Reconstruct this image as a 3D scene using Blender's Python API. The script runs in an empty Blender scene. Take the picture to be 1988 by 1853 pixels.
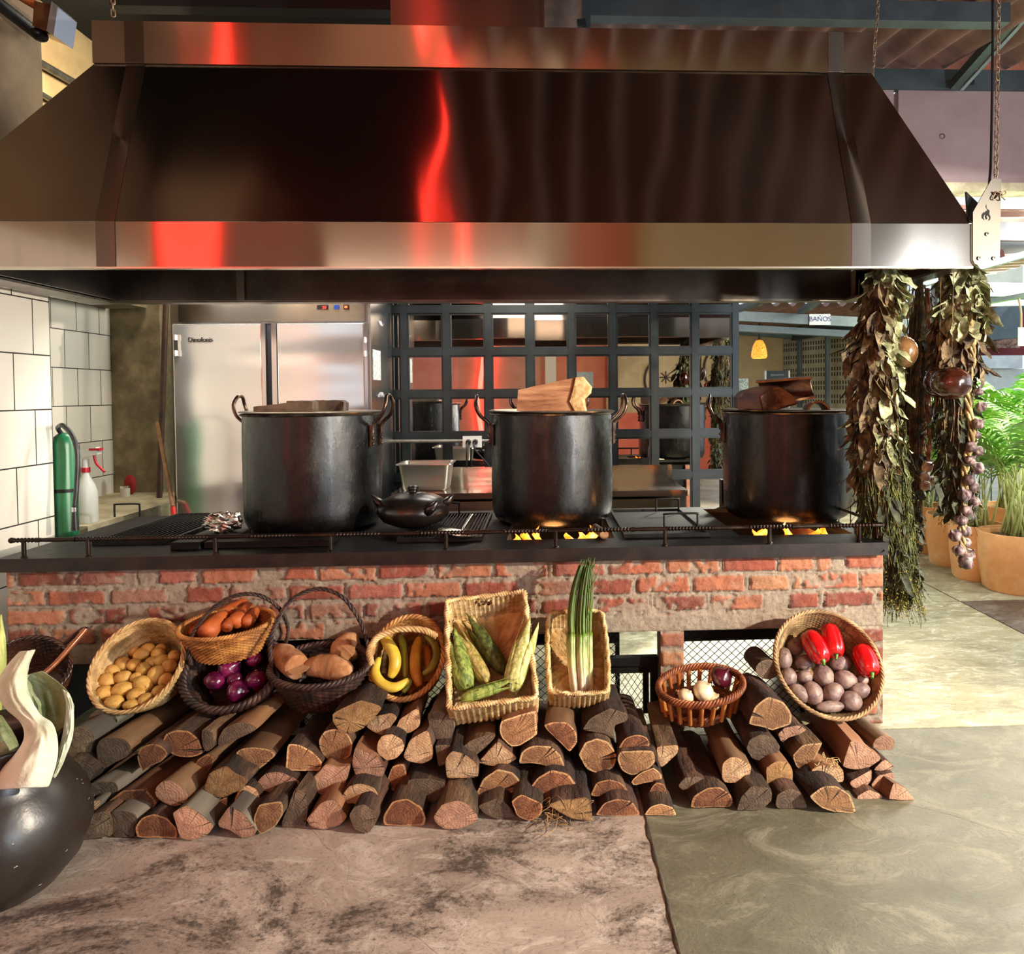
import bpy, bmesh, math, random
from mathutils import Vector, Matrix, noise, Euler
R = math.radians
random.seed(7)
SC = bpy.context.scene
COL = SC.collection
# ---------------------------------------------------------------- camera
IW, IH, FPX = 1988.0, 1853.0, 1400.0
CAM_POS = Vector((0, 0, 1.56))
YAW, PITCH, ROLL = 2.75, -1.5, 0.50
SHX, SHY = -0.0654, -0.0626
CM = Matrix.Rotation(R(-YAW), 3, 'Z') @ Matrix.Rotation(R(90 + PITCH), 3, 'X') @ Matrix.Rotation(R(-ROLL), 3, 'Z')
cd = bpy.data.cameras.new('camera'); cam = bpy.data.objects.new('camera', cd); COL.objects.link(cam)
cam.location = CAM_POS; cam.rotation_euler = CM.to_euler()
cd.sensor_width = 36; cd.sensor_fit = 'HORIZONTAL'; cd.lens = 36 * FPX / IW
cd.shift_x = SHX; cd.shift_y = SHY; cd.clip_start = 0.05; cd.clip_end = 200
SC.camera = cam
PPX, PPY = IW / 2 - SHX * IW, IH / 2 + SHY * IW
def ray(px, py):
    return CM @ Vector(((px - PPX) / FPX, -(py - PPY) / FPX, -1))
def P(px, py, Y):
    d = ray(px, py); return CAM_POS + d * (Y / d.y)
def PZ(px, py, Z=0.0):
    d = ray(px, py); return CAM_POS + d * ((Z - CAM_POS.z) / d.z)
def PX(px, py, X):
    d = ray(px, py); return CAM_POS + d * (X / d.x)
def proj(v):
    q = CM.transposed() @ (Vector(v) - CAM_POS)
    return (PPX + FPX * q.x / -q.z, PPY - FPX * q.y / -q.z)
# ---------------------------------------------------------------- mesh + material helpers
def V(*a): return Vector(a)
def rnd(a, b): return random.uniform(a, b)
class MB:
    def __init__(s): s.v = []; s.f = []; s.mi = []; s.col = None
    def add(s, vs, fs, M=None, mi=0):
        b = len(s.v)
        s.v += [M @ Vector(v) for v in vs] if M is not None else [Vector(v) for v in vs]
        s.f += [tuple(b + i for i in f) for f in fs]; s.mi += [mi] * len(fs)
        return s
    def box(s, a, b, M=None, mi=0):
        x0, y0, z0 = a; x1, y1, z1 = b
        vs = [(x0,y0,z0),(x1,y0,z0),(x1,y1,z0),(x0,y1,z0),(x0,y0,z1),(x1,y0,z1),(x1,y1,z1),(x0,y1,z1)]
        return s.add(vs, [(0,3,2,1),(4,5,6,7),(0,1,5,4),(1,2,6,5),(2,3,7,6),(3,0,4,7)], M, mi)
    def hexa(s, q0, q1, mi=0):          # two quads (4 corners each), joined
        return s.add(list(q0) + list(q1), [(3,2,1,0),(4,5,6,7),(0,1,5,4),(1,2,6,5),(2,3,7,6),(3,0,4,7)], None, mi)
    def bar(s, p, q, w, h, up=(0,0,1), mi=0):   # rectangular bar from p to q
        p, q, up = Vector(p), Vector(q), Vector(up)
        d = (q - p).normalized(); x = d.cross(up)
        if x.length < 1e-4: x = d.cross(Vector((0,1,0)))
        x.normalize(); y = x.cross(d)
        o = [x*(i*w/2) + y*(j*h/2) for i, j in ((-1,-1),(1,-1),(1,1),(-1,1))]
        return s.hexa([p + k for k in o], [q + k for k in o], mi)
    def tube(s, pts, r, n=8, cap=True, mi=0, closed=False, squash=None):
        pts = [Vector(p) for p in pts]; N = len(pts)
        rs = r if isinstance(r, (list, tuple)) else [r] * N
        b = len(s.v); prev = None
        for i, p in enumerate(pts):
            if closed: t = pts[(i+1) % N] - pts[i-1]
            else: t = pts[min(i+1, N-1)] - pts[max(i-1, 0)]
            if t.length < 1e-9: t = Vector((0,0,1))
            t.normalize()
            if prev is None:
                a = Vector((0,0,1)) if abs(t.z) < .9 else Vector((1,0,0))
                x = t.cross(a).normalized()
            else:
                x = prev - t * prev.dot(t)
                x = x.normalized() if x.length > 1e-6 else t.orthogonal().normalized()
            prev = x; y = t.cross(x)
            for k in range(n):
                a = 2*math.pi*k/n
                s.v.append(p + (x*math.cos(a) + y*math.sin(a)*(squash or 1)) * rs[i])
        m = N if closed else N - 1
        for i in range(m):
            j = (i+1) % N
            for k in range(n):
                l = (k+1) % n
                s.f.append((b+i*n+k, b+i*n+l, b+j*n+l, b+j*n+k)); s.mi.append(mi)
        if cap and not closed:
            s.f.append(tuple(b+k for k in reversed(range(n)))); s.mi.append(mi)
            s.f.append(tuple(b+(N-1)*n+k for k in range(n))); s.mi.append(mi)
        return s
    def lathe(s, prof, n=32, M=None, mi=0, cap0=False, cap1=False, sx=1, sy=1, disp=None):
        vs = []; fs = []; m = len(prof)
        for i, (r, z) in enumerate(prof):
            for k in range(n):
                a = 2*math.pi*k/n; rr = r
                if disp: rr = r + disp(a, z, i)
                vs.append((rr*math.cos(a)*sx, rr*math.sin(a)*sy, z))
        for i in range(m-1):
            for k in range(n):
                l = (k+1) % n
                fs.append((i*n+k, i*n+l, (i+1)*n+l, (i+1)*n+k))
        if cap0: fs.append(tuple(reversed(range(n))))
        if cap1: fs.append(tuple((m-1)*n+k for k in range(n)))
        return s.add(vs, fs, M, mi)
    def prism(s, poly, y0, y1, M=None, mi=0):    # poly in XZ, extruded along Y
        n = len(poly)
        vs = [(x, y0, z) for x, z in poly] + [(x, y1, z) for x, z in poly]
        fs = [tuple(range(n)), tuple(reversed(range(n, 2*n)))] + [(i, n+i, n+(i+1) % n, (i+1) % n) for i in range(n)]
        return s.add(vs, fs, M, mi)
    def ball(s, c, rx, ry=None, rz=None, nu=16, nv=10, M=None, disp=None, mi=0):
        ry = rx if ry is None else ry; rz = rx if rz is None else rz
        vs = []; fs = []; c = Vector(c)
        for j in range(nv+1):
            t = math.pi*j/nv
            for i in range(nu):
                a = 2*math.pi*i/nu
                d = Vector((math.sin(t)*math.cos(a), math.sin(t)*math.sin(a), math.cos(t)))
                q = Vector((d.x*rx, d.y*ry, d.z*rz))
                if disp: q = q * (1 + disp(d))
                vs.append(c + q)
        for j in range(nv):
            for i in range(nu):
                k = (i+1) % nu
                if j == 0: fs.append((0, (j+1)*nu+i, (j+1)*nu+k)) if True else None
                elif j == nv-1: fs.append((j*nu+i, nv*nu, j*nu+k))
                else: fs.append((j*nu+i, (j+1)*nu+i, (j+1)*nu+k, j*nu+k))
        return s.add(vs, fs, M, mi)
    def build(s, name, mats, parent=None, smooth=35, loc=None, cols=None, origin=None):
        me = bpy.data.meshes.new(name)
        vs = s.v
        if origin is not None:
            o_ = Vector(origin); vs = [v - o_ for v in vs]
        me.from_pydata([tuple(v) for v in vs], [], s.f)
        if not isinstance(mats, (list, tuple)): mats = [mats]
        for m in mats: me.materials.append(m)
        if len(mats) > 1: me.polygons.foreach_set('material_index', s.mi)
        if smooth:
            me.polygons.foreach_set('use_smooth', [True]*len(s.f))
            if smooth < 180: me.set_sharp_from_angle(angle=R(smooth))
        if cols is None and any('wk' in m for m in mats): cols = [(1, 1, 1)]*len(vs)
        if cols:
            ca = me.color_attributes.new('Col', 'FLOAT_COLOR', 'POINT')
            flat = []
            for c in cols: flat += [c[0], c[1], c[2], 1]
            ca.data.foreach_set('color', flat)
        me.update()
        o = bpy.data.objects.new(name, me); COL.objects.link(o)
        if parent: o.parent = parent
        if origin is not None: o.location = Vector(origin)
        elif loc is not None: o.location = loc
        return o
def tag(o, label, cat, group=None, kind=None):
    o['label'] = label; o['category'] = cat
    if group: o['group'] = group
    if kind: o['kind'] = kind
    return o
def struct(o):
    o['kind'] = 'structure'; return o
def empty(name, loc=(0,0,0), M=None):
    o = bpy.data.objects.new(name, None); COL.objects.link(o); o.empty_display_size = .05
    if M is not None: o.matrix_world = M
    else: o.location = loc
    return o
def put(o, M): o.matrix_world = M; return o
def copy_tree(o, parent=None):
    c = o.copy(); COL.objects.link(c)
    for k in ('label', 'category', 'group'):
        if k in c and parent is not None: del c[k]
    if parent: c.parent = parent; c.matrix_parent_inverse = o.matrix_parent_inverse.copy()
    for ch in list(o.children): copy_tree(ch, c)
    return c
def fr(o, x, y, z):                       # frame matrix from origin + axes
    x, y, z = Vector(x), Vector(y), Vector(z); o = Vector(o)
    return Matrix(((x.x,y.x,z.x,o.x),(x.y,y.y,z.y,o.y),(x.z,y.z,z.z,o.z),(0,0,0,1)))
def tilt_frame(c, elev, roll=0, yaw=0):
    """local z = opening direction: towards the viewer, raised by elev degrees; roll about it; yaw turns it to the side"""
    n = Vector((0, -math.cos(R(elev)), math.sin(R(elev)))); n = Matrix.Rotation(R(yaw), 3, 'Z') @ n
    x = Matrix.Rotation(R(yaw), 3, 'Z') @ Vector((1, 0, 0)); y = n.cross(x)
    r = Matrix.Rotation(R(roll), 3, n); return fr(c, r @ x, r @ y, n)
def catmull(pts, n=6, closed=False):
    pts = [Vector(p) for p in pts]; N = len(pts); out = []
    rng = range(N) if closed else range(N-1)
    for i in rng:
        g = (lambda j: pts[j % N]) if closed else (lambda j: pts[max(0, min(N-1, j))])
        p0, p1, p2, p3 = g(i-1), g(i), g(i+1), g(i+2)
        for k in range(n):
            t = k/n
            out.append(.5*((2*p1) + (p2-p0)*t + (2*p0-5*p1+4*p2-p3)*t*t + (3*p1-p0-3*p2+p3)*t**3))
    if not closed: out.append(pts[-1])
    return out
# ---- materials
MATS = {}
def srgb(h):
    if isinstance(h, str):
        c = [int(h[i:i+2], 16)/255 for i in (0, 2, 4)]
        return tuple(((x/12.92) if x <= .04045 else ((x+.055)/1.055)**2.4) for x in c) + (1,)
    return tuple(h) + ((1,) if len(h) == 3 else ())
class NT:
    def __init__(s, m): s.m = m; s.t = m.node_tree; s.n = s.t.nodes; s.l = s.t.links
    def new(s, typ, **kw):
        n = s.n.new(typ)
        for k, v in kw.items():
            if k.startswith('i_'):
                key = k[2:]; key = int(key) if key.isdigit() else key.replace('_', ' ')
                n.inputs[key].default_value = v
            else: setattr(n, k, v)
        return n
    def link(s, a, b): s.l.new(a, b)
    def coord(s, kind='Object', scale=(1,1,1), rand=True):
        tc = s.new('ShaderNodeTexCoord'); mp = s.new('ShaderNodeMapping'); s.link(tc.outputs[kind], mp.inputs[0])
        mp.inputs['Scale'].default_value = scale
        if rand:
            oi = s.new('ShaderNodeObjectInfo'); ml = s.new('ShaderNodeMath', operation='MULTIPLY'); ml.inputs[1].default_value = 37
            s.link(oi.outputs['Random'], ml.inputs[0]); s.link(ml.outputs[0], mp.inputs['Location'])
        return mp.outputs[0]
    def noise(s, vec, scale, detail=4, rough=.6, dist=0):
        n = s.new('ShaderNodeTexNoise'); s.link(vec, n.inputs['Vector'])
        n.inputs['Scale'].default_value = scale; n.inputs['Detail'].default_value = detail
        n.inputs['Roughness'].default_value = rough; n.inputs['Distortion'].default_value = dist
        return n.outputs['Fac']
    def ramp(s, fac, stops, interp='LINEAR'):
        r = s.new('ShaderNodeValToRGB'); s.link(fac, r.inputs[0]); cr = r.color_ramp; cr.interpolation = interp
        while len(cr.elements) < len(stops): cr.elements.new(.5)
        for e, (p, c) in zip(cr.elements, stops): e.position = p; e.color = srgb(c) if not isinstance(c, (int, float)) else (c, c, c, 1)
        return r.outputs[0]
    def mix(s, fac, a, b, mode='MIX'):
        n = s.new('ShaderNodeMix', data_type='RGBA', blend_type=mode)
        for sock, v in ((n.inputs[0], fac), (n.inputs[6], a), (n.inputs[7], b)):
            if hasattr(v, 'is_output'): s.link(v, sock)
            else: sock.default_value = v if isinstance(v, (int, float)) else srgb(v)
        return n.outputs[2]
    def math(s, op, a, b=0.0, clamp=False):
        n = s.new('ShaderNodeMath', operation=op); n.use_clamp = clamp
        for sock, v in ((n.inputs[0], a), (n.inputs[1], b)):
            if hasattr(v, 'is_output'): s.link(v, sock)
            else: sock.default_value = v
        return n.outputs[0]
    def bump(s, h, strength=.3, dist=.01, prev=None):
        b = s.new('ShaderNodeBump'); b.inputs['Strength'].default_value = strength; b.inputs['Distance'].default_value = dist
        s.link(h, b.inputs['Height'])
        if prev is not None: s.link(prev, b.inputs['Normal'])
        return b.outputs[0]
def newmat(name):
    m = bpy.data.materials.new(name); m.use_nodes = True
    nt = NT(m); bs = [n for n in nt.n if n.type == 'BSDF_PRINCIPLED'][0]
    return m, nt, bs
def mat(name, c1, c2=None, scale=8, rough=.6, metal=0, bump=0, bscale=40, bdist=.005, stops=None, stretch=(1,1,1), c3=None, spec=.5, rvar=0, vary=0, coat=0, trans=0, emit=None, estr=0, detail=5, sss=0, alpha=1):
    if name in MATS: return MATS[name]
    m, nt, bs = newmat(name); MATS[name] = m
    bs.inputs['Roughness'].default_value = rough; bs.inputs['Metallic'].default_value = metal
    bs.inputs['Specular IOR Level'].default_value = spec
    vec = nt.coord('Object', stretch)
    if c2 is None: bs.inputs['Base Color'].default_value = srgb(c1); col = None
    else:
        f = nt.noise(vec, scale, detail)
        st = stops or (.38, .62)
        cs = [(st[0], c1), (st[1], c2)]
        if c3: cs = [(st[0], c1), ((st[0]+st[1])/2, c3), (st[1], c2)]
        col = nt.ramp(f, cs)
    if vary:
        oi = nt.new('ShaderNodeObjectInfo'); hs = nt.new('ShaderNodeHueSaturation')
        v = nt.math('MULTIPLY_ADD', oi.outputs['Random'], vary); nt.n[-1].inputs[2].default_value = 1 - vary/2
        nt.link(v, hs.inputs['Value'])
        h = nt.math('MULTIPLY_ADD', oi.outputs['Random'], vary*.06); nt.n[-1].inputs[2].default_value = .5 - vary*.03
        nt.link(h, hs.inputs['Hue'])
        if col is not None: nt.link(col, hs.inputs['Color'])
        else: hs.inputs['Color'].default_value = srgb(c1)
        col = hs.outputs[0]
    if col is not None: nt.link(col, bs.inputs['Base Color'])
    if bump: nt.link(nt.bump(nt.noise(vec, bscale, 6, .65), bump, bdist), bs.inputs['Normal'])
    if rvar:
        r = nt.noise(vec, scale*1.7, 4); rr = nt.math('MULTIPLY_ADD', r, rvar*2); nt.n[-1].inputs[2].default_value = rough - rvar
        nt.link(rr, bs.inputs['Roughness'])
    if coat: bs.inputs['Coat Weight'].default_value = coat; bs.inputs['Coat Roughness'].default_value = .15
    if trans: bs.inputs['Transmission Weight'].default_value = trans
    if sss: bs.inputs['Subsurface Weight'].default_value = sss; bs.inputs['Subsurface Scale'].default_value = .01
    if emit: bs.inputs['Emission Color'].default_value = srgb(emit); bs.inputs['Emission Strength'].default_value = estr
    if alpha < 1: bs.inputs['Alpha'].default_value = alpha
    return m
# ---------------------------------------------------------------- light
w = bpy.data.worlds.new('world'); SC.world = w; w.use_nodes = True
w.node_tree.nodes['Background'].inputs[0].default_value = (.80, .90, 1.0, 1)
w.node_tree.nodes['Background'].inputs[1].default_value = 1.0
SC.view_settings.view_transform = 'Standard'; SC.view_settings.look = 'None'
SC.view_settings.gamma = 1; SC.view_settings.use_curve_mapping = False
SC.view_settings.exposure = 0.30
try:
    SC.cycles.use_denoising = True; SC.cycles.max_bounces = 8; SC.cycles.transparent_max_bounces = 24
    SC.cycles.sample_clamp_indirect = 6; SC.cycles.caustics_reflective = False; SC.cycles.caustics_refractive = False
except Exception: pass
def light(name, kind, loc, target, energy, col, size=1, size_y=None, spot=60, blend=.5):
    ld = bpy.data.lights.new(name, kind); ld.energy = energy; ld.color = col
    if kind == 'AREA':
        ld.size = size
        if size_y: ld.shape = 'RECTANGLE'; ld.size_y = size_y
    elif kind == 'SPOT': ld.spot_size = R(spot); ld.spot_blend = blend; ld.shadow_soft_size = size
    else: ld.shadow_soft_size = size
    o = bpy.data.objects.new(name, ld); COL.objects.link(o); o.location = loc
    o.rotation_euler = (Vector(target) - Vector(loc)).to_track_quat('-Z', 'Y').to_euler()
    return o
# daylight that comes in through the open front right of the patio
light('daylight_front', 'AREA', (4.5, -1.9, 1.45), (0.0, 3.6, 1.0), 150, (.82, .91, 1.0), .28, 2.5)
# warm lamp on the produce, low and from the right
light('produce_spot', 'SPOT', (3.75, .95, 2.05), (-.4, 3.1, .35), 1250, (1, .86, .69), .05, spot=84)
light('recess_fill_spot', 'SPOT', (2.0, .1, 1.98), (-3.75, 5.75, 1.25), 420, (1, .94, .80), .05, spot=13, blend=.2)  # added spot that brightens the tiled recess from across the room
light('front_fill', 'AREA', (-1.2, -2.85, 2.72), (-1.0, 1.0, .8), 22, (1, .80, .62), 2.6, .25)  # unseen fill light added behind the viewer for the tiles
light('front_wall_fill', 'SPOT', (-1.2, -.6, 7.3), (-1.2, -3.1, 5.4), 260, (1, .84, .66), .05, spot=120, blend=.8)  # added to brighten the front wall that the upper hood band reflects
# sky light of the garden behind, on the right
light('garden_light', 'AREA', (4.7, 6.9, 2.95), (3.2, 5.4, 0), 1000, (1, .97, .84), 1.6)
light('patio_daylight', 'AREA', (8.2, 2.6, 2.2), (0, 4.0, 1.6), 70, (.93, .97, 1.0), 4.0, 3.0)
light('kitchen_floor_light', 'SPOT', (2.6, 7.0, 2.3), (.3, 4.2, 0), 1900, (1, .96, .80), .3, spot=34, blend=.6)
light('kitchen_fill', 'AREA', (-.2, 4.85, 2.9), (-.2, 4.9, 0), 50, (1, .93, .82), .8)  # unseen fill added to brighten the kitchen and the refrigerator
light('fridge_fill', 'AREA', (-1.9, 4.74, 2.5), (-2.0, 5.1, 0), 30, (1, .97, .92), 1.2, .12)  # added strip, hidden by the hood, to brighten the refrigerator front
light('corner_fill', 'AREA', (-2.5, 5.4, 4.0), (-3.75, 4.9, 3.2), 45, (1, .86, .62), .5)  # fill added to brighten the beige wall above the recess
light('patio_fill', 'AREA', (3.25, 4.7, 2.95), (2.9, 5.9, .2), 85, (1, .98, .92), 1.2)  # fill added for the terracotta pots and palms
light('roof_fill', 'SPOT', (3.6, 4.2, 1.7), (2.6, 5.3, 4.0), 60, (.95, .92, 1.0), .4, spot=95, blend=.8)  # spot added below, aimed up to brighten the roof and beams
light('shed_lamp', 'AREA', (2.2, 9.6, 2.9), (2.2, 10.9, 1.2), 60, (1, .86, .62), 1.0)
# ---------------------------------------------------------------- setting: floor, walls, roof
def floor_mat(name, a, b, c, stain, light_, sc=1.0, stain_amt=.8, rough=.45, stretch=(1, 1.5, 1)):
    m, nt, bs = newmat(name)
    v = nt.coord('Object', (1, 1, 1), rand=False); vs = nt.coord('Object', stretch, rand=False)
    n1 = nt.noise(v, 1.1*sc, 9, .66, 1.0); n2 = nt.noise(vs, 4.5*sc, 10, .75, 1.4); n3 = nt.noise(v, 60, 5, .7); n4 = nt.noise(vs, 1.9*sc, 11, .78, .5)
    col = nt.ramp(n1, [(.34, a), (.5, b), (.66, c)])
    col = nt.mix(nt.math('MULTIPLY', nt.ramp(n2, [(.50, 0.0), (.60, 1.0)]), .55), col, light_)
    st = nt.ramp(nt.math('ADD', nt.math('MULTIPLY', n4, .75), nt.math('MULTIPLY', n3, .25)), [(.50, 0.0), (.58, 1.0)])
    col = nt.mix(nt.math('MULTIPLY', st, stain_amt), col, stain)
    col = nt.mix(nt.math('MULTIPLY', nt.ramp(n3, [(.36, 1.0), (.46, 0.0)]), .35), col, stain)
    vo = nt.new('ShaderNodeTexWave', wave_type='BANDS', bands_direction='DIAGONAL'); nt.link(v, vo.inputs['Vector']); vo.inputs['Scale'].default_value = .35; vo.inputs['Distortion'].default_value = 9; vo.inputs['Detail'].default_value = 4; vo.inputs['Detail Scale'].default_value = .9
    cr = nt.ramp(nt.math('ABSOLUTE', nt.math('SUBTRACT', vo.outputs['Fac'], .5)), [(.0, 1.0), (.007, 0.0)]); gate = nt.ramp(n1, [(.52, 0.0), (.56, 1.0)])
    col = nt.mix(nt.math('MULTIPLY', nt.math('MULTIPLY', cr, gate), .7), col, '2a2520')
    nt.link(col, bs.inputs['Base Color'])
    rr = nt.ramp(n2, [(.3, rough - .14), (.7, rough + .14)]); nt.link(rr, bs.inputs['Roughness'])
    h = nt.math('ADD', nt.math('MULTIPLY', n2, .9), nt.math('MULTIPLY', n3, .3))
    nt.link(nt.bump(h, .45, .02), bs.inputs['Normal'])
    return m
FL_L = floor_mat('floor_left_mat', '93857a', 'ab9c8f', 'c4b5a6', '352e29', 'd8cdc0', 1.0, .85)
FL_R = floor_mat('floor_right_mat', '5a5848', '676553', '767461', '3c3a2e', '8e8b76', .8, .35, rough=.5)
FL_B = floor_mat('floor_back_mat', '8c8868', '9f9b7a', 'b5b192', '5e5b42', 'dedcc6', 1.3, .5, rough=.42, stretch=(1,2.2,1))
FL_D = floor_mat('floor_dark_mat', '4a443c', '59524a', '6c655c', '2e2a26', '8d867e', 1.2, .5, rough=.3)
JOINT = mat('floor_joint_mat', '2d2822', '4a4338', rough=.9, bump=.4)
jA, jB = PZ(1255, 1590), PZ(1320, 1853)
dj = (jB - jA).normalized(); jT = jA + dj * -((jA.y - 3.05) / dj.y) if False else jA - dj * ((jA.y - 3.05) / -dj.y) * -1
def at_y(y): return jA + (jB - jA) * ((y - jA.y) / (jB.y - jA.y))
yb = PZ(1850, 1412).y
def slab(name, pts, m, z=0.0, th=.12):
    mb = MB(); n = len(pts)
    mb.add([(p[0], p[1], z) for p in pts] + [(p[0], p[1], z - th) for p in pts], [tuple(range(n)), tuple(reversed(range(n, 2*n)))] + [(i, n+i, n+(i+1) % n, (i+1) % n) for i in range(n)])
    return struct(mb.build(name, m, smooth=0))
e1, e2 = at_y(yb), at_y(-6)
slab('floor', [(-9, -6), (e2.x - .004, -6), (e1.x - .004, yb), (-9, yb)], FL_L)
slab('floor', [(e2.x + .004, -6), (9, -6), (9, yb - .006), (e1.x + .004, yb - .006)], FL_R)
cA, cB, cC = PZ(1775, 1122), PZ(1872, 1168), PZ(1988, 1232)
yc = PZ(1850, 1168).y
dd = (cC - cA).normalized()
far = cA - dd * ((9.5 - cA.y) / -dd.y) * -1 if False else cA + (cA - cC) * ((9.5 - cA.y) / (cA.y - cC.y))
mid = cA + (cC - cA) * ((yc - cA.y) / (cC.y - cA.y)); nearp = cA + (cC - cA) * ((yb + .01 - cA.y) / (cC.y - cA.y))
slab('floor', [(-9, yb + .004), (nearp.x, yb + .004), (mid.x - .006, yc - .006), (-9, yc - .006)], FL_B)
slab('floor', [(nearp.x + .012, yb + .004), (9, yb + .004), (9, yc - .006), (mid.x + .006, yc - .006)], FL_D)
slab('floor', [(-9, yc + .003), (mid.x - .01, yc + .003), (far.x - .01, 9.5), (-9, 9.5)], FL_D if False else FL_B)
slab('floor', [(mid.x + .004, yc + .003), (9, yc + .003), (9, 14), (-9, 14), (-9, 9.51), (far.x, 9.51)], FL_B)
slab('floor', [(-12, -8), (12, -8), (12, 16), (-12, 16)], JOINT, z=-.004)
# rough mortar strip along the joint in the foreground
mb = MB(); N = 60; rows = []
for i in range(N + 1):
    y = yb - .02 - i * (yb - .55) / N; c = at_y(y)
    wl = .003 + .011*abs(noise.noise(Vector((i*.35, 0, 1)))) * (1 + 1.2*(i > 12 and i < 34)); wr = .003 + .007*abs(noise.noise(Vector((i*.4, 5, 2))))
    for k, xx in enumerate((-wl, -wl*.4, 0, wr*.5, wr)):
        mb.v.append(Vector((c.x + xx, y, .001 + (.004 + .004*noise.noise(Vector((i*.9, k, 3)))) * (1 if 0 < k < 4 else 0))))
for i in range(N):
    for k in range(4): mb.f.append((i*5+k, i*5+k+1, (i+1)*5+k+1, (i+1)*5+k)); mb.mi.append(0)
o = mb.build('floor_joint', mat('joint_mortar', '5b5142', '3a332a', 14, .95, bump=.8, bscale=60), smooth=180); struct(o)

# ---- walls
def tile_mat(name, th, tw, col, grout, axis='YZ', off=.5):
    m, nt, bs = newmat(name)
    tc = nt.new('ShaderNodeTexCoord'); sp = nt.new('ShaderNodeSeparateXYZ'); nt.link(tc.outputs['Object'], sp.inputs[0])
    cb = nt.new('ShaderNodeCombineXYZ'); nt.link(sp.outputs['Y' if axis == 'YZ' else 'X'], cb.inputs[0]); nt.link(sp.outputs['Z'], cb.inputs[1])
    br = nt.new('ShaderNodeTexBrick'); nt.link(cb.outputs[0], br.inputs['Vector'])
    br.inputs['Scale'].default_value = 1; br.inputs['Brick Width'].default_value = tw; br.inputs['Row Height'].default_value = th
    br.inputs['Mortar Size'].default_value = .004; br.inputs['Mortar Smooth'].default_value = .2; br.offset = off
    br.inputs['Color1'].default_value = srgb(col); br.inputs['Color2'].default_value = srgb(col); br.inputs['Mortar'].default_value = srgb(grout)
    nt.link(br.outputs['Color'], bs.inputs['Base Color'])
    vec = nt.coord('Object'); n = nt.noise(vec, 22, 2)
    rr = nt.ramp(br.outputs['Fac'], [(0, .16), (1, .8)]); nt.link(rr, bs.inputs['Roughness'])
    h = nt.math('SUBTRACT', nt.math('MULTIPLY', n, .12), br.outputs['Fac'])
    nt.link(nt.bump(h, .5, .006), bs.inputs['Normal']); return m
TILE = tile_mat('white_wall_tiles', .30, .30, 'd9d4c8', '1d1a17')
PLB = mat('beige_plaster', 'a98f66', 'c2a97c', 2.5, .9, bump=.25, bscale=18)
PLK = mat('brown_plaster', '6e5a44', '8a7456', 2, .85, bump=.2, bscale=18)
CONC = mat('raw_concrete', '6b604a', '94876a', 5, .95, bump=.7, bscale=25, bdist=.01, c3='7d7156')
CONCL = mat('light_concrete', '9a8f72', 'c0b596', 6, .95, bump=.8, bscale=30, bdist=.01)
XW = -2.76; YE = PX(100, 800, XW).y
def wall(name, a, b, m): return struct(MB().box(a, b).build(name, m, smooth=0))
wall('wall_left', (XW - .16, 1.2, 0), (XW, YE, 2.45), TILE)
wall('wall_left', (XW - .16, 1.1, 0), (XW, 1.2, 4.4), PLB)
wall('wall_left_far', (-6.6, -3.3, 0), (-6.4, 1.3, 7.5), PLB)
wall('wall_left_far', (-6.4, 1.1, 0), (XW-.16, 1.2, 7.5), PLB)
wall('wall_left', (XW - .16, 1.2, 2.45), (XW, YE, 4.4), PLK)
wall('trim_left', (XW - .17, YE, 0), (XW - .004, YE + .012, 2.45), mat('black_edge', '1a1815', rough=.6))
XR = -3.75
wall('wall_left_recess', (XR - .1, YE - .3, 0), (XR, 6.45, 2.35), TILE)
wall('wall_left_recess', (XR - .1, YE - .3, 2.35), (XR, 7.6, 4.6), PLB)
wall('wall_return', (XR, YE - .3, 0), (XW - .16, YE - .28, 4.4), PLK)
wall('lintel', (XR, YE + .1, 2.33), (XR + .35, 6.4, 2.50), CONC)
wall('column', (XR, 6.45, 0), (XR + .42, 6.8, 4.4), CONC)
wall('wall_back', (XR, 6.8, 0), (-1.2, 6.95, 4.4), mat('dark_back_plaster', '5a4e3e', '73644e', 3, .9, bump=.3))
wall('ledge', (XR, YE + .6, 0), (XR + .8, 6.45, .735), CONCL)
wall('ledge', (XR + .8, 5.2, 0), (XR + 1.2, 6.45, .6), TILE)
# behind the viewer: painted walls, ceiling
RED = mat('red_painted_wall', 'c4563c', 'd06a4c', 3, .8, bump=.1)
PINK = mat('tan_painted_wall', 'a98266', 'b9937a', 2, .85, bump=.1)
wall('wall_front', (-6.4, -3.3, 0), (.2, -3.1, 1.35), PINK)
wall('wall_front', (-6.4, -3.3, 2.35), (.2, -3.1, 7.5), PINK)
wall('wall_front', (-3.1, -3.3, 1.35), (-1.7, -3.1, 2.35), mat('salmon_wall', 'c98878', 'd49a88', 2, .85))
wall('wall_front', (-1.7, -3.3, 1.35), (.2, -3.1, 2.35), PINK)
wall('window_post', (-4.9, -3.28, 1.35), (-4.78, -3.12, 2.35), PINK)
wall('wall_front', (.2, -3.3, 0), (1.9, -3.1, 1.25), RED)
wall('wall_front', (.2, -3.3, 1.25), (1.2, -3.1, 7.5), mat('orange_painted_wall', 'c26a48', 'cc7a58', 3, .8))
wall('wall_front', (1.2, -3.3, 1.25), (1.9, -3.1, 7.5), PLB)
wall('wall_front_post', (.0, -3.1, 0), (.22, -2.9, 7.4), mat('cream_post', 'd8cdb4', rough=.8))
wall('wall_front_post', (1.2, -3.1, 0), (1.42, -2.95, 7.4), mat('wood_post', 'a07a48', 'b8925c', 6, .7))
wall('wall_front', (1.9, -3.3, 1.3), (4.4, -3.1, 7.5), PLB)
wall('wall_front', (1.9, -3.3, 0), (4.4, -3.1, 1.3), RED)
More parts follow.
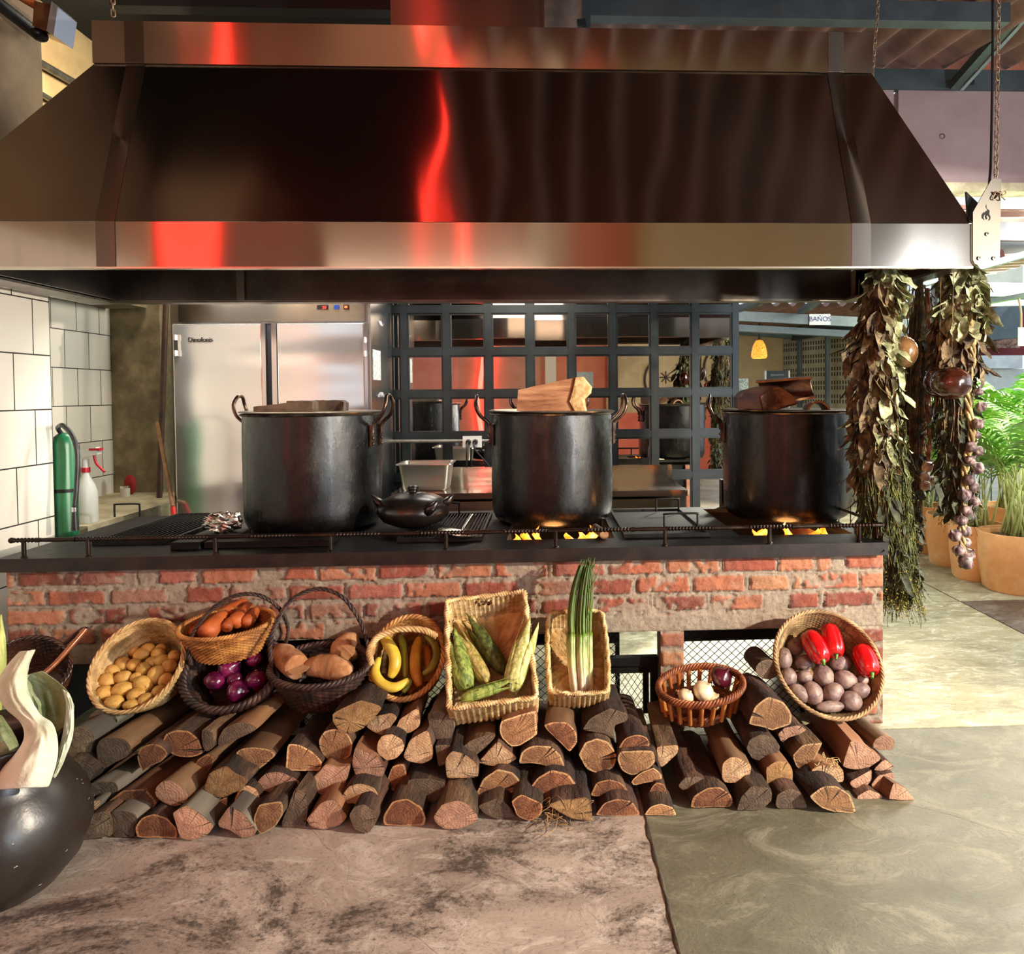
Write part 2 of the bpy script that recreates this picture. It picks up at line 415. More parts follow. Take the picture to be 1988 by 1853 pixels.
wall('wall_front', (4.4, -3.3, 3.2), (8, -3.1, 7.5), mat('grey_front_wall', '8a8784', '9a9690', 2, .85))
wall('wall_left', (XW - .16, 1.1, 4.4), (XW, 2.2, 7.5), PLB)
wall('ceiling', (-7, -3.3, 7.5), (8, 2.2, 7.6), mat('dark_ceiling', '2a221d', '3a302a', 3, .8))
wall('ceiling', (-6, 2.2, 4.55), (-.2, 8, 4.65), mat('black_ceiling', '0c0b0b', rough=.9))
# ---------------------------------------------------------------- extractor hood
def steel(name, col='a09a92', rough=.20, wav=.5, fine=.12, vscale=(1.3, 1.3, .35), fscale=(1.2, 1.2, 260), wsc=2.2, aniso=.8):
    m, nt, bs = newmat(name)
    bs.inputs['Metallic'].default_value = 1; bs.inputs['Base Color'].default_value = srgb(col); bs.inputs['Roughness'].default_value = rough
    v = nt.coord('Object', vscale, rand=False); v2 = nt.coord('Object', fscale, rand=False)
    n1 = nt.noise(v, wsc, 0, .5, 0); n2 = nt.noise(v2, 1.0, 1, .5)
    tg = nt.new('ShaderNodeTangent', direction_type='RADIAL', axis='Z'); nt.link(tg.outputs[0], bs.inputs['Tangent'])
    bs.inputs['Anisotropic'].default_value = aniso; bs.inputs['Anisotropic Rotation'].default_value = .25
    b1 = nt.bump(n1, wav, .04); nt.link(nt.bump(n2, fine, .0003, b1), bs.inputs['Normal'])
    return m
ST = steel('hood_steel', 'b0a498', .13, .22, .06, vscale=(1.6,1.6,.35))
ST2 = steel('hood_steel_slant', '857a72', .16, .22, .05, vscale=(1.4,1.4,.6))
STL = steel('joint_strip_steel', '6f665e', .3, .0, .05)
STD = mat('hood_inner_steel', '5b5550', '78716a', 3, .32, metal=1, bump=.05, bscale=12)
YH, YHB, YU = 3.2, 4.45, 3.55
hz0 = (P(300, 520, YH).z + P(1888, 520, YH).z) / 2; hz1 = (P(300, 431, YH).z + P(1888, 434, YH).z) / 2
uz0 = (P(180, 120, YU).z + P(1693, 148, YU).z) / 2; uz1 = (P(180, 38, YU).z + P(1693, 68, YU).z) / 2
hx0, hx1 = -2.70, P(1888, 480, YH).x; ux0, ux1 = P(181, 80, YU).x, P(1693, 100, YU).x
YUB = 4.1
hood = empty('extractor_hood', (0, YH, hz0))
tag(hood, 'large brushed stainless steel extractor hood hanging over the brick counter', 'extractor hood')
def inv(o):
    o.matrix_parent_inverse = o.parent.matrix_world.inverted() if o.parent else o.matrix_parent_inverse
    return o
def part(o, par):
    bpy.context.view_layer.update(); o.parent = par; o.matrix_parent_inverse = par.matrix_world.inverted(); return o
def grid_quad(mb, a, b, c, d, nx, nz, th=None):
    base = len(mb.v)
    for j in range(nz+1):
        for i in range(nx+1):
            u, v = i/nx, j/nz
            mb.v.append((Vector(a)*(1-u) + Vector(b)*u)*(1-v) + (Vector(d)*(1-u) + Vector(c)*u)*v)
    for j in range(nz):
        for i in range(nx):
            k = base + j*(nx+1) + i; mb.f.append((k, k+1, k+nx+2, k+nx+1)); mb.mi.append(0)
T = .012
def frustum(name, m, x0, x1, y0, y1, z0, X0, X1, Y0, Y1, z1, front_only=None):
    mb = MB(); o_ = [(x0,y0,z0),(x1,y0,z0),(x1,y1,z0),(x0,y1,z0)]; t_ = [(X0,Y0,z1),(X1,Y0,z1),(X1,Y1,z1),(X0,Y1,z1)]
    oi = [(x0+T,y0+T,z0),(x1-T,y0+T,z0),(x1-T,y1-T,z0),(x0+T,y1-T,z0)]; ti = [(X0+T,Y0+T,z1),(X1-T,Y0+T,z1),(X1-T,Y1-T,z1),(X0+T,Y1-T,z1)]
    for i in range(4):
        j = (i+1) % 4
        mb.hexa([o_[i], o_[j], oi[j], oi[i]], [t_[i], t_[j], ti[j], ti[i]])
    return mb.build(name, m, smooth=0)
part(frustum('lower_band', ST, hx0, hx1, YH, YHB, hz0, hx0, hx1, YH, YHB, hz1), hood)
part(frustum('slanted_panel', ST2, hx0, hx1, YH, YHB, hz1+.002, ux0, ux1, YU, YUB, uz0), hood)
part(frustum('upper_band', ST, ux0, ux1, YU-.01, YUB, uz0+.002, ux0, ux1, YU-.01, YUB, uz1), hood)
# drip flange round the bottom opening
mb = MB(); F = .085
mb.box((hx0+T, YH+T, hz0), (hx1-T, YH+T+.03, hz0+.012)); mb.box((hx0+T, YHB-F, hz0), (hx1-T, YHB-T, hz0+.012))
mb.box((hx0+T, YH+T+.03, hz0), (hx0+T+.16, YHB-F, hz0+.012)); mb.box((hx1-T-F, YH+T+.03, hz0), (hx1-T, YHB-F, hz0+.012))
part(mb.build('drip_flange', mat('flange_steel', '8b8378', '6a625a', 6, .35, metal=1), smooth=0), hood)
mb = MB(); mb.box((hx0+T+.15, YHB-F-.012, hz0+.012), (hx1-T-.05, YHB-F, hz1+.1)); mb.box((hx0+.20, YH+.1, hz0+.012), (hx0+.212, YHB-F, hz1+.1))
part(mb.build('inner_panel', STD, smooth=0), hood)
for px in (468,):
    p = P(px, 555, YHB-F); part(MB().box((p.x-.014, p.y-.03, hz0+.013), (p.x+.03, p.y-.012, hz1+.05)).build('inner_seam', STL, smooth=0), hood)
part(MB().box((ux0+.02, YU, uz1-.02), (ux1-.02, YUB-.02, uz1-.008)).build('top_panel', STD, smooth=0), hood)
# cover strips over the panel joints
def strip(px_top0, px_top1, px_bot0, px_bot1):
    e = .004
    a, b = P(px_bot0, 430, YH).x, P(px_bot1, 430, YH).x; c, d = P(px_top0, 133, YU).x, P(px_top1, 133, YU).x
    mb = MB(); mb.box((a, YH-e, hz0+.004), (b, YH, hz1)); part(mb.build('joint_strip', STL, smooth=0), hood)
    mb = MB(); mb.hexa([(a,YH-e,hz1),(b,YH-e,hz1),(b,YH,hz1),(a,YH,hz1)], [(c,YU-e,uz0),(d,YU-e,uz0),(d,YU,uz0),(c,YU,uz0)])
    part(mb.build('joint_strip', STL, smooth=0), hood)
    mb = MB(); mb.box((c, YU-.01-e, uz0+.004), (d, YU-.01, uz1-.003)); part(mb.build('joint_strip', STL, smooth=0), hood)
strip(246, 282, 186, 223); strip(1606, 1636, 1653, 1690)
# thin bright lip on the lower front edge
part(MB().box((hx0, YH-.006, hz0-.004), (hx1, YH+.03, hz0+.004)).build('edge_lip', mat('bright_lip', 'c9c2b4', rough=.25, metal=1), smooth=0), hood)
# duct
a, b = P(762, 20, 3.75), P(1052, 20, 3.75)
mb = MB(); mb.box((a.x, 3.7, uz1-.01), (b.x, 4.05, 4.35)); part(mb.build('duct', steel('duct_steel', '6a5f58', .3, .3), smooth=0), hood)
mb = MB(); mb.box((b.x-.04, 3.69, uz1-.01), (b.x-.015, 3.70, 4.3)); mb.box((b.x+.0, 3.72, uz1-.01), (b.x+.012, 4.0, 4.3)); part(mb.build('duct_seam', STL, smooth=0), hood)
# dark gusset at right edge of slanted panel
p0, p1, p2 = P(1876, 376, YH+.02), P(1900, 392, YH+.02), P(1888, 434, YH+.02)
mb = MB(); q = [P(1876, 372, YH+.03), P(1903, 398, YH+.03), P(1890, 436, YH+.03), P(1879, 420, YH+.03)]
mb.hexa([v for v in q][::-1], [v + V(0, .012, 0) for v in q][::-1]); part(mb.build('gusset', mat('gusset_black', '1b1a1c', rough=.35, metal=.6), smooth=0), hood)
# suspension bracket with flame cut-out (outline cut through, dark inlay behind)
BR = steel('bracket_steel', '5f5b54', .5, .1, .06, (2,2,2), (260,1.2,1.2))
Yb = YH - .012
def px_poly(pts, y): return [(P(x, y_, y).x, P(x, y_, y).z) for x, y_ in pts]
out = [(1889,505),(1889,412),(1924,350),(1929,347),(1944,347),(1941,512),(1937,515),(1899,515),(1892,512)]
z3 = lambda pts: [(1400 + x/3.088, y/3.088) for x, y in pts]
flame = z3([(1588,1225),(1592,1250),(1610,1265),(1606,1285),(1615,1300),(1612,1318),(1600,1325),(1608,1308),(1598,1290),(1590,1298),(1597,1312),(1588,1318),(1580,1300),(1586,1285),(1578,1290),(1572,1305),(1578,1322),(1562,1308),(1562,1288),(1574,1272),(1580,1276),(1590,1262),(1600,1268),(1594,1256),(1586,1242)])
mb = MB(); mb.prism(px_poly(out, Yb)[::-1], Yb, Yb+.006); bo = mb.build('bracket_plate', BR, smooth=0); part(bo, hood)
bo['label'] = 'steel hanging plate with a flame shaped cut-out'
fz = px_poly(flame, Yb); mb = MB(); mb.prism(fz[::-1], Yb-.0012, Yb+.0005); fo = mb.build('flame_cutout', mat('cutout_black', '0a0a0a', rough=.8), smooth=0); part(fo, bo)
for px, py in ((1916,455),(1900.5,502),(1929,502)):
    p = P(px, py, Yb); mb = MB(); mb.lathe([(.001,-.001),(.009,-.001),(.009,.004),(.004,.0045),(.0038,.001),(.0005,.001)], 14, Matrix.Translation((p.x, Yb-.002, p.z)) @ Matrix.Rotation(R(90),4,'X'), cap0=True)
    part(mb.build('bolt', mat('bolt_metal', '6b665e', rough=.35, metal=1), smooth=40), hood)
# chains
CH = mat('rusty_chain', '8d7860', 'b8a68a', 60, .5, metal=.9)
def link_mb(M_):
    pts = []
    for k in range(12):
        a = 2*math.pi*k/12; pts.append(M_ @ Vector((math.cos(a)*.0085, 0, math.sin(a)*.0085 + (.0105 if math.sin(a) > 0 else -.0105 if math.sin(a) < -1e-6 else 0))))
    return MB().tube(pts, .0026, 6, closed=True)
def chain(p0, p1, label, extra=None):
    root = empty('hanging_chain', p0); p0, p1 = Vector(p0), Vector(p1); n = int((p1-p0).length/.029)
    tag(root, label, 'chain')
    allm = MB()
    for i in range(n):
        c = p0 + (p1-p0)*(i/n); M_ = Matrix.Translation(c) @ Matrix.Rotation(R(90*(i % 2) + 25), 4, 'Z')
        k = link_mb(M_); b = len(allm.v); allm.v += k.v; allm.f += [tuple(b+q for q in f) for f in k.f]; allm.mi += k.mi
    part(allm.build('links', CH, smooth=180), root); return root
chain(P(1723, 0, 3.72) + V(0,0,.6), P(1714, 175, 3.9) + V(0,.2,-.25), 'rusty chain running behind the right end of the hood', None)
c2 = chain(P(1941, -10, 3.24) + V(0,0,.5), P(1933, 372, 3.20), 'long rusty chain hanging down to the steel bracket plate')
chain(P(219, -6, 3.66) + V(0,0,.5), P(220, 37, 3.62), 'short chain at the top left corner of the hood')
# chain wrapped on bracket
mb = MB(); p = P(1938, 380, Yb)
for k in range(5):
    M_ = Matrix.Translation((p.x - .018 + .010*k, Yb - .008 + (.014 if k > 3 else 0), p.z + (.006 if k % 2 else -.004))) @ Matrix.Rotation(R(35+70*k), 4, 'Y') @ Matrix.Rotation(R(60*k), 4, 'Z')
    q = link_mb(M_); b = len(mb.v); mb.v += q.v; mb.f += [tuple(b+z for z in f) for f in q.f]; mb.mi += q.mi
part(mb.build('wrapped_end', CH, smooth=180), c2)
cab = MB().tube(catmull([P(1927, -60, 3.26), P(1927, 120, 3.26), P(1924, 300, 3.25), P(1921, 352, 3.2), P(1919, 365, 3.21)], 8), .006, 8).build('power_cable', mat('black_rubber', '0d0d0f', rough=.6), smooth=180)
tag(cab, 'black cable running down beside the long chain', 'cable')
# ---------------------------------------------------------------- brick counter
YF, YB, ZT = 3.28, 4.335, .862
cx0, cx1 = P(14, 1150, YF).x, P(1714, 1250, YF).x
BRK = None
def brick_material():
    m, nt, bs = newmat('old_brick'); at = nt.new('ShaderNodeVertexColor'); at.layer_name = 'Col'
    v = nt.coord('Object', rand=False)
    n = nt.noise(v, 70, 6, .75); n2 = nt.noise(v, 14, 6, .7)
    c = nt.mix(nt.math('MULTIPLY', nt.ramp(n, [(.35, 1.0), (.55, 0.0)]), .35), at.outputs[0], '3c2a22')
    c = nt.mix(nt.math('MULTIPLY', nt.ramp(n2, [(.52, 0.0), (.68, 1.0)]), .28), c, 'b9a68c')
    nt.link(c, bs.inputs['Base Color']); bs.inputs['Roughness'].default_value = .9
    nt.link(nt.bump(nt.math('ADD', n, nt.math('MULTIPLY', n2, .5)), .75, .008), bs.inputs['Normal']); return m
BRK = brick_material()
PAL = ['a05c44','a8644a','94503e','a86e50','b4785a','8a4a3a','a46454','ae7c5a','905444','804638','aa6c50','9c7460']
def brick_patch(x0, x1, z0, z1, y, name='brick_wall', lintel=None, step=.0062, seed=0, d_=1):
    nx = max(2, int((x1-x0)/step)); nz = max(2, int((z1-z0)/step)); mb = MB(); cols = []
    RH, BL = .0865, .262
    MORT = Vector(srgb('8d8070')[:3]); MORT2 = Vector(srgb('a59a88')[:3])
    for j in range(nz+1):
        for i in range(nx+1):
            x = x0 + (x1-x0)*i/nx; z = z0 + (z1-z0)*j/nz
            wx = x + .007*noise.noise(Vector((x*14, z*14, seed))) ; wz = z + .006*noise.noise(Vector((x*9, z*9, 7+seed)))
            row = math.floor((ZT-.055 - wz)/RH); fz = (ZT-.055 - wz)/RH - row
            rr = random.Random(row*7+seed*13+1); off = (row % 2)*.5 + rr.uniform(-.12, .12)
            u = wx/BL + off; bi = math.floor(u); fu = u - bi
            br = random.Random(bi*131 + row*17 + seed)
            ml, mr, mt, mbm = br.uniform(.02,.075), br.uniform(.02,.075), br.uniform(.08,.16), br.uniform(.08,.17)
            if br.random() < .15: ml = br.uniform(.2,.45)
            d = min((fu-ml)*BL, (1-mr-fu)*BL, (fz-mt)*RH, (1-mbm-fz)*RH)
            dn = d + .007*noise.noise(Vector((x*45, z*45, 3+seed))) + .004*noise.noise(Vector((x*110, z*110, 9)))
            k = max(0, min(1, dn/.0035)); k = k*k*(3-2*k)
            smear = noise.noise(Vector((x*5.2, z*8, 21+seed))) + .5*noise.noise(Vector((x*26, z*26, 4)))
            sm = max(0, min(1, (smear - .24)/.10))
            lt = 0
            if lintel is not None and z < (lintel if x > -1.0 else lintel - .075) + .008*noise.noise(Vector((x*7,0,5))): lt = 1
            k *= (1 - sm*.9)*(1-lt)
            h = .010*k + .004*noise.noise(Vector((x*30, z*30, 1))) + .0025*noise.noise(Vector((x*90, z*90, 2))) + (.004*lt)
            if d < .002 and d > -.006 and not lt and noise.noise(Vector((x*20, z*20, 40))) > .08: h -= .008
            if i in (0, nx) or j in (0, nz): h = 0
            mb.v.append(Vector((x, y - h*d_, z)))
            c = Vector(srgb(br.choice(PAL))[:3])
            c = c * (1 + .25*noise.noise(Vector((x*18, z*18, 11)))) 
            dk = max(0, min(1, (noise.noise(Vector((x*6, z*6, 55)))-.18)*3)); c = c.lerp(Vector((.10,.05,.045)), dk*.45)
            mo = MORT.lerp(MORT2, .5+.5*noise.noise(Vector((x*8, z*8, 31))))
            cols.append(tuple(mo.lerp(c, k)))
    for j in range(nz):
        for i in range(nx):
            q = j*(nx+1)+i; mb.f.append((q, q+1, q+nx+2, q+nx+1)); mb.mi.append(0)
    # body behind the face
    n = len(mb.v); mb.box((x0, y+.0, z0), (x1, y+.11, z1)); mb.f = [f for f in mb.f if f != (n+0, n+1, n+5, n+4)]; mb.mi = mb.mi[:len(mb.f)]
    cols += [tuple(MORT)]*8
    return mb.build(name, BRK, smooth=180, cols=cols)
counter = empty('brick_counter', ((cx0+cx1)/2, YF, 0))
tag(counter, 'long rough red brick cooking counter with a black steel top and rail', 'counter')
zl = .462
part(brick_patch(cx0, cx1, zl, ZT-.055, YF, 'brick_face', lintel=.535), counter)
xl_ = P(372,1300,YF).x; part(brick_patch(cx0, xl_, .378, zl, YF, 'brick_face', lintel=.535, step=.0075), counter)
piers = [(P(14,1300,YF).x, P(96,1300,YF).x), (P(322,1300,YF).x, P(372,1300,YF).x), (P(1283,1300,YF).x, P(1328,1300,YF).x), (P(1585,1300,YF).x, cx1)]
for i, (a, b) in enumerate(piers): part(brick_patch(a, b, 0, zl, YF, 'brick_pier', seed=i+3, step=.008), counter)
# right end wall, and a black backing added so the left opening reads dark
mb = MB(); mb.box((cx1-.12, YF+.11, 0), (cx1, YB, ZT-.055)); part(mb.build('end_wall', mat('end_brick', '8f4c3a', '9a8470', 9, .9, bump=.5), smooth=0), counter)
BLK = mat('blackened_steel', '080706', '14100e', 12, .5, metal=.1, spec=.25, bump=.12, bscale=60, rvar=.12)
BLK2 = mat('black_painted_iron', '0e0e0f', '1d1b1a', 20, .5, metal=.5, bump=.1)
mb = MB(); mb.box((cx0, YB-.06, 0), (-1.05, YB, ZT-.055)); mb.box((cx0, YF+.11, 0), (cx0+.08, YB-.06, ZT-.055)); part(mb.build('dark_backing', mat('soot_shade_black', '0c0a09', rough=.95), smooth=0), counter)
# steel top with openings
tx0, tx1 = cx0 - .02, cx1 + .0
holes = [(P(178,1060,3.5).x, P(318,1060,3.5).x, 3.50, 4.25), (P(985,1050,3.5).x, P(1192,1050,3.5).x, 3.46, 4.28), (P(1432,1045,3.5).x, P(1650,1045,3.5).x, 3.46, 4.28)]
yf0 = YF - .045
mb = MB(); zt0 = ZT - .022
mb.box((tx0, yf0, zt0), (tx1, 3.46, ZT)); mb.box((tx0, 4.28, zt0), (tx1, YB+.02, ZT)); xs = tx0
for a, b, c, d in holes:
    mb.box((xs, 3.46, zt0), (a, 4.28, ZT)); xs = b
    if c > 3.46: mb.box((a, 3.46, zt0), (b, c, ZT)); mb.box((a, d, zt0), (b, 4.28, ZT))
mb.box((xs, 3.46, zt0), (tx1, 4.28, ZT))
part(mb.build('steel_top', BLK, smooth=0), counter)
mb = MB(); mb.box((tx0, yf0-.006, ZT-.056), (tx1, yf0, ZT+.003)); part(mb.build('edge_angle', mat('edge_iron', '150f0d', '2a1f1b', 8, .5, metal=.3, bump=.15, rvar=.1), smooth=0), counter)
for i, (a, b, c, d) in enumerate(holes):      # fire boxes
    mb = MB(); t = .01; zb = ZT - .26
    mb.box((a-t, c-t, zb), (b+t, d+t, zb+t)); mb.box((a-t, c-t, zb), (a, d+t, zt0)); mb.box((b, c-t, zb), (b+t, d+t, zt0)); mb.box((a, c-t, zb), (b, c, zt0)); mb.box((a, d, zb), (b, d+t, zt0))
    part(mb.build('fire_box', mat('soot_shade_black', '0c0a09'), smooth=0), counter)
# rail with turned beads
def rail_z(): return (P(600, 1043, YF-.02).z + P(1500, 1020, YF-.02).z)/2
rz = rail_z(); rx0, rx1 = P(24, 1043, YF-.02).x, cx1 - .01
pts = []; rs = []; x = rx0; random.seed(3); seg = 0
while x < rx1:
    t = seg % 3
    if t == 0 or t == 2:
        for k in range(7):
            for q in range(4): pts.append((x, 0, 0)); rs.append(.0062 + .0050*math.sin(math.pi*q/3.999)); x += .0038
    else:
        L = .16
        for k in range(9):
            u = k/8; pts.append((x + L*u, 0, 0)); rs.append(.0072 + .0030*math.sin(math.pi*u)*(1) + (.004 if k in (0, 8) else 0))
        x += L + .002
    seg += 1
RAIL = mat('rail_iron', '1c1512', '35271f', 10, .38, metal=.7, rvar=.1)
rs = [r_ for p, r_ in zip(pts, rs) if p[0] <= rx1]; pts = [p for p in pts if p[0] <= rx1]
mb = MB().tube([(p[0], YF-.02, rz) for p in pts], rs, 10)
mb.ball((rx0-.004, YF-.02, rz), .013, nu=10, nv=8); mb.tube([(rx1, YF-.02, rz), (rx1, YB-.1, rz+.0)], .009, 8)
part(mb.build('rail', RAIL, smooth=50), counter)
for px in (46, 171, 418, 642, 866, 1079, 1291, 1494, 1668):
    x = P(px, 1055, YF-.02).x; mb = MB().tube([(x, YF-.02, ZT), (x, YF-.02, rz)], .0095, 10); mb.lathe([(.0095,0),(.015,.0),(.013,.006),(.0095,.008)], 12, Matrix.Translation((x, YF-.02, ZT+.002)))
    part(mb.build('rail_post', RAIL, smooth=50), counter)
# expanded metal mesh screens in the openings
MESH = mat('expanded_metal', '14120f', rough=.6, metal=.6)
def mesh_panel(x0, x1, z0, z1, y, lab, bar=True, cell=(.042, .019)):
    root = empty('mesh_screen', ((x0+x1)/2, y, z0)); tag(root, lab, 'mesh screen', 'wire mesh screens under the counter')
    mb = MB(); cw, ch = cell; nz = int((z1-z0)/ch)+1; nx = int((x1-x0)/cw)+1; w = .0011
    for j in range(nz):
        for i in range(nx):
            x = x0 + i*cw + (cw/2 if j % 2 else 0); z = z0 + j*ch
            if z+ch > z1+.004: continue
            for s in (-1, 1):
                a = (x, y, z); b = (x + s*cw/2, y, z+ch)
                if min(a[0], b[0]) < x0-.001 or max(a[0], b[0]) > x1+.001: continue
                mb.bar(a, b, .003, .0022, (0,1,0))
    part(mb.build('wire_mesh', MESH, smooth=0), root)
    if bar:
        mb = MB(); mb.box((x0, y+.01, z1-.10), (x1, y+.03, z1-.05)); mb.box((x0, y+.008, 0.0), (x0+.02, y+.03, z1)); mb.box((x1-.02, y+.008, 0), (x1, y+.03, z1)); part(mb.build('screen_frame', BLK2, smooth=0), root)
    return root
ob = P(1283,1300,YF).x
mesh_panel(P(1330,1300,YF).x, P(1583,1300,YF).x, .0, zl, YF+.13, 'black diamond mesh screen in the opening behind the bamboo basket')
mesh_panel(P(560,1300,YF).x, P(1209,1300,YF).x, .0, zl, YF+.13, 'black diamond mesh screen behind the banana and corn baskets')
# little framed door
dx0, dx1 = P(1150,1300,YF+.07).x, P(1277,1300,YF+.07).x; dz1 = P(1230,1276,YF+.07).z
door = empty('firebox_door', ((dx0+dx1)/2, YF+.07, 0)); tag(door, 'small black framed mesh door standing in the opening beside the brick pier', 'door')
mb = MB(); mb.box((dx0, YF+.06, dz1-.04), (dx1, YF+.10, dz1)); mb.box((dx1-.035, YF+.06, .02), (dx1, YF+.10, dz1-.04)); mb.box((dx0, YF+.06, .02), (dx0+.035, YF+.10, dz1-.04))
mb.box((dx0+.035, YF+.065, dz1-.075), (dx1-.035, YF+.09, dz1-.048)); mb.box((dx1-.07, YF+.065, .05), (dx1-.043, YF+.09, dz1-.075))
part(mb.build('door_frame', BLK2, smooth=0), door)
mb = MB(); x = dx0+.05
for j in range(14):
    for i in range(9):
        xx = dx0+.05 + i*.03 + (.015 if j % 2 else 0); z = .02 + j*.022
        if z+.022 > dz1-.075: continue
        for s in (-1, 1):
            if dx0+.03 < xx+s*.015 < dx1-.06: mb.bar((xx, YF+.08, z), (xx+s*.015, YF+.08, z+.022), .0025, .002, (0,1,0))
part(mb.build('door_mesh', mat('galvanised_mesh', '6a6a68', rough=.5, metal=.8), smooth=0), door)
# ---------------------------------------------------------------- kitchen behind: fridge, mirror grid, steel table
FS = steel('fridge_steel', 'e6e4e0', .17, .5, .05, (.25, .25, 1.6), (1, 1, 240), 2.4, aniso=.2)
for n_ in FS.node_tree.nodes:
    if n_.type == 'BSDF_PRINCIPLED': n_.inputs['Metallic'].default_value = .9
FSS = steel('fridge_side_steel', 'c9ced2', .24, .15, .05)
FY = 5.0
fx0, fx1 = P(338, 800, FY).x, P(719, 800, FY).x; ft = 2.45; zd = P(520, 628, FY).z
fr_ = empty('steel_refrigerator', ((fx0+fx1)/2, FY, 0)); tag(fr_, 'tall two door stainless steel refrigerator behind the left pot', 'refrigerator')
mb = MB(); mb.box((fx0-.035, FY+.05, .1), (fx1, FY+.72, ft)); part(mb.build('cabinet_body', FSS, smooth=0), fr_)
mb = MB(); mb.box((fx0+.04, FY+.005, zd+.012), (fx1-.03, FY+.05, ft)); part(mb.build('top_panel', steel('fridge_top_panel', 'a39a8e', .2, .3), smooth=0), fr_)
xm0, xm1 = P(519, 800, FY).x, P(530, 800, FY).x
def door_panel(a, b, name='door'):
    mb = MB(); mb.box((a, FY, .2), (b, FY+.045, zd)); o = part(mb.build(name, FS, smooth=0), fr_)
    bev = o.modifiers.new('b', 'BEVEL'); bev.width = .008; bev.segments = 3; return o
d1 = door_panel(fx0, xm0-.03); d2 = door_panel(xm1+.035, fx1-.035)
EDG = mat('bright_edge', 'd8d8d6', rough=.18, metal=1)
part(MB().box((xm0-.028, FY-.006, .2), (xm0-.002, FY+.045, zd)).build('door_edge', EDG, smooth=0), d1)
part(MB().box((xm1+.0, FY-.006, .2), (xm1+.033, FY+.045, zd)).build('door_edge', EDG, smooth=0), d2)
part(MB().box((fx1-.033, FY-.006, .2), (fx1-.012, FY+.045, zd)).build('door_edge', EDG, smooth=0), d2)
part(MB().box((xm0, FY+.02, .2), (xm1, FY+.05, zd)).build('centre_gap', mat('gap_black', '15141a', rough=.7), smooth=0), fr_)
for px, py0, py1 in ((342, 650, 692), (709, 655, 693)):
    a, b = P(px, py0, FY-.01), P(px, py1, FY-.01)
    mb = MB(); mb.box((a.x-.014, FY-.02, b.z), (a.x+.014, FY, a.z)); 
    for zz in (a.z-.02, b.z+.02): mb.tube([(a.x, FY-.028, zz-.018), (a.x, FY-.028, zz+.018)], .012, 8)
    part(mb.build('hinge', EDG, smooth=50), fr_)
# badge with raised script letters
def text(s_, size, p, m, name, par, ext=.001, rot=(90,0,0), align='CENTER'):
    cu = bpy.data.curves.new(name, 'FONT'); cu.body = s_; cu.size = size; cu.extrude = ext; cu.align_x = align; cu.align_y = 'CENTER'
    o = bpy.data.objects.new(name, cu); COL.objects.link(o); o.location = p; o.rotation_euler = [R(a) for a in rot]; cu.materials.append(m)
    bpy.context.view_layer.update(); me = bpy.data.meshes.new_from_object(o.evaluated_get(bpy.context.evaluated_depsgraph_get())); me.name = name
    q = bpy.data.objects.new(name, me); COL.objects.link(q); q.matrix_world = o.matrix_world.copy(); bpy.data.objects.remove(o); o = q
    if par: part(o, par)
    return o
bp = P(389, 661, FY-.004); bd = MB().box((bp.x-.072, FY-.004, bp.z-.012), (bp.x+.072, FY-.001, bp.z-.009)).build('badge', mat('badge_metal', '4a4640', rough=.3, metal=1), smooth=0); part(bd, fr_)
text('Dinofonis', .042, (bp.x, FY-.005, bp.z+.004), mat('badge_metal', '4a4640'), 'lettering', bd, .0015)
# controls
for px, m_, w_ in ((626, mat('display_black', '0b0b0d', rough=.2), 16), (653, mat('switch_blue', '14285c', rough=.3, emit='1c3f9c', estr=.3), 7), (672, mat('switch_frame', '2a0d08', rough=.3), 8)):
    p = P(px, 596, FY+.0); q = w_*FY/1400/1.6
    ob_ = part(MB().box((p.x-q, FY-.004, p.z-.017), (p.x+q, FY+.006, p.z+.013)).build('control' , m_, smooth=0), fr_)
p = P(630, 597, FY); text('20', .026, (p.x, FY-.006, p.z-.002), mat('led_red', 'ff2010', emit='ff1a10', estr=6), 'digits', fr_, .0004)
p = P(672, 596, FY); part(MB().box((p.x-.009, FY-.007, p.z-.008), (p.x+.009, FY-.004, p.z+.005)).build('rocker', mat('led_orange', 'ff5020', emit='ff3a10', estr=4), smooth=0), fr_)
# side hooks and paper
for px, py in ((738,632),(741,770)):
    p = PX(px, py, fx1+.002)
    mb = MB()
    for k in (-1, 0, 1): mb.tube([(fx1+.002, p.y+.03*k, p.z+.03), (fx1+.014, p.y+.03*k, p.z-.004), (fx1+.024, p.y+.03*k, p.z+.016)], .003, 6)
    mb.box((fx1, p.y-.04, p.z+.0), (fx1+.004, p.y+.04, p.z+.012)); part(mb.build('wall_hook', EDG, smooth=60), fr_)
p = PX(730, 680, fx1); q = PX(730, 738, fx1)
pp = MB().box((fx1, p.y-.10, q.z), (fx1+.003, p.y+.13, p.z)).build('data_plate', mat('plate_paper', 'c4c9c8', '8f9595', 40, .5), smooth=0); part(pp, fr_)
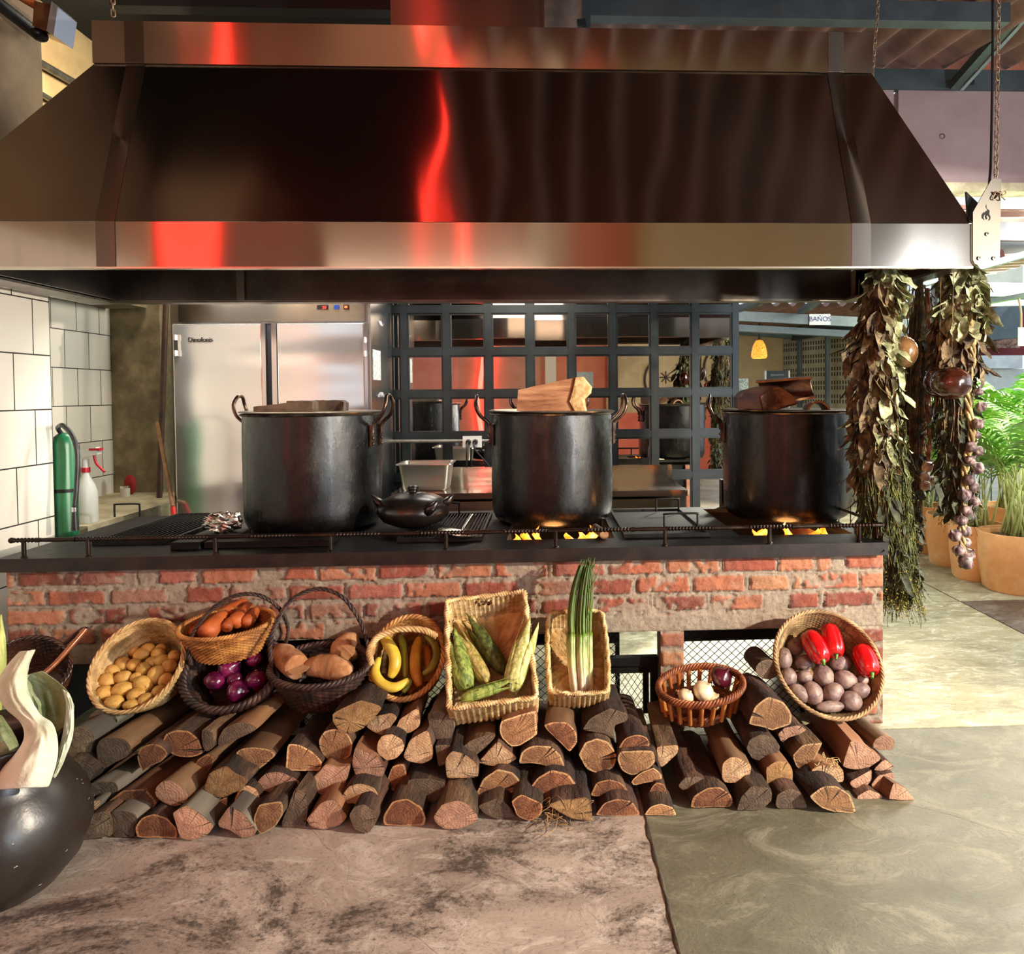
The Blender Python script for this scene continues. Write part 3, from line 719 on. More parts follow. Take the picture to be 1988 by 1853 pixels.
# ---- mirror grid wall
YM = 5.85
GR = mat('grid_paint', '161d1f', '20292c', 5, .4, metal=.25, bump=.05)
MIR = mat('mirror_glass', 'd9d6d2', rough=.015, metal=1)
gx = [P(px, 800, YM).x for px in (757, 787, 868, 952, 1033, 1113, 1193, 1272, 1349, 1427)]
gz = [P(1060, y, YM).z for y in (1140, 1085, 1004, 925, 847, 767, 687, 602, 516, 430)]
gx = [gx[1] + (gx[-1]-gx[1])*(i-1)/8 for i in range(10)]; gx[0] = P(757, 800, YM).x
grid = empty('mirror_partition', ((gx[0]+gx[-1])/2, YM, 0)); tag(grid, 'dark grey steel grid partition filled with square mirror panes behind the pots', 'partition')
mb = MB(); bw = .052
z0_, z1_ = 0.0, 3.0
zz = gz[3]; ph = (gz[7]-gz[3])/4; gz = [zz + ph*(i-3) for i in range(-1, 12)]
gz = [z for z in gz if z < 3.0]
for i, x in enumerate(gx): mb.box((x-bw/2, YM-.03, 0.0), (x+bw/2, YM+.03, 3.0)); 
for x0_, x1_ in zip(gx[:-1], gx[1:]):
    for z in gz:
        if z > .0: mb.box((x0_+bw/2, YM-.028, z-bw/2), (x1_-bw/2, YM+.028, z+bw/2))
part(mb.build('grid_frame', GR, smooth=0), grid)
random.seed(11)
for i, (x0_, x1_) in enumerate(zip(gx[:-1], gx[1:])):
    for j in range(len(gz)-1):
        a, b = gz[j], gz[j+1]
        if a < .3 or b > 2.6: continue
        # sash: thin inner frame
        e = .032; X0, X1, Z0, Z1 = x0_+bw/2, x1_-bw/2, a+bw/2, b-bw/2
        mb = MB(); d0, d1_ = YM-.018, YM-.004
        mb.box((X0, d0, Z0), (X1, d1_, Z0+.014)); mb.box((X0, d0, Z1-.014), (X1, d1_, Z1)); mb.box((X0, d0, Z0+.014), (X0+.014, d1_, Z1-.014)); mb.box((X1-.014, d0, Z0+.014), (X1, d1_, Z1-.014))
        sash = part(mb.build('pane_sash', GR, smooth=0), grid)
        c = V((X0+X1)/2, YM-.003, (Z0+Z1)/2)
        mb = MB(); hx, hz = (X1-X0)/2-.012, (Z1-Z0)/2-.012
        mb.box((-hx, 0, -hz), (hx, .004, hz))
        pane = mb.build('mirror_pane', MIR, smooth=0, loc=c); pane.rotation_euler = (R(rnd(-.35,.35)), 0, R(rnd(-.4,.4)))
        part(pane, sash)
# conduit + outlet + cords
p0, p1 = P(762, 857, YM-.06), P(1000, 856, YM-.06)
o = MB().tube([p0, p1], .014, 10).build('conduit_pipe', mat('grey_conduit', '8d8a82', '6f6c66', 10, .4, metal=.5), smooth=60); tag(o, 'horizontal grey conduit pipe across the mirror partition', 'pipe')
p = P(917, 858, YM-.09); ol = empty('power_outlet', p); tag(ol, 'white double power outlet with two black plugs on the conduit', 'outlet')
part(MB().box((p.x-.075, YM-.10, p.z-.045), (p.x+.075, YM-.075, p.z+.045)).build('cover_plate', mat('outlet_white', 'e6e2d8', rough=.4), smooth=0), ol)
for k in (-.03, .025):
    part(MB().tube([(p.x+k, YM-.10, p.z), (p.x+k, YM-.145, p.z-.003)], [.022, .018], 12).build('plug', mat('plug_black', '111113', rough=.4), smooth=40), ol)
    cp = catmull([(p.x+k, YM-.145, p.z), (p.x+k*1.2, YM-.17, p.z-.06), (p.x+k*1.3+(.12 if k > 0 else 0), YM-.16, p.z-.22), (p.x+k*1.5+(.16 if k > 0 else 0.01), YM-.2, p.z-.42)], 6)
    part(MB().tube(cp, .007, 8).build('cord', mat('plug_black', '111113'), smooth=180), ol)
# ---- steel work table
TY0, TY1 = 4.80, 5.55
tz = (P(900, 958, TY0).z + P(1250, 953, TY0).z)/2
tx_0, tx_1 = P(757, 960, TY0).x, P(1335, 955, TY0).x
TS = steel('table_steel', 'c8c2ba', .14, .2, .05, (1.5,1.5,1.5))
tb = empty('steel_work_table', ((tx_0+tx_1)/2, TY0, 0)); tag(tb, 'long stainless steel work table between the counter and the mirror partition', 'table')
part(MB().box((tx_0, TY0, tz-.04), (tx_1, TY1, tz)).build('table_top', TS, smooth=0), tb)
xbs = P(1303, 925, TY1).x
part(MB().box((tx_0+.05, TY1-.03, tz), (xbs, TY1, tz+.10)).build('backsplash', TS, smooth=0), tb)
for a, b in ((tx_0+.03, (tx_0+tx_1)/2-.02), ((tx_0+tx_1)/2, tx_1-.06)):
    part(MB().box((a, TY0+.02, .25), (b, TY1-.05, tz-.06)).build('drawer_unit', steel('drawer_steel', 'b0a69c', .2, .3), smooth=0), tb)
for x in (tx_0+.02, tx_1-.03):
    for y in (TY0+.02, TY1-.05): part(MB().box((x-.02, y, 0), (x+.02, y+.04, tz-.04)).build('leg', TS, smooth=0), tb)
# food pan on the table
def pan(c, w_, d_, h_, label):
    root = empty('steel_food_pan', c); tag(root, label, 'food pan')
    def ring(w, d, z, r=.03, n=5):
        pts = []
        for sx, sy, a0 in ((1,-1,-90),(1,1,0),(-1,1,90),(-1,-1,180)):
            for k in range(n+1):
                a = R(a0 + 90*k/n); pts.append(Vector((c[0] + sx*(w/2-r) + r*math.cos(a), c[1] + sy*(d/2-r) + r*math.sin(a), c[2] + z)))
        return pts
    rings = [ring(w_*.74, d_*.74, .004), ring(w_*.80, d_*.80, .0), ring(w_*.84, d_*.84, .012), ring(w_*.95, d_*.95, h_-.004), ring(w_*.96, d_*.96, h_), ring(w_*1.04, d_*1.06, h_), ring(w_*1.045, d_*1.07, h_-.006), ring(w_*1.03, d_*1.05, h_-.003), ring(w_*.94, d_*.94, h_-.006), ring(w_*.82, d_*.82, .014), ring(w_*.72, d_*.72, .008)]
    mb = MB(); n = len(rings[0])
    for r_ in rings: mb.v += r_
    for i in range(len(rings)-1):
        for k in range(n): l = (k+1) % n; mb.f.append((i*n+k, i*n+l, (i+1)*n+l, (i+1)*n+k)); mb.mi.append(0)
    mb.f.append(tuple(reversed(range(n)))); mb.f.append(tuple((len(rings)-1)*n+k for k in range(n))); mb.mi += [0, 0]
    part(mb.build('pan_body', mat('pan_steel', 'cfc9bd', rough=.3, metal=1), smooth=50), root); return root
pc = P(828, 947, 5.05); pan((pc.x, 5.08, tz), .36, .30, .185, 'deep rectangular stainless steel pan on the steel table')
# ---------------------------------------------------------------- roof, beams, right-hand patio
BEAM = mat('blue_grey_beam', '3e4a4e', '4c585c', 4, .5, metal=.2, bump=.05)
BEAML = mat('light_grey_beam', '69757d', '828d93', 4, .55, bump=.05)
CLAY = mat('brown_roof_sheet', '6a4c44', '8a6458', 3, .7, bump=.15)
def beam(p, q, w_, h_, m, name='trim_beam'): return struct(MB().bar(p, q, w_, h_).build(name, m, smooth=0))
def corr(name, x0, x1, y0, y1, zf, m, amp=.045, per=.21, seg=10, alongx=False, th=.008):
    mb = MB(); n = int((x1-x0)/per*seg) if not alongx else int((y1-y0)/per*seg)
    for j in range(2):
        for k in (0, 1):
            for i in range(n+1):
                u = i/n; 
                if not alongx: x = x0 + (x1-x0)*u; y = (y0, y1)[j]; ph_ = x
                else: y = y0 + (y1-y0)*u; x = (x0, x1)[j]; ph_ = y
                mb.v.append(Vector((x, y, zf(x, y) + amp*math.sin(2*math.pi*ph_/per) + k*th)))
    N = n+1
    for i in range(n):
        mb.f += [(i, 2*N+i, 2*N+i+1, i+1), (N+i, N+i+1, 3*N+i+1, 3*N+i), (i, i+1, N+i+1, N+i), (2*N+i, 3*N+i, 3*N+i+1, 2*N+i+1)]; mb.mi += [0]*4
    return struct(mb.build(name, m, smooth=60))
YB1, YB2 = 4.6, 5.85
zb1 = P(1500, 24, YB1).z; zb2 = P(1850, 158, YB2).z
beam((P(1145,20,YB1).x, YB1, zb1), (P(1952,20,YB1).x, YB1, zb1), .10, .125, BEAM)
beam((-2.6, YB1, zb1+.02), (P(1050,20,YB1).x, YB1, zb1+.02), .10, .14, mat('black_beam', '15181a', rough=.6))
pz = P(1138, 10, 4.5); beam((pz.x, 4.5, uz1+.0), (pz.x, 4.5, 4.5), .05, .05, BEAM)
beam((P(1120,40,4.5).x, 4.45, P(1120,46,4.45).z), (P(1136,40,4.5).x, 4.45, P(1136,44,4.45).z), .03, .04, mat('black_beam', '15181a'))
beam((1.2, YB2, zb2), (6, YB2, zb2), .10, P(1850,141,YB2).z-P(1850,177,YB2).z, BEAM)
zr1, zr2 = P(1500, -10, YB1).z + .0, P(1850, 128, YB2).z
corr('roof', -.6, 6.5, 2.1, 6.3, lambda x, y: zr1 + (zr2-zr1)*(y-YB1)/(YB2-YB1) + .03, CLAY, per=.2605, amp=.05)
# diagonal rafter on the right
a, b = P(1850, 168, YB2-.08), P(2010, -14, 4.9); beam(a, b, .07, .07, BEAM)
beam(a + V(.06,-.02,-.035), b + V(.06,-.02,-.035), .03, .012, BEAML)
p_ = P(1880, 152, YB2-.06); struct(MB().box((p_.x-.045, YB2-.07, p_.z-.05), (p_.x+.045, YB2-.05, p_.z+.05)).build('trim_socket', mat('socket_black', '0f1214', rough=.6), smooth=0))
# pinkish wall under the far beam
MAUVE = mat('mauve_wall', '9c8584', 'a89290', 2, .85, bump=.15, bscale=12)
wz0, wz1 = P(1900, 357, YB2).z, P(1900, 177, YB2).z
wx = P(1744, 250, YB2).x
wall('wall_back', (wx, YB2, wz0), (6.5, YB2+.12, wz1), MAUVE)
wall('wall_back', (1.2, YB2, wz0), (P(1735,250,YB2).x, YB2+.12, wz1), MAUVE)
wall('trim_ledge', (wx-.6, YB2-.04, P(1950,374,YB2).z), (6.5, YB2+.14, wz0), CONCL)
q = P(1829, 265, YB2); struct(MB().lathe([(.0005,-.002),(.016,-.002),(.022,.004)], 12, Matrix.Translation((q.x, YB2-.001, q.z)) @ Matrix.Rotation(R(90),4,'X'), cap0=True).build('wall_hole', mat('hole_dark', '2a1e24', rough=.9), smooth=0))
# stepped roof sheets beyond, right
corr('roof', 2.6, 7, 6.2, 7.4, lambda x, y: P(1960,400,6.2).z + (y-6.2)*.05, CLAY, alongx=True, per=.3, amp=.04)
def pxbeam(a, b, Y, h_, m, w_=.08, Y2=None):
    p, q = P(a[0], a[1], Y), P(b[0], b[1], Y2 or Y); return beam(p, q, w_, h_*Y/1400, m)
pxbeam((1900,450), (2060,452), 6.6, 36, BEAML); pxbeam((1900,488), (2060,488), 6.7, 40, mat('dark_grey_beam', '262c2e', rough=.7))  # a light grey beam and a dark grey one below it
pxbeam((1700,578), (2060,474), 6.0, 11, BEAML, Y2=5.4)
pxbeam((1690,562), (1945,498), 6.05, 26, mat('maroon_beam', '3a1518', '4a1c1e', 5, .5))
pxbeam((1880,562), (2060,566), 7.2, 27, BEAML); pxbeam((1880,586), (2060,582), 7.25, 22, BEAM)
pxbeam((1888,592), (2060,560), 6.8, 8, BEAML, Y2=6.2)
MB_ = MB(); p, q = P(1884, 562, 9.0), P(1986, 510, 9.0); struct(MB_.box((p.x, 9.0, p.z), (q.x, 9.2, q.z+.5)).build('wall_back', mat('white_wall', 'dfe3e0', 'c9cfcc', 3, .8), smooth=0))
p, q = P(1824, 600, 7.5), P(1836, 540, 7.5); beam((p.x, 7.5, 0), (p.x, 7.5, q.z+.3), .12, .12, BEAML, 'column')
p = P(1815, 600, 7.45); beam((p.x+.02, 7.42, 0), (p.x+.02, 7.42, q.z+.3), .05, .05, BEAM, 'column')
p = P(1896, 640, 8.0); beam((p.x, 8.0, 0), (p.x, 8.0, 2.5), .05, .05, BEAML, 'column')
# banos beam and shed roofs
YBB = 7.5
a, b = P(1425, 614, YBB), P(1790, 632, YBB)
beam(a, b, .08, 19*YBB/1400, BEAML); beam(a + V(0,.05,-.12), b + V(0,.05,-.13), .12, .07, BEAM)
pxbeam((1425,646), (1545,654), 10.6, 8, BEAM); pxbeam((1540,652), (1750,612), 10.6, 20, mat('dark_grey_beam', '262c2e'), Y2=8.5)
corr('roof', a.x-.2, a.x+2.8, 7.6, 11.0, lambda x, y: a.z+.14 + (y-7.6)*.02, CLAY, per=.18, amp=.03)
corr('roof', a.x-.5, a.x+2.6, 6.3, 7.6, lambda x, y: a.z + .28 + (x-a.x)*.05, CLAY, per=.18, amp=.03, alongx=True)
for px0, py0, px1, py1 in ((1500,586,1432,602), (1600,586,1555,606)): pxbeam((px0,py0-10), (px1,py1), 6.7, 9, BEAM, Y2=7.45)
p0, p1 = P(1571, 610, YBB-.06), P(1612, 631, YBB-.06)
sg = MB().box((p0.x, YBB-.065, p1.z), (p1.x, YBB-.055, p0.z)).build('toilet_sign', mat('sign_white', 'd8dadc', rough=.5), smooth=0, origin=((p0.x+p1.x)/2, YBB-.06, p1.z)); tag(sg, 'small white sign with blue lettering on the grey beam', 'sign')
text('BAÑOS', .072, ((p0.x+p1.x)/2, YBB-.0675, (p0.z+p1.z)/2+.002), mat('sign_blue', '141f78', rough=.5), 'lettering', sg, .0005)
# shed: warm wall, perforated wall, pendant, chalk board, poster
YS = 11.0
WARM = mat('warm_shed_wall', 'b59a76', 'c4aa86', 2, .85, bump=.1)
wall('wall_shed', (P(1300,700,YS).x, YS, 0), (P(1523,700,YS).x, YS+.1, 2.75), WARM)
q0, q1 = P(1519, 700, YS), P(1730, 700, 9.2)
def celosia():
    m, nt, bs = newmat('perforated_block'); tc = nt.new('ShaderNodeTexCoord'); sp = nt.new('ShaderNodeSeparateXYZ'); nt.link(tc.outputs['Object'], sp.inputs[0])
    fx = nt.math('FRACT', nt.math('MULTIPLY', sp.outputs['X'], 20)); fz = nt.math('FRACT', nt.math('MULTIPLY', sp.outputs['Z'], 5.1))
    gx_ = nt.math('GREATER_THAN', fx, .55); g1 = nt.math('FRACT', nt.math('MULTIPLY', fz, 2.6)); gz_ = nt.math('GREATER_THAN', g1, .30); gt = nt.math('LESS_THAN', fz, .77)
    k = nt.math('MULTIPLY', nt.math('MULTIPLY', gx_, gz_), gt)
    n = nt.noise(nt.coord('Object'), 3, 6)
    c = nt.mix(k, nt.ramp(n, [(.3, '8c826c'), (.7, 'b3a88f')]), '352c24'); nt.link(c, bs.inputs['Base Color']); bs.inputs['Roughness'].default_value = .9
    nt.link(nt.bump(nt.math('SUBTRACT', 1.0, k), .8, .03), bs.inputs['Normal']); return m
L = (q1-q0).length; mb = MB(); mb.box((0, 0, 0), (L, .1, 2.62)); o = struct(mb.build('wall_celosia', celosia(), smooth=0)); o.location = (q0.x, q0.y, 0); o.rotation_euler = (0, 0, math.atan2(q1.y-q0.y, q1.x-q0.x))
for px, Y in ((1549, 10.7), (1603, 10.1)):
    p = P(px, 700, Y); struct(MB().bar((p.x, p.y-.06, 0), (p.x, p.y-.06, 2.55), .05, .05).build('column', BEAM, smooth=0))
lp = P(1474, 678, 8.6); lm = empty('pendant_lamp', lp); tag(lm, 'small glowing woven rattan pendant lamp hanging in the far shed', 'lamp')
m_, nt_, bs_ = newmat('rattan_glow'); vv = nt_.coord('Object', (1,1,1), rand=False); vo = nt_.new('ShaderNodeTexVoronoi', feature='DISTANCE_TO_EDGE'); nt_.link(vv, vo.inputs['Vector']); vo.inputs['Scale'].default_value = 45
cc = nt_.ramp(vo.outputs['Distance'], [(.05, 'ffb347'), (.25, 'e07a1a')]); nt_.link(cc, bs_.inputs['Base Color']); nt_.link(cc, bs_.inputs['Emission Color']); bs_.inputs['Emission Strength'].default_value = .9
k = 8.6/1400; mb = MB(); mb.lathe([(.012,18*k),(7*k,16*k),(12*k,7*k),(15*k,-6*k),(15.5*k,-14*k),(13*k,-18*k),(12.2*k,-17*k),(14.5*k,-13*k),(14*k,-6*k),(11*k,6*k),(6*k,15*k)], 24, Matrix.Translation(lp)); part(mb.build('lamp_shade', m_, smooth=60), lm)
part(MB().tube([lp + V(0,0,18*k), lp + V(0,0,26*k), V(lp.x, lp.y, 2.62)], [.02,.012,.008], 8).build('cord', mat('plug_black', '111113'), smooth=60), lm)
light('pendant_bulb', 'POINT', lp + V(0,0,-.02), (0,0,0), 14, (1,.6,.25), .04)
p0, p1 = P(1489, 720, 9.5), P(1529, 775, 9.5)
cb = MB().box((p0.x, 9.5, p1.z), (p1.x, 9.53, p0.z)).build('chalk_board', mat('slate_blue', '25333c', '2f3f49', 6, .6), smooth=0, origin=(p0.x, 9.5, p1.z)); tag(cb, 'dark slate blue chalk board leaning in front of the far warm wall', 'board')
part(MB().tube([((p0.x+p1.x)/2-.09+.18*i/60, 9.497, p0.z-.06+.010*math.sin(i*.75)*(1.6 if i < 14 else .8)+.006*(i/60)) for i in range(61)], .0028, 5).build('chalk_script', mat('chalk', 'c8ccd0', rough=.9), smooth=180), cb)
for s_ in (p0.x-.03, p1.x+.01): part(MB().box((s_, 9.49, 0), (s_+.02, 9.54, p0.z)).build('board_leg', mat('pale_metal', 'b9b4a8', rough=.4, metal=.7), smooth=0), cb)
p0, p1 = P(1432, 735, 8.0), P(1453, 800, 8.0)
ps = MB().box((p0.x, 8.0, p1.z), (p1.x, 8.02, p0.z)).build('printed_poster', mat('poster_print', 'a8b4aa', '46584e', 60, .5), smooth=0); part(MB().box((p0.x, 8.02, 0), (p0.x+.04, 8.05, p0.z)).build('poster_post', BEAM, smooth=0), ps); tag(ps, 'pale green printed poster half hidden at the edge of the mirror partition', 'poster')
# wall with round light holes behind the herbs
p0, p1 = P(1738, 612, 11.5), P(1782, 662, 11.5)
mb = MB(); NX, NZ = 4, 4; dx = (p1.x-p0.x)/NX; dz = (p0.z-p1.z)/NZ
for i in range(NX):
    for j in range(NZ):
        cx, cz = p0.x+dx*(i+.5), p1.z+dz*(j+.5); n = 12
        ring = [(cx+.36*dx*math.cos(2*math.pi*k/n), 11.5, cz+.40*dz*math.sin(2*math.pi*k/n)) for k in range(n)]
        sq = []
        for k in range(n):
            a_ = 2*math.pi*k/n; c, s_ = math.cos(a_), math.sin(a_); t_ = min(dx/2/abs(c) if abs(c) > 1e-6 else 9, dz/2/abs(s_) if abs(s_) > 1e-6 else 9); sq.append((cx+c*t_, 11.5, cz+s_*t_))
        mb.add(ring+sq, [(k, (k+1) % n, n+(k+1) % n, n+k) for k in range(n)])
struct(mb.build('wall_holes', mat('grey_block', '4a4e52', rough=.8), smooth=0))
# food stall far right
fs = empty('food_stall', P(1940, 720, 9.6)); tag(fs, 'far food stall with red wall and steel counter behind the palms', 'food stall')
def pbox(x0, y0, x1, y1, Y, d, m, name, par):
    p, q = P(x0, y1, Y), P(x1, y0, Y); return part(MB().box((p.x, Y, p.z), (q.x, Y+d, q.z)).build(name, m, smooth=0), par)
pbox(1886, 580, 2040, 690, 10.2, .1, mat('stall_red', '7c1f26', '6a1a20', 4, .7), 'back_wall', fs)
pbox(1886, 690, 1985, 716, 9.6, .6, mat('stall_steel', '9aa4ac', 'b5bcc0', 5, .35, metal=.6), 'counter', fs)
pbox(1880, 716, 2040, 800, 9.7, .5, mat('stall_pale', 'b8c4cc', 'a5b3bd', 5, .6), 'counter_base', fs)
pbox(1890, 656, 1980, 676, 10.0, .1, mat('tile_stack', 'b08c7c', '5a4238', 18, .8), 'tile_band', fs)
p0, p1, p2, p3 = P(1905, 662, 9.6), P(1978, 656, 9.6), P(1988, 592, 9.6), P(1962, 592, 9.6)
mb = MB(); mb.hexa([p0, p1, p1+V(0,.5,0), p0+V(0,.5,0)], [p3, p2, p2+V(0,.5,0), p3+V(0,.5,0)]); part(mb.build('stall_hood', mat('stall_hood_grey', '46545e', '54626c', 4, .45, metal=.3), smooth=0), fs)
for px, y1 in ((1978, 640),):
    p = P(px, 580, 6.2); q = P(px+4, 640, 6.2); o = MB().tube(catmull([p, (p+q)/2 + V(.01,0,0), q], 5), .009, 6).build('hanging_rope', mat('jute', '9a8468', rough=.9), smooth=180); tag(o, 'short jute rope with a white tag at the right edge', 'rope')
    r0, r1 = P(1976, 636, 6.2), P(1992, 672, 6.2); part(MB().box((r0.x, 6.19, r1.z), (r1.x, 6.2, r0.z)).build('tag', mat('sign_white', 'f0f2f4'), smooth=0), o)
# railing behind the palms
mb = MB(); p = P(1800, 905, 7.4); zt_ = P(1950, 880, 7.4).z
rl = empty('garden_railing', (3.4, 7.6, 0)); tag(rl, 'thin black railing behind the potted palms', 'railing')
part(MB().bar((2.6, 7.6, zt_), (6.5, 7.6, zt_), .03, .03).build('top_rail', BLK2, smooth=0), rl)
for i in range(26):
    x = 2.9 + i*.13; part(MB().tube([(x, 7.6, 0), (x, 7.6, zt_)], .006, 6).build('bar', BLK2, smooth=60), rl)
# ---- top left: pipes, spot lamp on the wall
PIPE = mat('galvanised_pipe', '8c8a80', '6c6a62', 12, .35, metal=.8); DPIPE = mat('black_pipe', '1a1b1c', '2a2a2c', 10, .35, metal=.6)
def pipe(pts, r, m, label): o = MB().tube(pts, r, 12).build('wall_pipe', m, smooth=60); return tag(o, label, 'pipe')
xp = XW+.05; p, q = PX(-40, -22, xp), PX(78, 70, xp); pipe([p, q], .032, DPIPE, 'thick black pipe along the plaster wall at the top left')
xr = XR+.05
for a_, b_, r_, l_ in (((60,112),(160,170),.030,'upper grey pipe running down the beige wall to the hood'), ((62,172),(120,206),.020,'lower thin grey pipe on the beige wall beside the hood'), ((140,-10),(225,52),.032,'grey pipe on the beige wall above the hood corner')):
    d0, d1 = PX(*a_, xr), PX(*b_, xr)
    if d1.y < d0.y: pass
    pipe([d0, d0 + (d1-d0)*(1.15 if a_[1] > 0 else 1.0)], r_, PIPE, l_)
c = PX(70, 35, XW+.22); sl = empty('wall_spotlight', c); tag(sl, 'small wall spotlight with a square metal hood at the top left corner', 'spotlight')
cz = P(82, 34, c.y)
def pq(x, y, Y): return P(x, y, Y)
Yc = c.y
part(MB().hexa([pq(63,50,Yc), pq(92,62,Yc), pq(98,8,Yc), pq(66,2,Yc)], [v + V(0,.14,0) for v in (pq(63,50,Yc), pq(92,62,Yc), pq(98,8,Yc), pq(66,2,Yc))]).build('lamp_body', mat('lamp_amber', '4a2c1c', '6a4a2c', 8, .25, metal=.5), smooth=0), sl)
part(MB().hexa([pq(90,60,Yc-.02), pq(104,68,Yc-.02), pq(112,14,Yc-.02), pq(100,2,Yc-.02)], [v + V(0,.15,0) for v in (pq(90,60,Yc-.02), pq(104,68,Yc-.02), pq(112,14,Yc-.02), pq(100,2,Yc-.02))]).build('front_plate', mat('lamp_plate', '9aa0ac', rough=.35, metal=.7), smooth=0), sl)
part(MB().tube([pq(28,-14,Yc+.05), pq(72,12,Yc+.05)], .022, 10).build('arm', mat('copper_arm', 'a05a2c', rough=.4), smooth=60), sl)
part(MB().ball(pq(76,68,Yc+.03), .035, .05, .03).build('joint', DPIPE, smooth=180), sl)
# ---- neon and lamps behind the viewer (seen in the hood's reflections)
NEON = mat('red_neon', 'ff2418', rough=.4, emit=(1,.045,.03), estr=12)
ns = empty('neon_sign', (-4.0, -3.0, 2)); ns2 = tag(ns, 'red neon tubes on the wall behind the viewer', 'neon sign')
def neon(x, y, z0, z1, r=.02, wob=.0):
    part(MB().tube([(x + wob*math.sin(z*3.1), y, z) for z in [z0 + (z1-z0)*i/24 for i in range(25)]], r, 8).build('neon_tube', NEON, smooth=180), ns)
neon(-1.22, -3.0, .4, 7.3, .045, .05)
for k in range(4): neon(-4.62 + .10*k, -3.0, .6, 7.0, .018)
part(MB().tube([(-1.22 + .15*math.sin(y*2), y, 7.42) for y in [-3.0 + .22*i for i in range(24)]], .022, 8).build('neon_tube', NEON, smooth=180), ns)


part(MB().tube(catmull([(-.60, 3.1, 4.02), (-.66, 2.7, 4.03), (-.76, 2.25, 4.05), (-.82, 2.06, 4.12), (-1.0, 2.04, 5.8), (-1.22, 2.06, 7.38)], 8), .016, 8).build('neon_tube', NEON, smooth=180), ns)
part(MB().box((-4.75, -3.0, 7.44), (-4.2, 2.1, 7.49)).build('red_board', mat('red_ceiling_board', '8a1c14', rough=.7), smooth=0), ns)
# mural strokes on the wall behind the viewer (seen in the mirrors)
MU = mat('mural_brown', '3c2c20', rough=.8); mu = MB()
for cx_, cz_, r_ in ((2.35, 1.9, .42), (3.7, 1.95, .5)): mu.tube([(cx_+r_*math.cos(a)*.8, -3.095, cz_+r_*math.sin(a)) for a in [math.pi*(.55+.9*k/20) for k in range(21)]], .028, 6)
for k in range(4): a = math.pi*k/4; mu.tube([(2.45-.13*math.cos(a), -3.095, 1.95-.13*math.sin(a)), (2.45+.13*math.cos(a), -3.095, 1.95+.13*math.sin(a))], .012, 5)
mu.ball((2.3, -3.095, 1.5), .09, .01, .05, 12, 6); mu.tube(catmull([(3.0,-3.095,1.5),(3.1,-3.095,1.8),(2.95,-3.095,2.0),(3.15,-3.095,2.3)], 6), .03, 6)
o = mu.build('wall_mural', MU, smooth=180); tag(o, 'plain dark brown mural strokes on the wall behind the viewer', 'mural')
o = MB().box((.5, -3.11, 1.7), (.9, -3.09, 2.1)).build('grey_notice', mat('notice_grey', '9aa09a', 'b0b4ac', 20, .6), smooth=0); tag(o, 'grey notice on the orange wall behind the viewer', 'notice')
# ---------------------------------------------------------------- big cauldrons, counter items
def pot_mat():
    m, nt, bs = newmat('soot_blackened_pot'); v = nt.coord('Object'); v2 = nt.coord('Object', (1,1,.35))
    n1 = nt.noise(v, 5, 8, .7); n2 = nt.noise(v2, 26, 7, .7); n3 = nt.noise(v, 130, 4, .7)
    c = nt.ramp(n1, [(.40, '060606'), (.58, '0e0c0b'), (.74, '2a271d')])
    c = nt.mix(nt.math('MULTIPLY', nt.ramp(n2, [(.66, 0.0), (.76, 1.0)]), .35), c, '4d4838')
    nt.link(c, bs.inputs['Base Color'])
    nt.link(nt.ramp(n2, [(.35, .17), (.65, .34)]), bs.inputs['Roughness']); bs.inputs['Metallic'].default_value = .0
    bs.inputs['Specular IOR Level'].default_value = .34; bs.inputs['Coat Weight'].default_value = .22; bs.inputs['Coat Roughness'].default_value = .17
    nt.link(nt.bump(nt.math('ADD', n3, nt.math('MULTIPLY', n2, 1.2)), .34, .004), bs.inputs['Normal']); return m
POT = pot_mat()
RIM = mat('worn_pot_rim', '8f8577', '4c443c', 14, .3, metal=.9, bump=.2); HND = mat('pot_handle_iron', '6e5a4c', '2a211d', 14, .3, metal=.9, bump=.1)
LID = mat('pot_lid_metal', 'a09888', '6e6658', 7, .28, metal=.95, bump=.1, bscale=10)
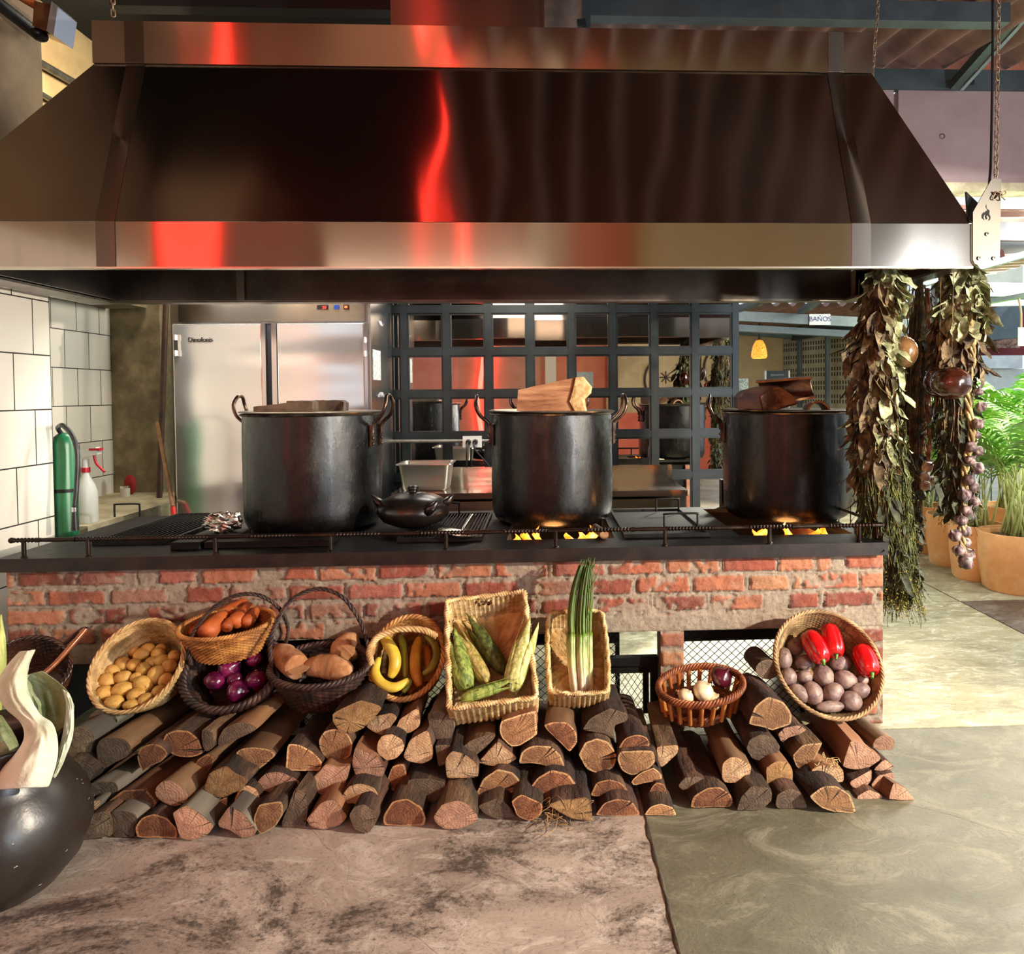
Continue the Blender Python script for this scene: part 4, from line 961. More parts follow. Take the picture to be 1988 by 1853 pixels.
def cauldron(px, pyb, px0, px1, pyt, Yc, label, seed, hrot=0):
    r = (P(px1, 900, Yc).x - P(px0, 900, Yc).x)/2 * .985; cx = (P(px1, 900, Yc).x + P(px0, 900, Yc).x)/2
    zt = P(px, pyt, Yc-r).z; zb = ZT + .004; H = zt - zb
    root = empty('cooking_cauldron', (cx, Yc, zb)); tag(root, label, 'cooking pot', 'blackened cauldrons on the counter')
    T0 = Matrix.Translation((cx, Yc, zb))
    def dsp(a, z, i): return .004*noise.noise(Vector((math.cos(a)*2, math.sin(a)*2, z*4+seed))) + .0015*noise.noise(Vector((math.cos(a)*9, math.sin(a)*9, z*14+seed)))
    prof = [(.001, 0), (r*.86, 0), (r*.95, .02), (r*.985, .05)] + [(r*(1 + .008*math.sin(k/17*math.pi)), .05 + (H-.055)*k/17) for k in range(1, 18)] + [(r*.985, H-.004), (r*.975, H-.06), (r*.97, .06), (.001, .05)]
    part(MB().lathe(prof, 96, T0, disp=dsp).build('pot_body', POT, smooth=60), root)
    rp = [(r*1.0+.012*math.cos(a), H+.002+.007*math.sin(a)) for a in [2*math.pi*k/8 for k in range(9)]]
    part(MB().lathe(rp, 80, T0, disp=lambda a, z, i: .003*noise.noise(Vector((math.cos(a)*3, math.sin(a)*3, seed)))).build('rim', RIM, smooth=180), root)
    for s in (-1, 1):
        a = math.pi*(0 if s > 0 else 1) + R(hrot); d = Vector((math.cos(a), math.sin(a), 0)); t = Vector((-math.sin(a), math.cos(a), 0)); c = Vector((cx, Yc, zb))
        mb = MB(); w_ = .052
        for k in (-1, 1):
            mb.bar(c + d*(r+.008) + t*w_*k + V(0,0,H-.17), c + d*(r+.008) + t*w_*k + V(0,0,H-.055), .030, .010, d)
            for zz in (.155, .125, .09):
                mb.ball(c + d*(r+.015) + t*w_*k + V(0,0,H-zz), .0085, nu=8, nv=6)
        loop = [c + d*(r+.012) + t*(-w_) + V(0,0,H-.10), c + d*(r+.02) + t*(-w_) + V(0,0,H-.05), c + d*(r+.065) + t*(-w_*1.05) + V(0,0,H-.005), c + d*(r+.085) + t*(-w_*.95) + V(0,0,H+.05), c + d*(r+.08) + t*(-w_*.5) + V(0,0,H+.092), c + d*(r+.08) + V(0,0,H+.10)]
        loop = loop + [c + (p - c) - t*2*((p-c).dot(t)) for p in reversed(loop[:-1])]
        mb.tube(catmull(loop, 6), .0095, 10)
        part(mb.build('handle', HND, smooth=60), root)
    lid = empty('pot_lid', (cx, Yc, zt+.004)); tag(lid, 'worn flat metal lid on the ' + label.split(' cauldron')[0].split('blackened ')[-1] + ' cauldron', 'pot lid', 'lids of the cauldrons')
    T1 = Matrix.Translation((cx, Yc, zt+.011)) @ Matrix.Rotation(R(.5), 4, 'Y')
    lid2 = MB().lathe([(.001, .0), (r*.9, 0), (r*1.05, .0), (r*1.055, .004), (r*1.03, .008), (r*.92, .0055), (.001, .006)], 72, T1, disp=lambda a, z, i: (.006*noise.noise(Vector((math.cos(a)*1.6, math.sin(a)*1.6, seed+3))) if i in (1,2,3,4,5) else 0)).build('lid_plate', LID, smooth=40)
    part(lid2, lid); return cx, Yc, zt + .019, r
c1 = cauldron(607, 1035, 479, 739, 808, 3.93, 'large blackened left cauldron with looped handles in front of the refrigerator', 1, -12)
c2_ = cauldron(1072, 1030, 954, 1189, 806, 4.02, 'large blackened middle cauldron under a pale split log', 2, 8)
c3 = cauldron(1525, 1030, 1406, 1644, 804, 4.02, 'large blackened right cauldron topped with curved wood pieces', 3, -10)
# flames below the middle and right pots
m_, nt_, bs_ = newmat('flame'); v = nt_.coord('Object', (1,1,.5)); n = nt_.noise(v, 24, 3)
cc = nt_.ramp(n, [(.35, 'ff5a08'), (.55, 'ff9c28'), (.7, 'ffe08a')]); nt_.link(cc, bs_.inputs['Base Color']); nt_.link(cc, bs_.inputs['Emission Color']); bs_.inputs['Emission Strength'].default_value = 2.2
def flame_mb(x, y, w_, h_, seed):
    mb = MB(); N = 9; rr = random.Random(seed); ph = rr.uniform(0, 6)
    for i in range(N):
        t = i/(N-1); q = w_*(math.sin(math.pi*min(1, t*.9+.12))**.8)*(1-t)**.35*(.9+.2*math.sin(t*9+ph)) if i < N-1 else .0006
        mb.v += [Vector((x + .012*math.sin(t*5+ph) + q*math.cos(2*math.pi*k/8), y + .4*q*math.sin(2*math.pi*k/8), ZT-.05 + h_*t)) for k in range(8)]
    for i in range(N-1):
        for k in range(8): l = (k+1) % 8; mb.f.append((i*8+k, i*8+l, (i+1)*8+l, (i+1)*8+k)); mb.mi.append(0)
    return mb
for (xs, lab) in (((1000, 1022, 1044, 1104, 1128, 1150), 'orange flames licking under the middle cauldron'), ((1470, 1492, 1540, 1590, 1612), 'orange flames glowing under the right cauldron')):
    fr2 = empty('cooking_fire', P(xs[0], 1060, 3.52)); tag(fr2, lab, 'fire', kind='stuff')
    for i, px in enumerate(xs):
        p = P(px, 1055, 3.52); o = flame_mb(p.x, 3.56 + .03*(i % 3), .036 if i % 2 else .026, .062 + .012*((i*7) % 3), i*3+int(px)).build('flame', m_, smooth=180); part(o, fr2)
    p = P((xs[0]+xs[-1])/2, 1055, 3.6); light('fire_glow', 'POINT', (p.x, 3.7, ZT-.08), (0,0,0), 5, (1,.42,.12), .08)
# short log end sticking out of the middle fire
# ---------------------------------------------------------------- firewood pile
def face_mat(name, a, b, rim, crack='1e120c', rs=26, grain=False):
    m, nt, bs = newmat(name); tc = nt.new('ShaderNodeTexCoord'); oi = nt.new('ShaderNodeObjectInfo')
    nz = nt.new('ShaderNodeTexNoise'); nt.link(tc.outputs['Object'], nz.inputs['Vector']); nz.inputs['Scale'].default_value = 9; nz.inputs['Detail'].default_value = 3
    ad = nt.new('ShaderNodeVectorMath', operation='MULTIPLY_ADD'); nt.link(nz.outputs['Color'], ad.inputs[0]); ad.inputs[1].default_value = (.035, 0, .035); nt.link(tc.outputs['Object'], ad.inputs[2])
    wv = nt.new('ShaderNodeTexWave', wave_type='BANDS' if grain else 'RINGS', bands_direction='X'); wv.rings_direction = 'Y'; nt.link(ad.outputs[0], wv.inputs['Vector']); wv.inputs['Scale'].default_value = rs*(1.0 if grain else 1.3); wv.inputs['Distortion'].default_value = 1.2; wv.inputs['Detail'].default_value = 3
    v = nt.coord('Object'); n2 = nt.noise(v, 13, 7, .7); n3 = nt.noise(v, 90, 5, .7)
    f = nt.math('ADD', nt.math('MULTIPLY', wv.outputs['Fac'], .07), nt.math('MULTIPLY', n2, .95))
    col = nt.ramp(f, [(.38, a), (.66, b)])
    vc = nt.new('ShaderNodeVertexColor'); vc.layer_name = 'Col'; sr = nt.new('ShaderNodeSeparateColor'); nt.link(vc.outputs[0], sr.inputs[0])
    rimf = nt.ramp(nt.math('ADD', sr.outputs[0], nt.math('MULTIPLY', nt.math('SUBTRACT', n2, .5), .7)), [(.42, 0.0), (.60, 1.0)])
    col = nt.mix(nt.math('MULTIPLY', rimf, .95), col, rim)
    # radial drying cracks
    sp = nt.new('ShaderNodeSeparateXYZ'); nt.link(ad.outputs[0], sp.inputs[0])
    an = nt.math('ARCTAN2', sp.outputs['Z'], sp.outputs['X'])
    no = nt.new('ShaderNodeTexNoise', noise_dimensions='1D'); nt.link(nt.math('ADD', nt.math('MULTIPLY', an, 1.15), nt.math('MULTIPLY', oi.outputs['Random'], 90)), no.inputs['W']); no.inputs['Scale'].default_value = 2.2; no.inputs['Detail'].default_value = 1
    ck = nt.ramp(nt.math('ABSOLUTE', nt.math('SUBTRACT', no.outputs['Fac'], .53)), [(.006, 1.0), (.016, 0.0)])
    gate = nt.ramp(n2, [(.42, 0.0), (.50, 1.0)])
    ckg = nt.math('MULTIPLY', ck, gate)
    col = nt.mix(ckg, col, crack)
    hs = nt.new('ShaderNodeHueSaturation'); nt.link(col, hs.inputs['Color']); nt.link(nt.math('ADD', nt.math('MULTIPLY', oi.outputs['Random'], .65), .72), hs.inputs['Value'])
    nt.link(hs.outputs[0], bs.inputs['Base Color']); bs.inputs['Roughness'].default_value = .85
    h = nt.math('SUBTRACT', nt.math('ADD', nt.math('MULTIPLY', wv.outputs['Fac'], .10), nt.math('MULTIPLY', n3, 1.1)), nt.math('MULTIPLY', ckg, 1.5))
    nt.link(nt.bump(h, .8, .008), bs.inputs['Normal']); return m
FM = {'P': face_mat('wood_end_pale', 'a07c58', 'd6b890', 'b58f66'), 'T': face_mat('wood_end_tan', '7a5438', 'ac8258', 'c9a574'),
      'K': face_mat('wood_end_pinkish', '94705a', 'bf967a', 'a07c62'), 'D': face_mat('wood_end_grey', '4a3c32', '77644f', '66543f'),
      'R': face_mat('wood_end_redbrown', '56331f', '8c5c3c', 'b08458'), 'F': face_mat('wood_end_fibrous', '7a5a36', 'bd9a66', '96734a', grain=True, rs=60)}
BM = {'b': mat('bark_brown', '241812', '6a4e3a', 7, .9, bump=1.0, bscale=30, bdist=.03, stretch=(1,.3,1), vary=.55, c3='402c20'),
      's': mat('split_wood_side', '543422', '946a48', 6, .8, bump=.5, bscale=30, stretch=(1,.12,1), vary=.3),
      'g': mat('weathered_wood_side', '48423a', '7a7264', 6, .85, bump=.6, bscale=30, stretch=(1,.15,1), vary=.2),
      'o': mat('smooth_brown_bark', '4c3524', '7c5e42', 5, .7, bump=.35, bscale=22, stretch=(1,.4,1), vary=.25)}
OR = {'1': (120, 1350, 3.3133), '2': (640, 1330, 3.3133), '3': (1140, 1330, 3.0121)}
def floorline(px): return 1630 if px < 500 else 1630 - (px-500)*.052 if px < 1300 else 1585
LOGI = 0
def make_log(poly, fm, bm, label, length=.44, floor=False, dY=0, dirx=0, centre=None):
    global LOGI; LOGI += 1; rr = random.Random(LOGI*17)
    cx = sum(p[0] for p in poly)/len(poly); cy = sum(p[1] for p in poly)/len(poly); by = max(p[1] for p in poly)
    if floor: Yf = PZ(cx, by, 0.002).y
    else: Yf = 2.63 + .00095*max(0, 1600-cy) + rr.uniform(-.012, .012)
    Yf += dY
    W = [P(x, y, Yf) for x, y in poly]; W = [(w.x, w.z) for w in W]
    # orientation ccw in xz
    A = sum(W[i][0]*W[(i+1) % len(W)][1] - W[(i+1) % len(W)][0]*W[i][1] for i in range(len(W)))
    if A < 0: W = W[::-1]
    mx = sum(p[0] for p in W)/len(W); mz = sum(p[1] for p in W)/len(W)
    pts = []
    for i in range(len(W)):
        a, b = Vector(W[i]), Vector(W[(i+1) % len(W)]); n = max(1, round((b-a).length/.014))
        for k in range(n):
            p = a + (b-a)*(k/n); p = p*.985 + Vector((mx, mz))*.015
            p += Vector((rr.uniform(-.0016,.0016), rr.uniform(-.0016,.0016))); pts.append(p)
    # light smoothing keeps corners but rounds them a little
    N = len(pts); pts = [(pts[i-1] + pts[i]*3 + pts[(i+1) % N])/5 for i in range(N)]
    if floor: pts = [Vector((p.x, max(p.y, .0))) for p in pts]
    L = min(length*rr.uniform(.9, 1.08), 3.24 - Yf); ns = 8
    ax = Vector((dirx + rr.uniform(-.05, .05), 1, -.03 if not floor else 0)); sd = rr.uniform(0, 50)
    o0 = Vector((mx, Yf, mz)); mb = MB()
    for s in range(ns+1):
        t = s/ns; c = o0 + ax*(L*t); tap = 1 - .08*t
        for i, p in enumerate(pts):
            q = (p - Vector((mx, mz)))*tap; nn = noise.noise(Vector((p.x*22, t*6+sd, p.y*22)))*.006*(1 if s else .3)
            q = q*(1 + nn/max(.02, q.length)); v = c + Vector((q.x, 0, q.y))
            if floor: v.z = max(v.z, .001)
            mb.v.append(v)
    for s in range(ns):
        for i in range(N): j = (i+1) % N; mb.f.append((s*N+i, s*N+j, (s+1)*N+j, (s+1)*N+i)); mb.mi.append(0)
    mb.f.append(tuple(ns*N+i for i in range(N))); mb.mi.append(0)
    mb.f.append(tuple(reversed(range(N)))); mb.mi.append(0)
    o = mb.build('firewood_log', BM[bm], smooth=50, origin=(mx, Yf, mz)); tag(o, label, 'firewood', 'firewood stacked in front of the counter')
    cm = MB(); cols = []; c2 = centre and P(centre[0], centre[1], Yf); ring_c = Vector((c2.x, Yf, c2.z)) if c2 else Vector((mx, Yf, mz))
    for k, sc in enumerate((1.0, .84, .5)):
        for i in range(N):
            q = (pts[i] - Vector((mx, mz)))*sc; cm.v.append(Vector((mx+q.x, Yf-.0015-.001*k + .0035*noise.noise(Vector((q.x*40+sd, q.y*40, 1)))*(k > 0), mz+q.y))); cols.append(((1, .25, 0)[k],)*3)
    cm.v.append(Vector((mx, Yf-.004, mz))); cols.append((0,0,0))
    for k in range(2):
        for i in range(N): j = (i+1) % N; cm.f.append((k*N+i, k*N+j, (k+1)*N+j, (k+1)*N+i)); cm.mi.append(0)
    for i in range(N): cm.f.append((2*N+i, 2*N+(i+1) % N, 3*N)); cm.mi.append(0)
    f = cm.build('cut_face', FM[fm], smooth=180, cols=cols, origin=ring_c); part(f, o)
    return o
LOGS = """
1|45,260 70,210 120,195 180,225 215,265 190,340 150,415 110,400 75,330|D|g|weathered grey-brown log at the left end of the top row below the potato basket||cx
1|220,330 250,285 330,268 410,285 450,330 440,390 350,430 270,480 235,440|D|o|thick smooth brown log with a round pale-rimmed end below the potato basket||
1|485,380 510,335 580,310 640,320 690,375 640,430 560,460 520,500 495,440|R|b|reddish log end wedged between two thick logs under the potato basket||
1|640,310 670,250 740,220 820,230 880,280 915,375 850,400 760,400 690,370|R|b|log with dark vertical streaks across its brown end||
1|900,215 975,240 985,330 930,370 905,330|D|b|ragged piece of flaking bark right of the dark-streaked log||
1|1000,290 1040,215 1130,175 1210,180 1265,215 1200,250 1110,290 1010,340|D|s|half-round grey-ended log with a pale yellow split side under the onion basket||dx.06
1|1115,365 1170,340 1260,335 1340,345 1385,380 1330,430 1220,515 1150,490 1135,420|T|o|half-round log split by a long crack under the onion basket||
1|1455,310 1530,315 1620,365 1680,430 1660,490 1600,485 1440,490 1445,400|T|b|quarter log with rough dark bark and golden rim below the dark root basket||
1|1650,290 1690,230 1760,215 1840,240 1875,310 1860,390 1790,435 1710,420 1665,360|T|b|round log with a star crack through its heart left of the middle||
1|10,480 60,400 120,410 230,470 180,560 150,610 50,640 20,560|D|b|dark rough log half hidden behind the black clay pot||
1|160,580 230,555 350,560 365,600 355,670 260,675 185,650|D|g|squared grey plank end sticking out at the left||
1|600,600 640,555 700,545 780,580 825,640 800,695 730,720 650,690 605,650|K|o|slim round log with a saw-marked pinkish oval end||dY-.05
1|840,470 880,410 940,370 990,400 960,470 900,530 890,590 850,540|R|o|log end in deep shade right of the pinkish oval one||dY.04
1|850,600 900,590 985,690 940,745 880,720 830,680|R|o|small red-brown log below the shaded one||dY.04
1|910,600 950,500 1060,450 1120,500 1210,540 1170,600 1040,660 960,650 925,620|F|b|splintered fibrous golden log end||dY-.03
1|1255,560 1310,500 1400,490 1500,530 1540,560 1500,620 1430,680 1390,650 1270,600|K|b|pinkish half-round log with two dark splits below the golden-rimmed quarter log||
1|1560,570 1640,510 1700,440 1800,460 1860,450 1830,560 1760,620 1690,655 1600,600|K|s|split log with a dark knot and reddish tip||
1|300,680 400,610 540,600 620,690 570,755 480,750 320,740|R|s|flat brown wedge lying below the grey plank||
1|520,550 600,500 640,470 620,560 600,610 560,600|R|s|reddish log in the gap behind the pinkish oval one||dY.1
1|50,690 110,655 180,665 130,760 95,850 45,835|D|g|small grey triangular log next to the clay pot||
1|130,750 190,680 265,675 210,760 100,845|P|g|pale split side of a plank leaning beside the clay pot||dY-.02
1|110,850 180,770 290,740 320,790 325,910 130,930|D|b|dark splintery log on the floor at the far left|F|
1|315,745 400,745 480,765 490,800 465,915 330,915|D|g|grey-brown squared log on the floor beside the ring-marked half-round|F|
1|475,850 510,790 590,760 680,790 740,850 750,920 480,915|R|b|half-round log on the floor with wide growth rings and red edge|F|
1|710,755 800,705 890,760 985,840 940,900 850,935 760,925 740,840|K|g|split pinkish log on the floor with a torn pale patch|F|
1|1105,700 1130,620 1190,575 1255,600 1280,680 1240,715 1150,715|P|b|small pale ribbed wedge in the third row||
1|940,770 1000,680 1070,650 1060,730 1010,800 960,810|P|b|slim pale splinter of a log beside the fibrous one||
1|1005,810 1080,710 1170,760 1260,870 1230,915 1160,920 1080,870 1010,850|K|g|kinked pinkish wedge on the floor at the left|F|
1|1230,800 1270,700 1420,680 1430,760 1370,850 1280,900 1250,860|T|b|tan upright wedge leaning on the kinked pinkish one|F|
1|1420,800 1440,760 1500,600 1570,620 1585,740 1570,850 1410,850|D|b|narrow standing split log with a pale foot|F|
1|1570,800 1680,680 1760,670 1840,780 1790,840 1680,865 1600,850|K|s|half-round log on the floor with pink and red halves|F|
2|10,190 80,150 200,95 320,130 345,150 300,200 220,280 140,315 60,300 20,240|F|b|big pale fibrous log with a shaggy bark collar under the dark root basket||dY-.05
2|230,270 300,200 400,175 440,210 400,260 350,330 300,310|P|b|pale cracked almond-shaped log end below the banana basket||
2|415,300 450,220 560,150 580,160 585,265 520,310 430,310|P|s|pale ribbed wedge below the banana basket||
2|625,190 700,160 800,200 800,300 760,380 680,350 640,260|D|g|flat grey-brown triangular log between the banana and corn baskets||
2|300,400 330,330 400,312 470,350 485,410 440,470 370,490 315,450|P|b|round whitish log end with fine crossing cracks||dY-.03
2|145,510 160,400 250,430 310,460 360,540 350,590 170,590|K|s|blocky pink and cream split log||
2|470,460 520,350 630,285 665,400 665,480 590,510 500,490|P|b|pale triangular log stained dark red in the middle||
2|675,385 780,385 750,510 700,530|D|b|narrow bark-covered log in the shade below the corn basket||
2|835,420 900,360 1020,320 1075,325 1010,400 920,470 850,440|D|b|lens-shaped grey log end below the corn basket||
2|745,470 790,420 880,450 960,520 960,595 800,600 750,600|P|b|cream wedge with one diagonal crack||dY-.02
2|950,500 1080,360 1210,470 1140,515 1060,525|P|b|pale quarter log with a crusty upper edge||
2|1090,290 1100,230 1330,160 1340,320 1230,390 1170,400 1110,350|T|s|large squared log with round growth rings touching the corn basket||dY-.02
2|1215,510 1230,430 1300,390 1420,390 1490,450 1520,540 1440,540 1380,515 1290,500|T|b|wide half-round log with a worm hole below the corn basket||
2|1370,260 1440,235 1530,240 1590,300 1595,370 1545,435 1460,350|R|o|smooth half-round log below the scallion basket||
2|1620,290 1680,210 1800,150 1920,180 1920,230 1830,260 1830,350 1750,310|D|b|crumbling log with deep dark cracks right of the scallion basket||
2|1600,450 1640,370 1720,340 1800,370 1850,450 1830,530 1740,575 1650,540|T|b|round log with a crumbly orange heart||
2|70,720 120,650 200,630 290,660 330,740 320,795 220,790 150,760 80,770|P|b|pale half-round log with two ticks of dark crack||dY-.02
2|120,840 160,780 230,765 290,810 310,880 240,960 160,930|D|b|round grey log on the floor left of the middle|F|
2|370,620 400,520 480,500 500,600 470,700 400,680|R|s|deep red log in the shade of the second row||dY.05
2|500,610 600,600 740,620 750,700 680,750 590,760 500,720|D|b|square grey log end with a rough bark fringe||
2|340,850 400,750 500,730 590,780 625,860 610,905 345,905|R|b|dull red-brown half-round log on the floor|F|
2|765,600 940,605 930,700 830,690|R|s|dark red log in the gap below the cream wedge||dY.08
2|665,850 720,770 820,740 900,770 950,830 960,880 830,930 740,930 680,890|K|b|knobbly pale pink log on the floor with black cracks|F|
2|945,690 990,600 1080,540 1180,560 1255,650 1180,690 1080,730 950,760|T|b|tan half-round log parted by a wide vertical crack||
2|950,780 1080,725 1150,770 1200,850 1080,865 1000,830|D|b|half-round log with an olive grey face on the floor|F|
2|1165,750 1230,700 1370,760 1370,830 1290,880 1210,850|R|b|red-brown bowl-shaped log on the floor|F|
2|1270,700 1330,600 1430,545 1540,570 1620,680 1500,720 1460,750 1290,750|R|b|large broken log with a jagged hollow lower edge||
2|1400,770 1480,740 1660,720 1690,800 1690,880 1560,860 1480,820|F|b|rotten yellowish log with hair-like roots on the floor|F|
3|180,370 220,310 290,288 350,305 370,345 350,375 280,382|R|b|small half-round log with a white rim and red moss on top||
3|175,440 190,387 390,383 400,450 340,510 260,530 200,500|T|b|downward half-round log glued under the white-rimmed one||
3|405,360 535,350 530,400 430,490 410,430|P|b|gnarled log with thick bark and a pale triangular end||
3|15,650 50,570 130,550 200,570 255,640 150,655|R|b|half-round log with a golden rim in the second row||
3|45,760 100,690 180,665 260,680 310,745 310,765 60,765|R|b|half-round log with a golden rim on the floor|F|
3|250,570 300,520 390,480 440,520 440,550 330,575 270,590|T|b|flat log with olive and orange stripes||
3|330,760 370,710 430,692 500,715 525,765|T|b|small half-round log with a pale rim right of the floor joint|F|
3|365,620 400,565 450,580 475,650 450,686 380,680|R|b|rough dark red stub standing on the small pale-rimmed log||
3|530,590 570,540 650,530 710,560 690,592 620,612 550,615|D|b|weathered half-round log with a scooped lower edge||
3|600,720 620,650 700,600 780,595 840,640 860,690 840,715 700,715|R|b|wide half-round log on the floor with spreading cracks|F|
3|785,540 790,460 840,420 890,425 960,470 950,540 880,575 800,575|P|o|long smooth red log with a pale split oval end||dY-.03
3|930,370 950,320 1020,285 1100,310 1130,360 1110,420 1040,455 960,430|D|b|round grey log with one horizontal crack||
3|940,230 980,120 1060,65 1150,100 1200,170 1195,230 1085,268 1020,245|T|b|big top log with a creamy rim between the bamboo and pepper baskets||dY-.03
3|1110,290 1150,250 1240,235 1290,260 1240,290 1170,310 1140,340|K|b|thin curved slab of log under the pepper basket||
3|1200,410 1260,350 1380,335 1330,430 1270,510 1220,480|T|b|three-sided log with creamy left rim and dark bark||
3|1050,590 1045,480 1110,445 1180,450 1205,510 1200,580 1120,600|F|s|small block with a bright orange crumbly face||dY-.02
3|870,735 900,650 960,590 1080,605 1080,680 1020,730|D|b|dark veined triangular log on the floor|F|
3|1100,700 1110,640 1180,605 1250,625 1290,720 1180,722 1110,725|D|b|grey double-lobed log on the floor|F|
3|1300,590 1310,490 1380,465 1500,495 1500,570 1420,575 1320,600|P|s|pale squared log with a tuft of splinters on top||dY-.02
3|1295,650 1380,592 1450,588 1540,640 1575,750 1450,745 1370,720|T|b|large charred half-round log on the floor|F|
3|1490,480 1540,320 1640,360 1725,430 1650,485 1560,495|K|s|big smooth wedge of log under the pepper basket||dY-.02
3|1665,370 1680,320 1730,290 1790,310 1800,350 1790,385 1700,380|K|o|long round log at the top right end of the pile||dx-.12
3|1670,500 1740,430 1800,480 1750,505|K|b|small dark wedge under the long round log at the right||
3|1530,570 1600,530 1665,490 1660,570 1600,612 1550,600|K|b|half-round log near the right end, third row||
3|1655,590 1700,530 1795,510 1790,580 1750,630 1690,620|K|b|smooth pinkish half-round log at the right end||
3|1575,650 1650,612 1720,640 1730,670 1620,720 1590,710|K|b|small rough log on the floor near the right end||
3|1760,670 1790,570 1860,600 1920,675|K|s|quarter log with a bright yellow split side at the right corner of the pile|F|dx-.28
""".strip().split('\n')
for ln in LOGS:
    z, ps, fm, bm, lab, fl, ex = ln.split('|'); ox, oy, s = OR[z]
    poly = [(ox + float(a)/s, oy + float(b)/s) for a, b in (q.split(',') for q in ps.split())]
    dY = float(ex[2:]) if ex.startswith('dY') else 0; dx = float(ex[2:]) if ex.startswith('dx') else 0
    cy = sum(p[1] for p in poly)/len(poly); cxp = sum(p[0] for p in poly)/len(poly)
    dx += .10 if cxp < 420 else 0
    make_log(poly, fm, bm, lab, length=.46 if cy > 1440 or cxp < 330 else .30, floor=(fl == 'F'), dY=dY, dirx=dx)
# pieces lying behind, in the dark of the openings
for i, (px, py, w_, lab, b_) in enumerate(((200, 1400, 60, 'rounded log behind the left end of the pile', 'g'), (750, 1385, 44, 'log end in the dark behind the banana basket', 'b'), (1490, 1300, 50, 'dark log leaning back behind the bamboo basket', 'b'), (1180, 1385, 30, 'thin log end behind the cracked crumbling log', 'b'))):
    poly = [(px + w_/2*math.cos(a), py + w_/2*.8*math.sin(a)) for a in [2*math.pi*k/9 for k in range(9)]]
    make_log(poly, 'D', b_, lab, length=.2, dY=.10)
# tuft of fibres and splinters
def wisps(name, c, n, L, m, label, cat, spread=(.05,.03,.03), seed=1, r=.0011):
    rr = random.Random(seed); mb = MB()
    for i in range(n):
        p = Vector(c) + Vector([rr.uniform(-s, s) for s in spread]); d = Vector((rr.uniform(-1,1), rr.uniform(-1,.1), rr.uniform(-.6,.8))).normalized()
        q = p + d*L*rr.uniform(.5,1); e = q + Vector((rr.uniform(-1,1), rr.uniform(-1,.3), rr.uniform(-.8,.4)))*L*.5
        pts = catmull([p, q, e], 4); pts = [Vector((v.x, v.y, max(v.z, .003))) for v in pts]; mb.tube(pts, r, 4)
    o = mb.build(name, m, smooth=180); tag(o, label, cat, kind='stuff'); return o
HAIR = mat('dry_root_hair', '8a6a42', 'b8935c', 20, .9)
p = P(1085, 1590, 2.60); wisps('root_fibres', (p.x, 2.62, .03), 26, .10, HAIR, 'thin dry root fibres on the rotten yellowish log', 'fibres', seed=4)
p = P(1603, 1470, 2.72); wisps('wood_splinters', (p.x, 2.70, p.z), 16, .04, mat('straw', 'cdb37c', rough=.9), 'tuft of dry straw on the pale squared log', 'fibres', (.03,.01,.005), seed=6)
# wood pieces on the cauldron lids
def wedge(name, c0, pts_front, d, L_, m1, m2, label, cat='firewood', group='wood on the pot lids', n=1):
    pass
def top_piece(px_poly_, Y, depth, fm, bm, label, tiltz=0, side=None, slab_=False, dx=0):
    W = [P(x, y, Y) for x, y in px_poly_]
    mb = MB(); N = len(W); ns = 5; sd = rnd(0, 50); cen = sum(W, Vector())/N
    W2 = []
    for i in range(N):
        a, b = W[i], W[(i+1) % N]; n = max(1, round((b-a).length/.018))
        for k in range(n): W2.append(a + (b-a)*k/n)
    N = len(W2)
    for s in range(ns+1):
        for w_ in W2:
            q = (w_-cen)*(1 - .05*s/ns); v = cen + q + V(dx, 1, tiltz)*depth*s/ns + V(0,0,1)*.004*noise.noise(w_*30 + V(0, s, sd)); mb.v.append(v)
    for s in range(ns):
        for i in range(N): j = (i+1) % N; mb.f.append((s*N+j, s*N+i, (s+1)*N+i, (s+1)*N+j)); mb.mi.append(0)
    mb.f.append(tuple(range(N))); mb.f.append(tuple(reversed([ns*N+i for i in range(N)]))); mb.mi += [0, 0]
    o = mb.build('wood_piece', BM[bm] if isinstance(bm, str) else bm, smooth=45, origin=cen); tag(o, label, 'firewood', 'wood pieces on the cauldron lids')
    return o
DW = mat('dark_brown_block', '3a2c22', '5e4a38', 12, .8, bump=.3, bscale=40)
top_piece([(492,790),(598,778),(606,780),(606,797),(600,806),(492,806)], 3.80, .12, 'D', DW, 'flat dark wood block leaning on another on the left lid')
top_piece([(556,779),(660,777),(667,782),(666,807),(556,806)], 3.98, .13, 'D', DW, 'thick dark wood block at the back of the left lid')
sw = top_piece([(1003,801),(1006,757),(1030,752),(1118,733),(1128,742),(1135,760),(1130,801)], 3.92, .16, 'P', mat('pale_split_log_side', '6a3f28', 'c29068', 11, .8, bump=1, bscale=26, bdist=.012, stretch=(.25,1,1.6), c3='a06c48'), 'pale split log lying across the middle lid')
fp = [(1112,760),(1118,733),(1130,732),(1146,752),(1144,764),(1132,776),(1136,800),(1116,798),(1106,780)]
W = [P(x, y, 3.905) for x, y in fp]; mb = MB(); N = len(W)
mb.v += W + [w_ + V(.012,.03,0) for w_ in W]; cen = sum(W, Vector())/N; mb.v.append(cen + V(0,-.012,0)); mb.f += [(i, (i+1) % N, 2*N) for i in range(N)] + [(i, N+i, N+(i+1) % N, (i+1) % N) for i in range(N)]; mb.mi += [0]*(2*N)
part(mb.build('splintered_end', mat('splintered_yellow', 'b98e56', 'e3c48e', 30, .85, bump=1, bscale=70), smooth=30), sw)
PS = mat('palm_bark', '2e1a10', '6e4628', 10, .65, bump=.7, bscale=26, bdist=.01, stretch=(.4,1,1)); 
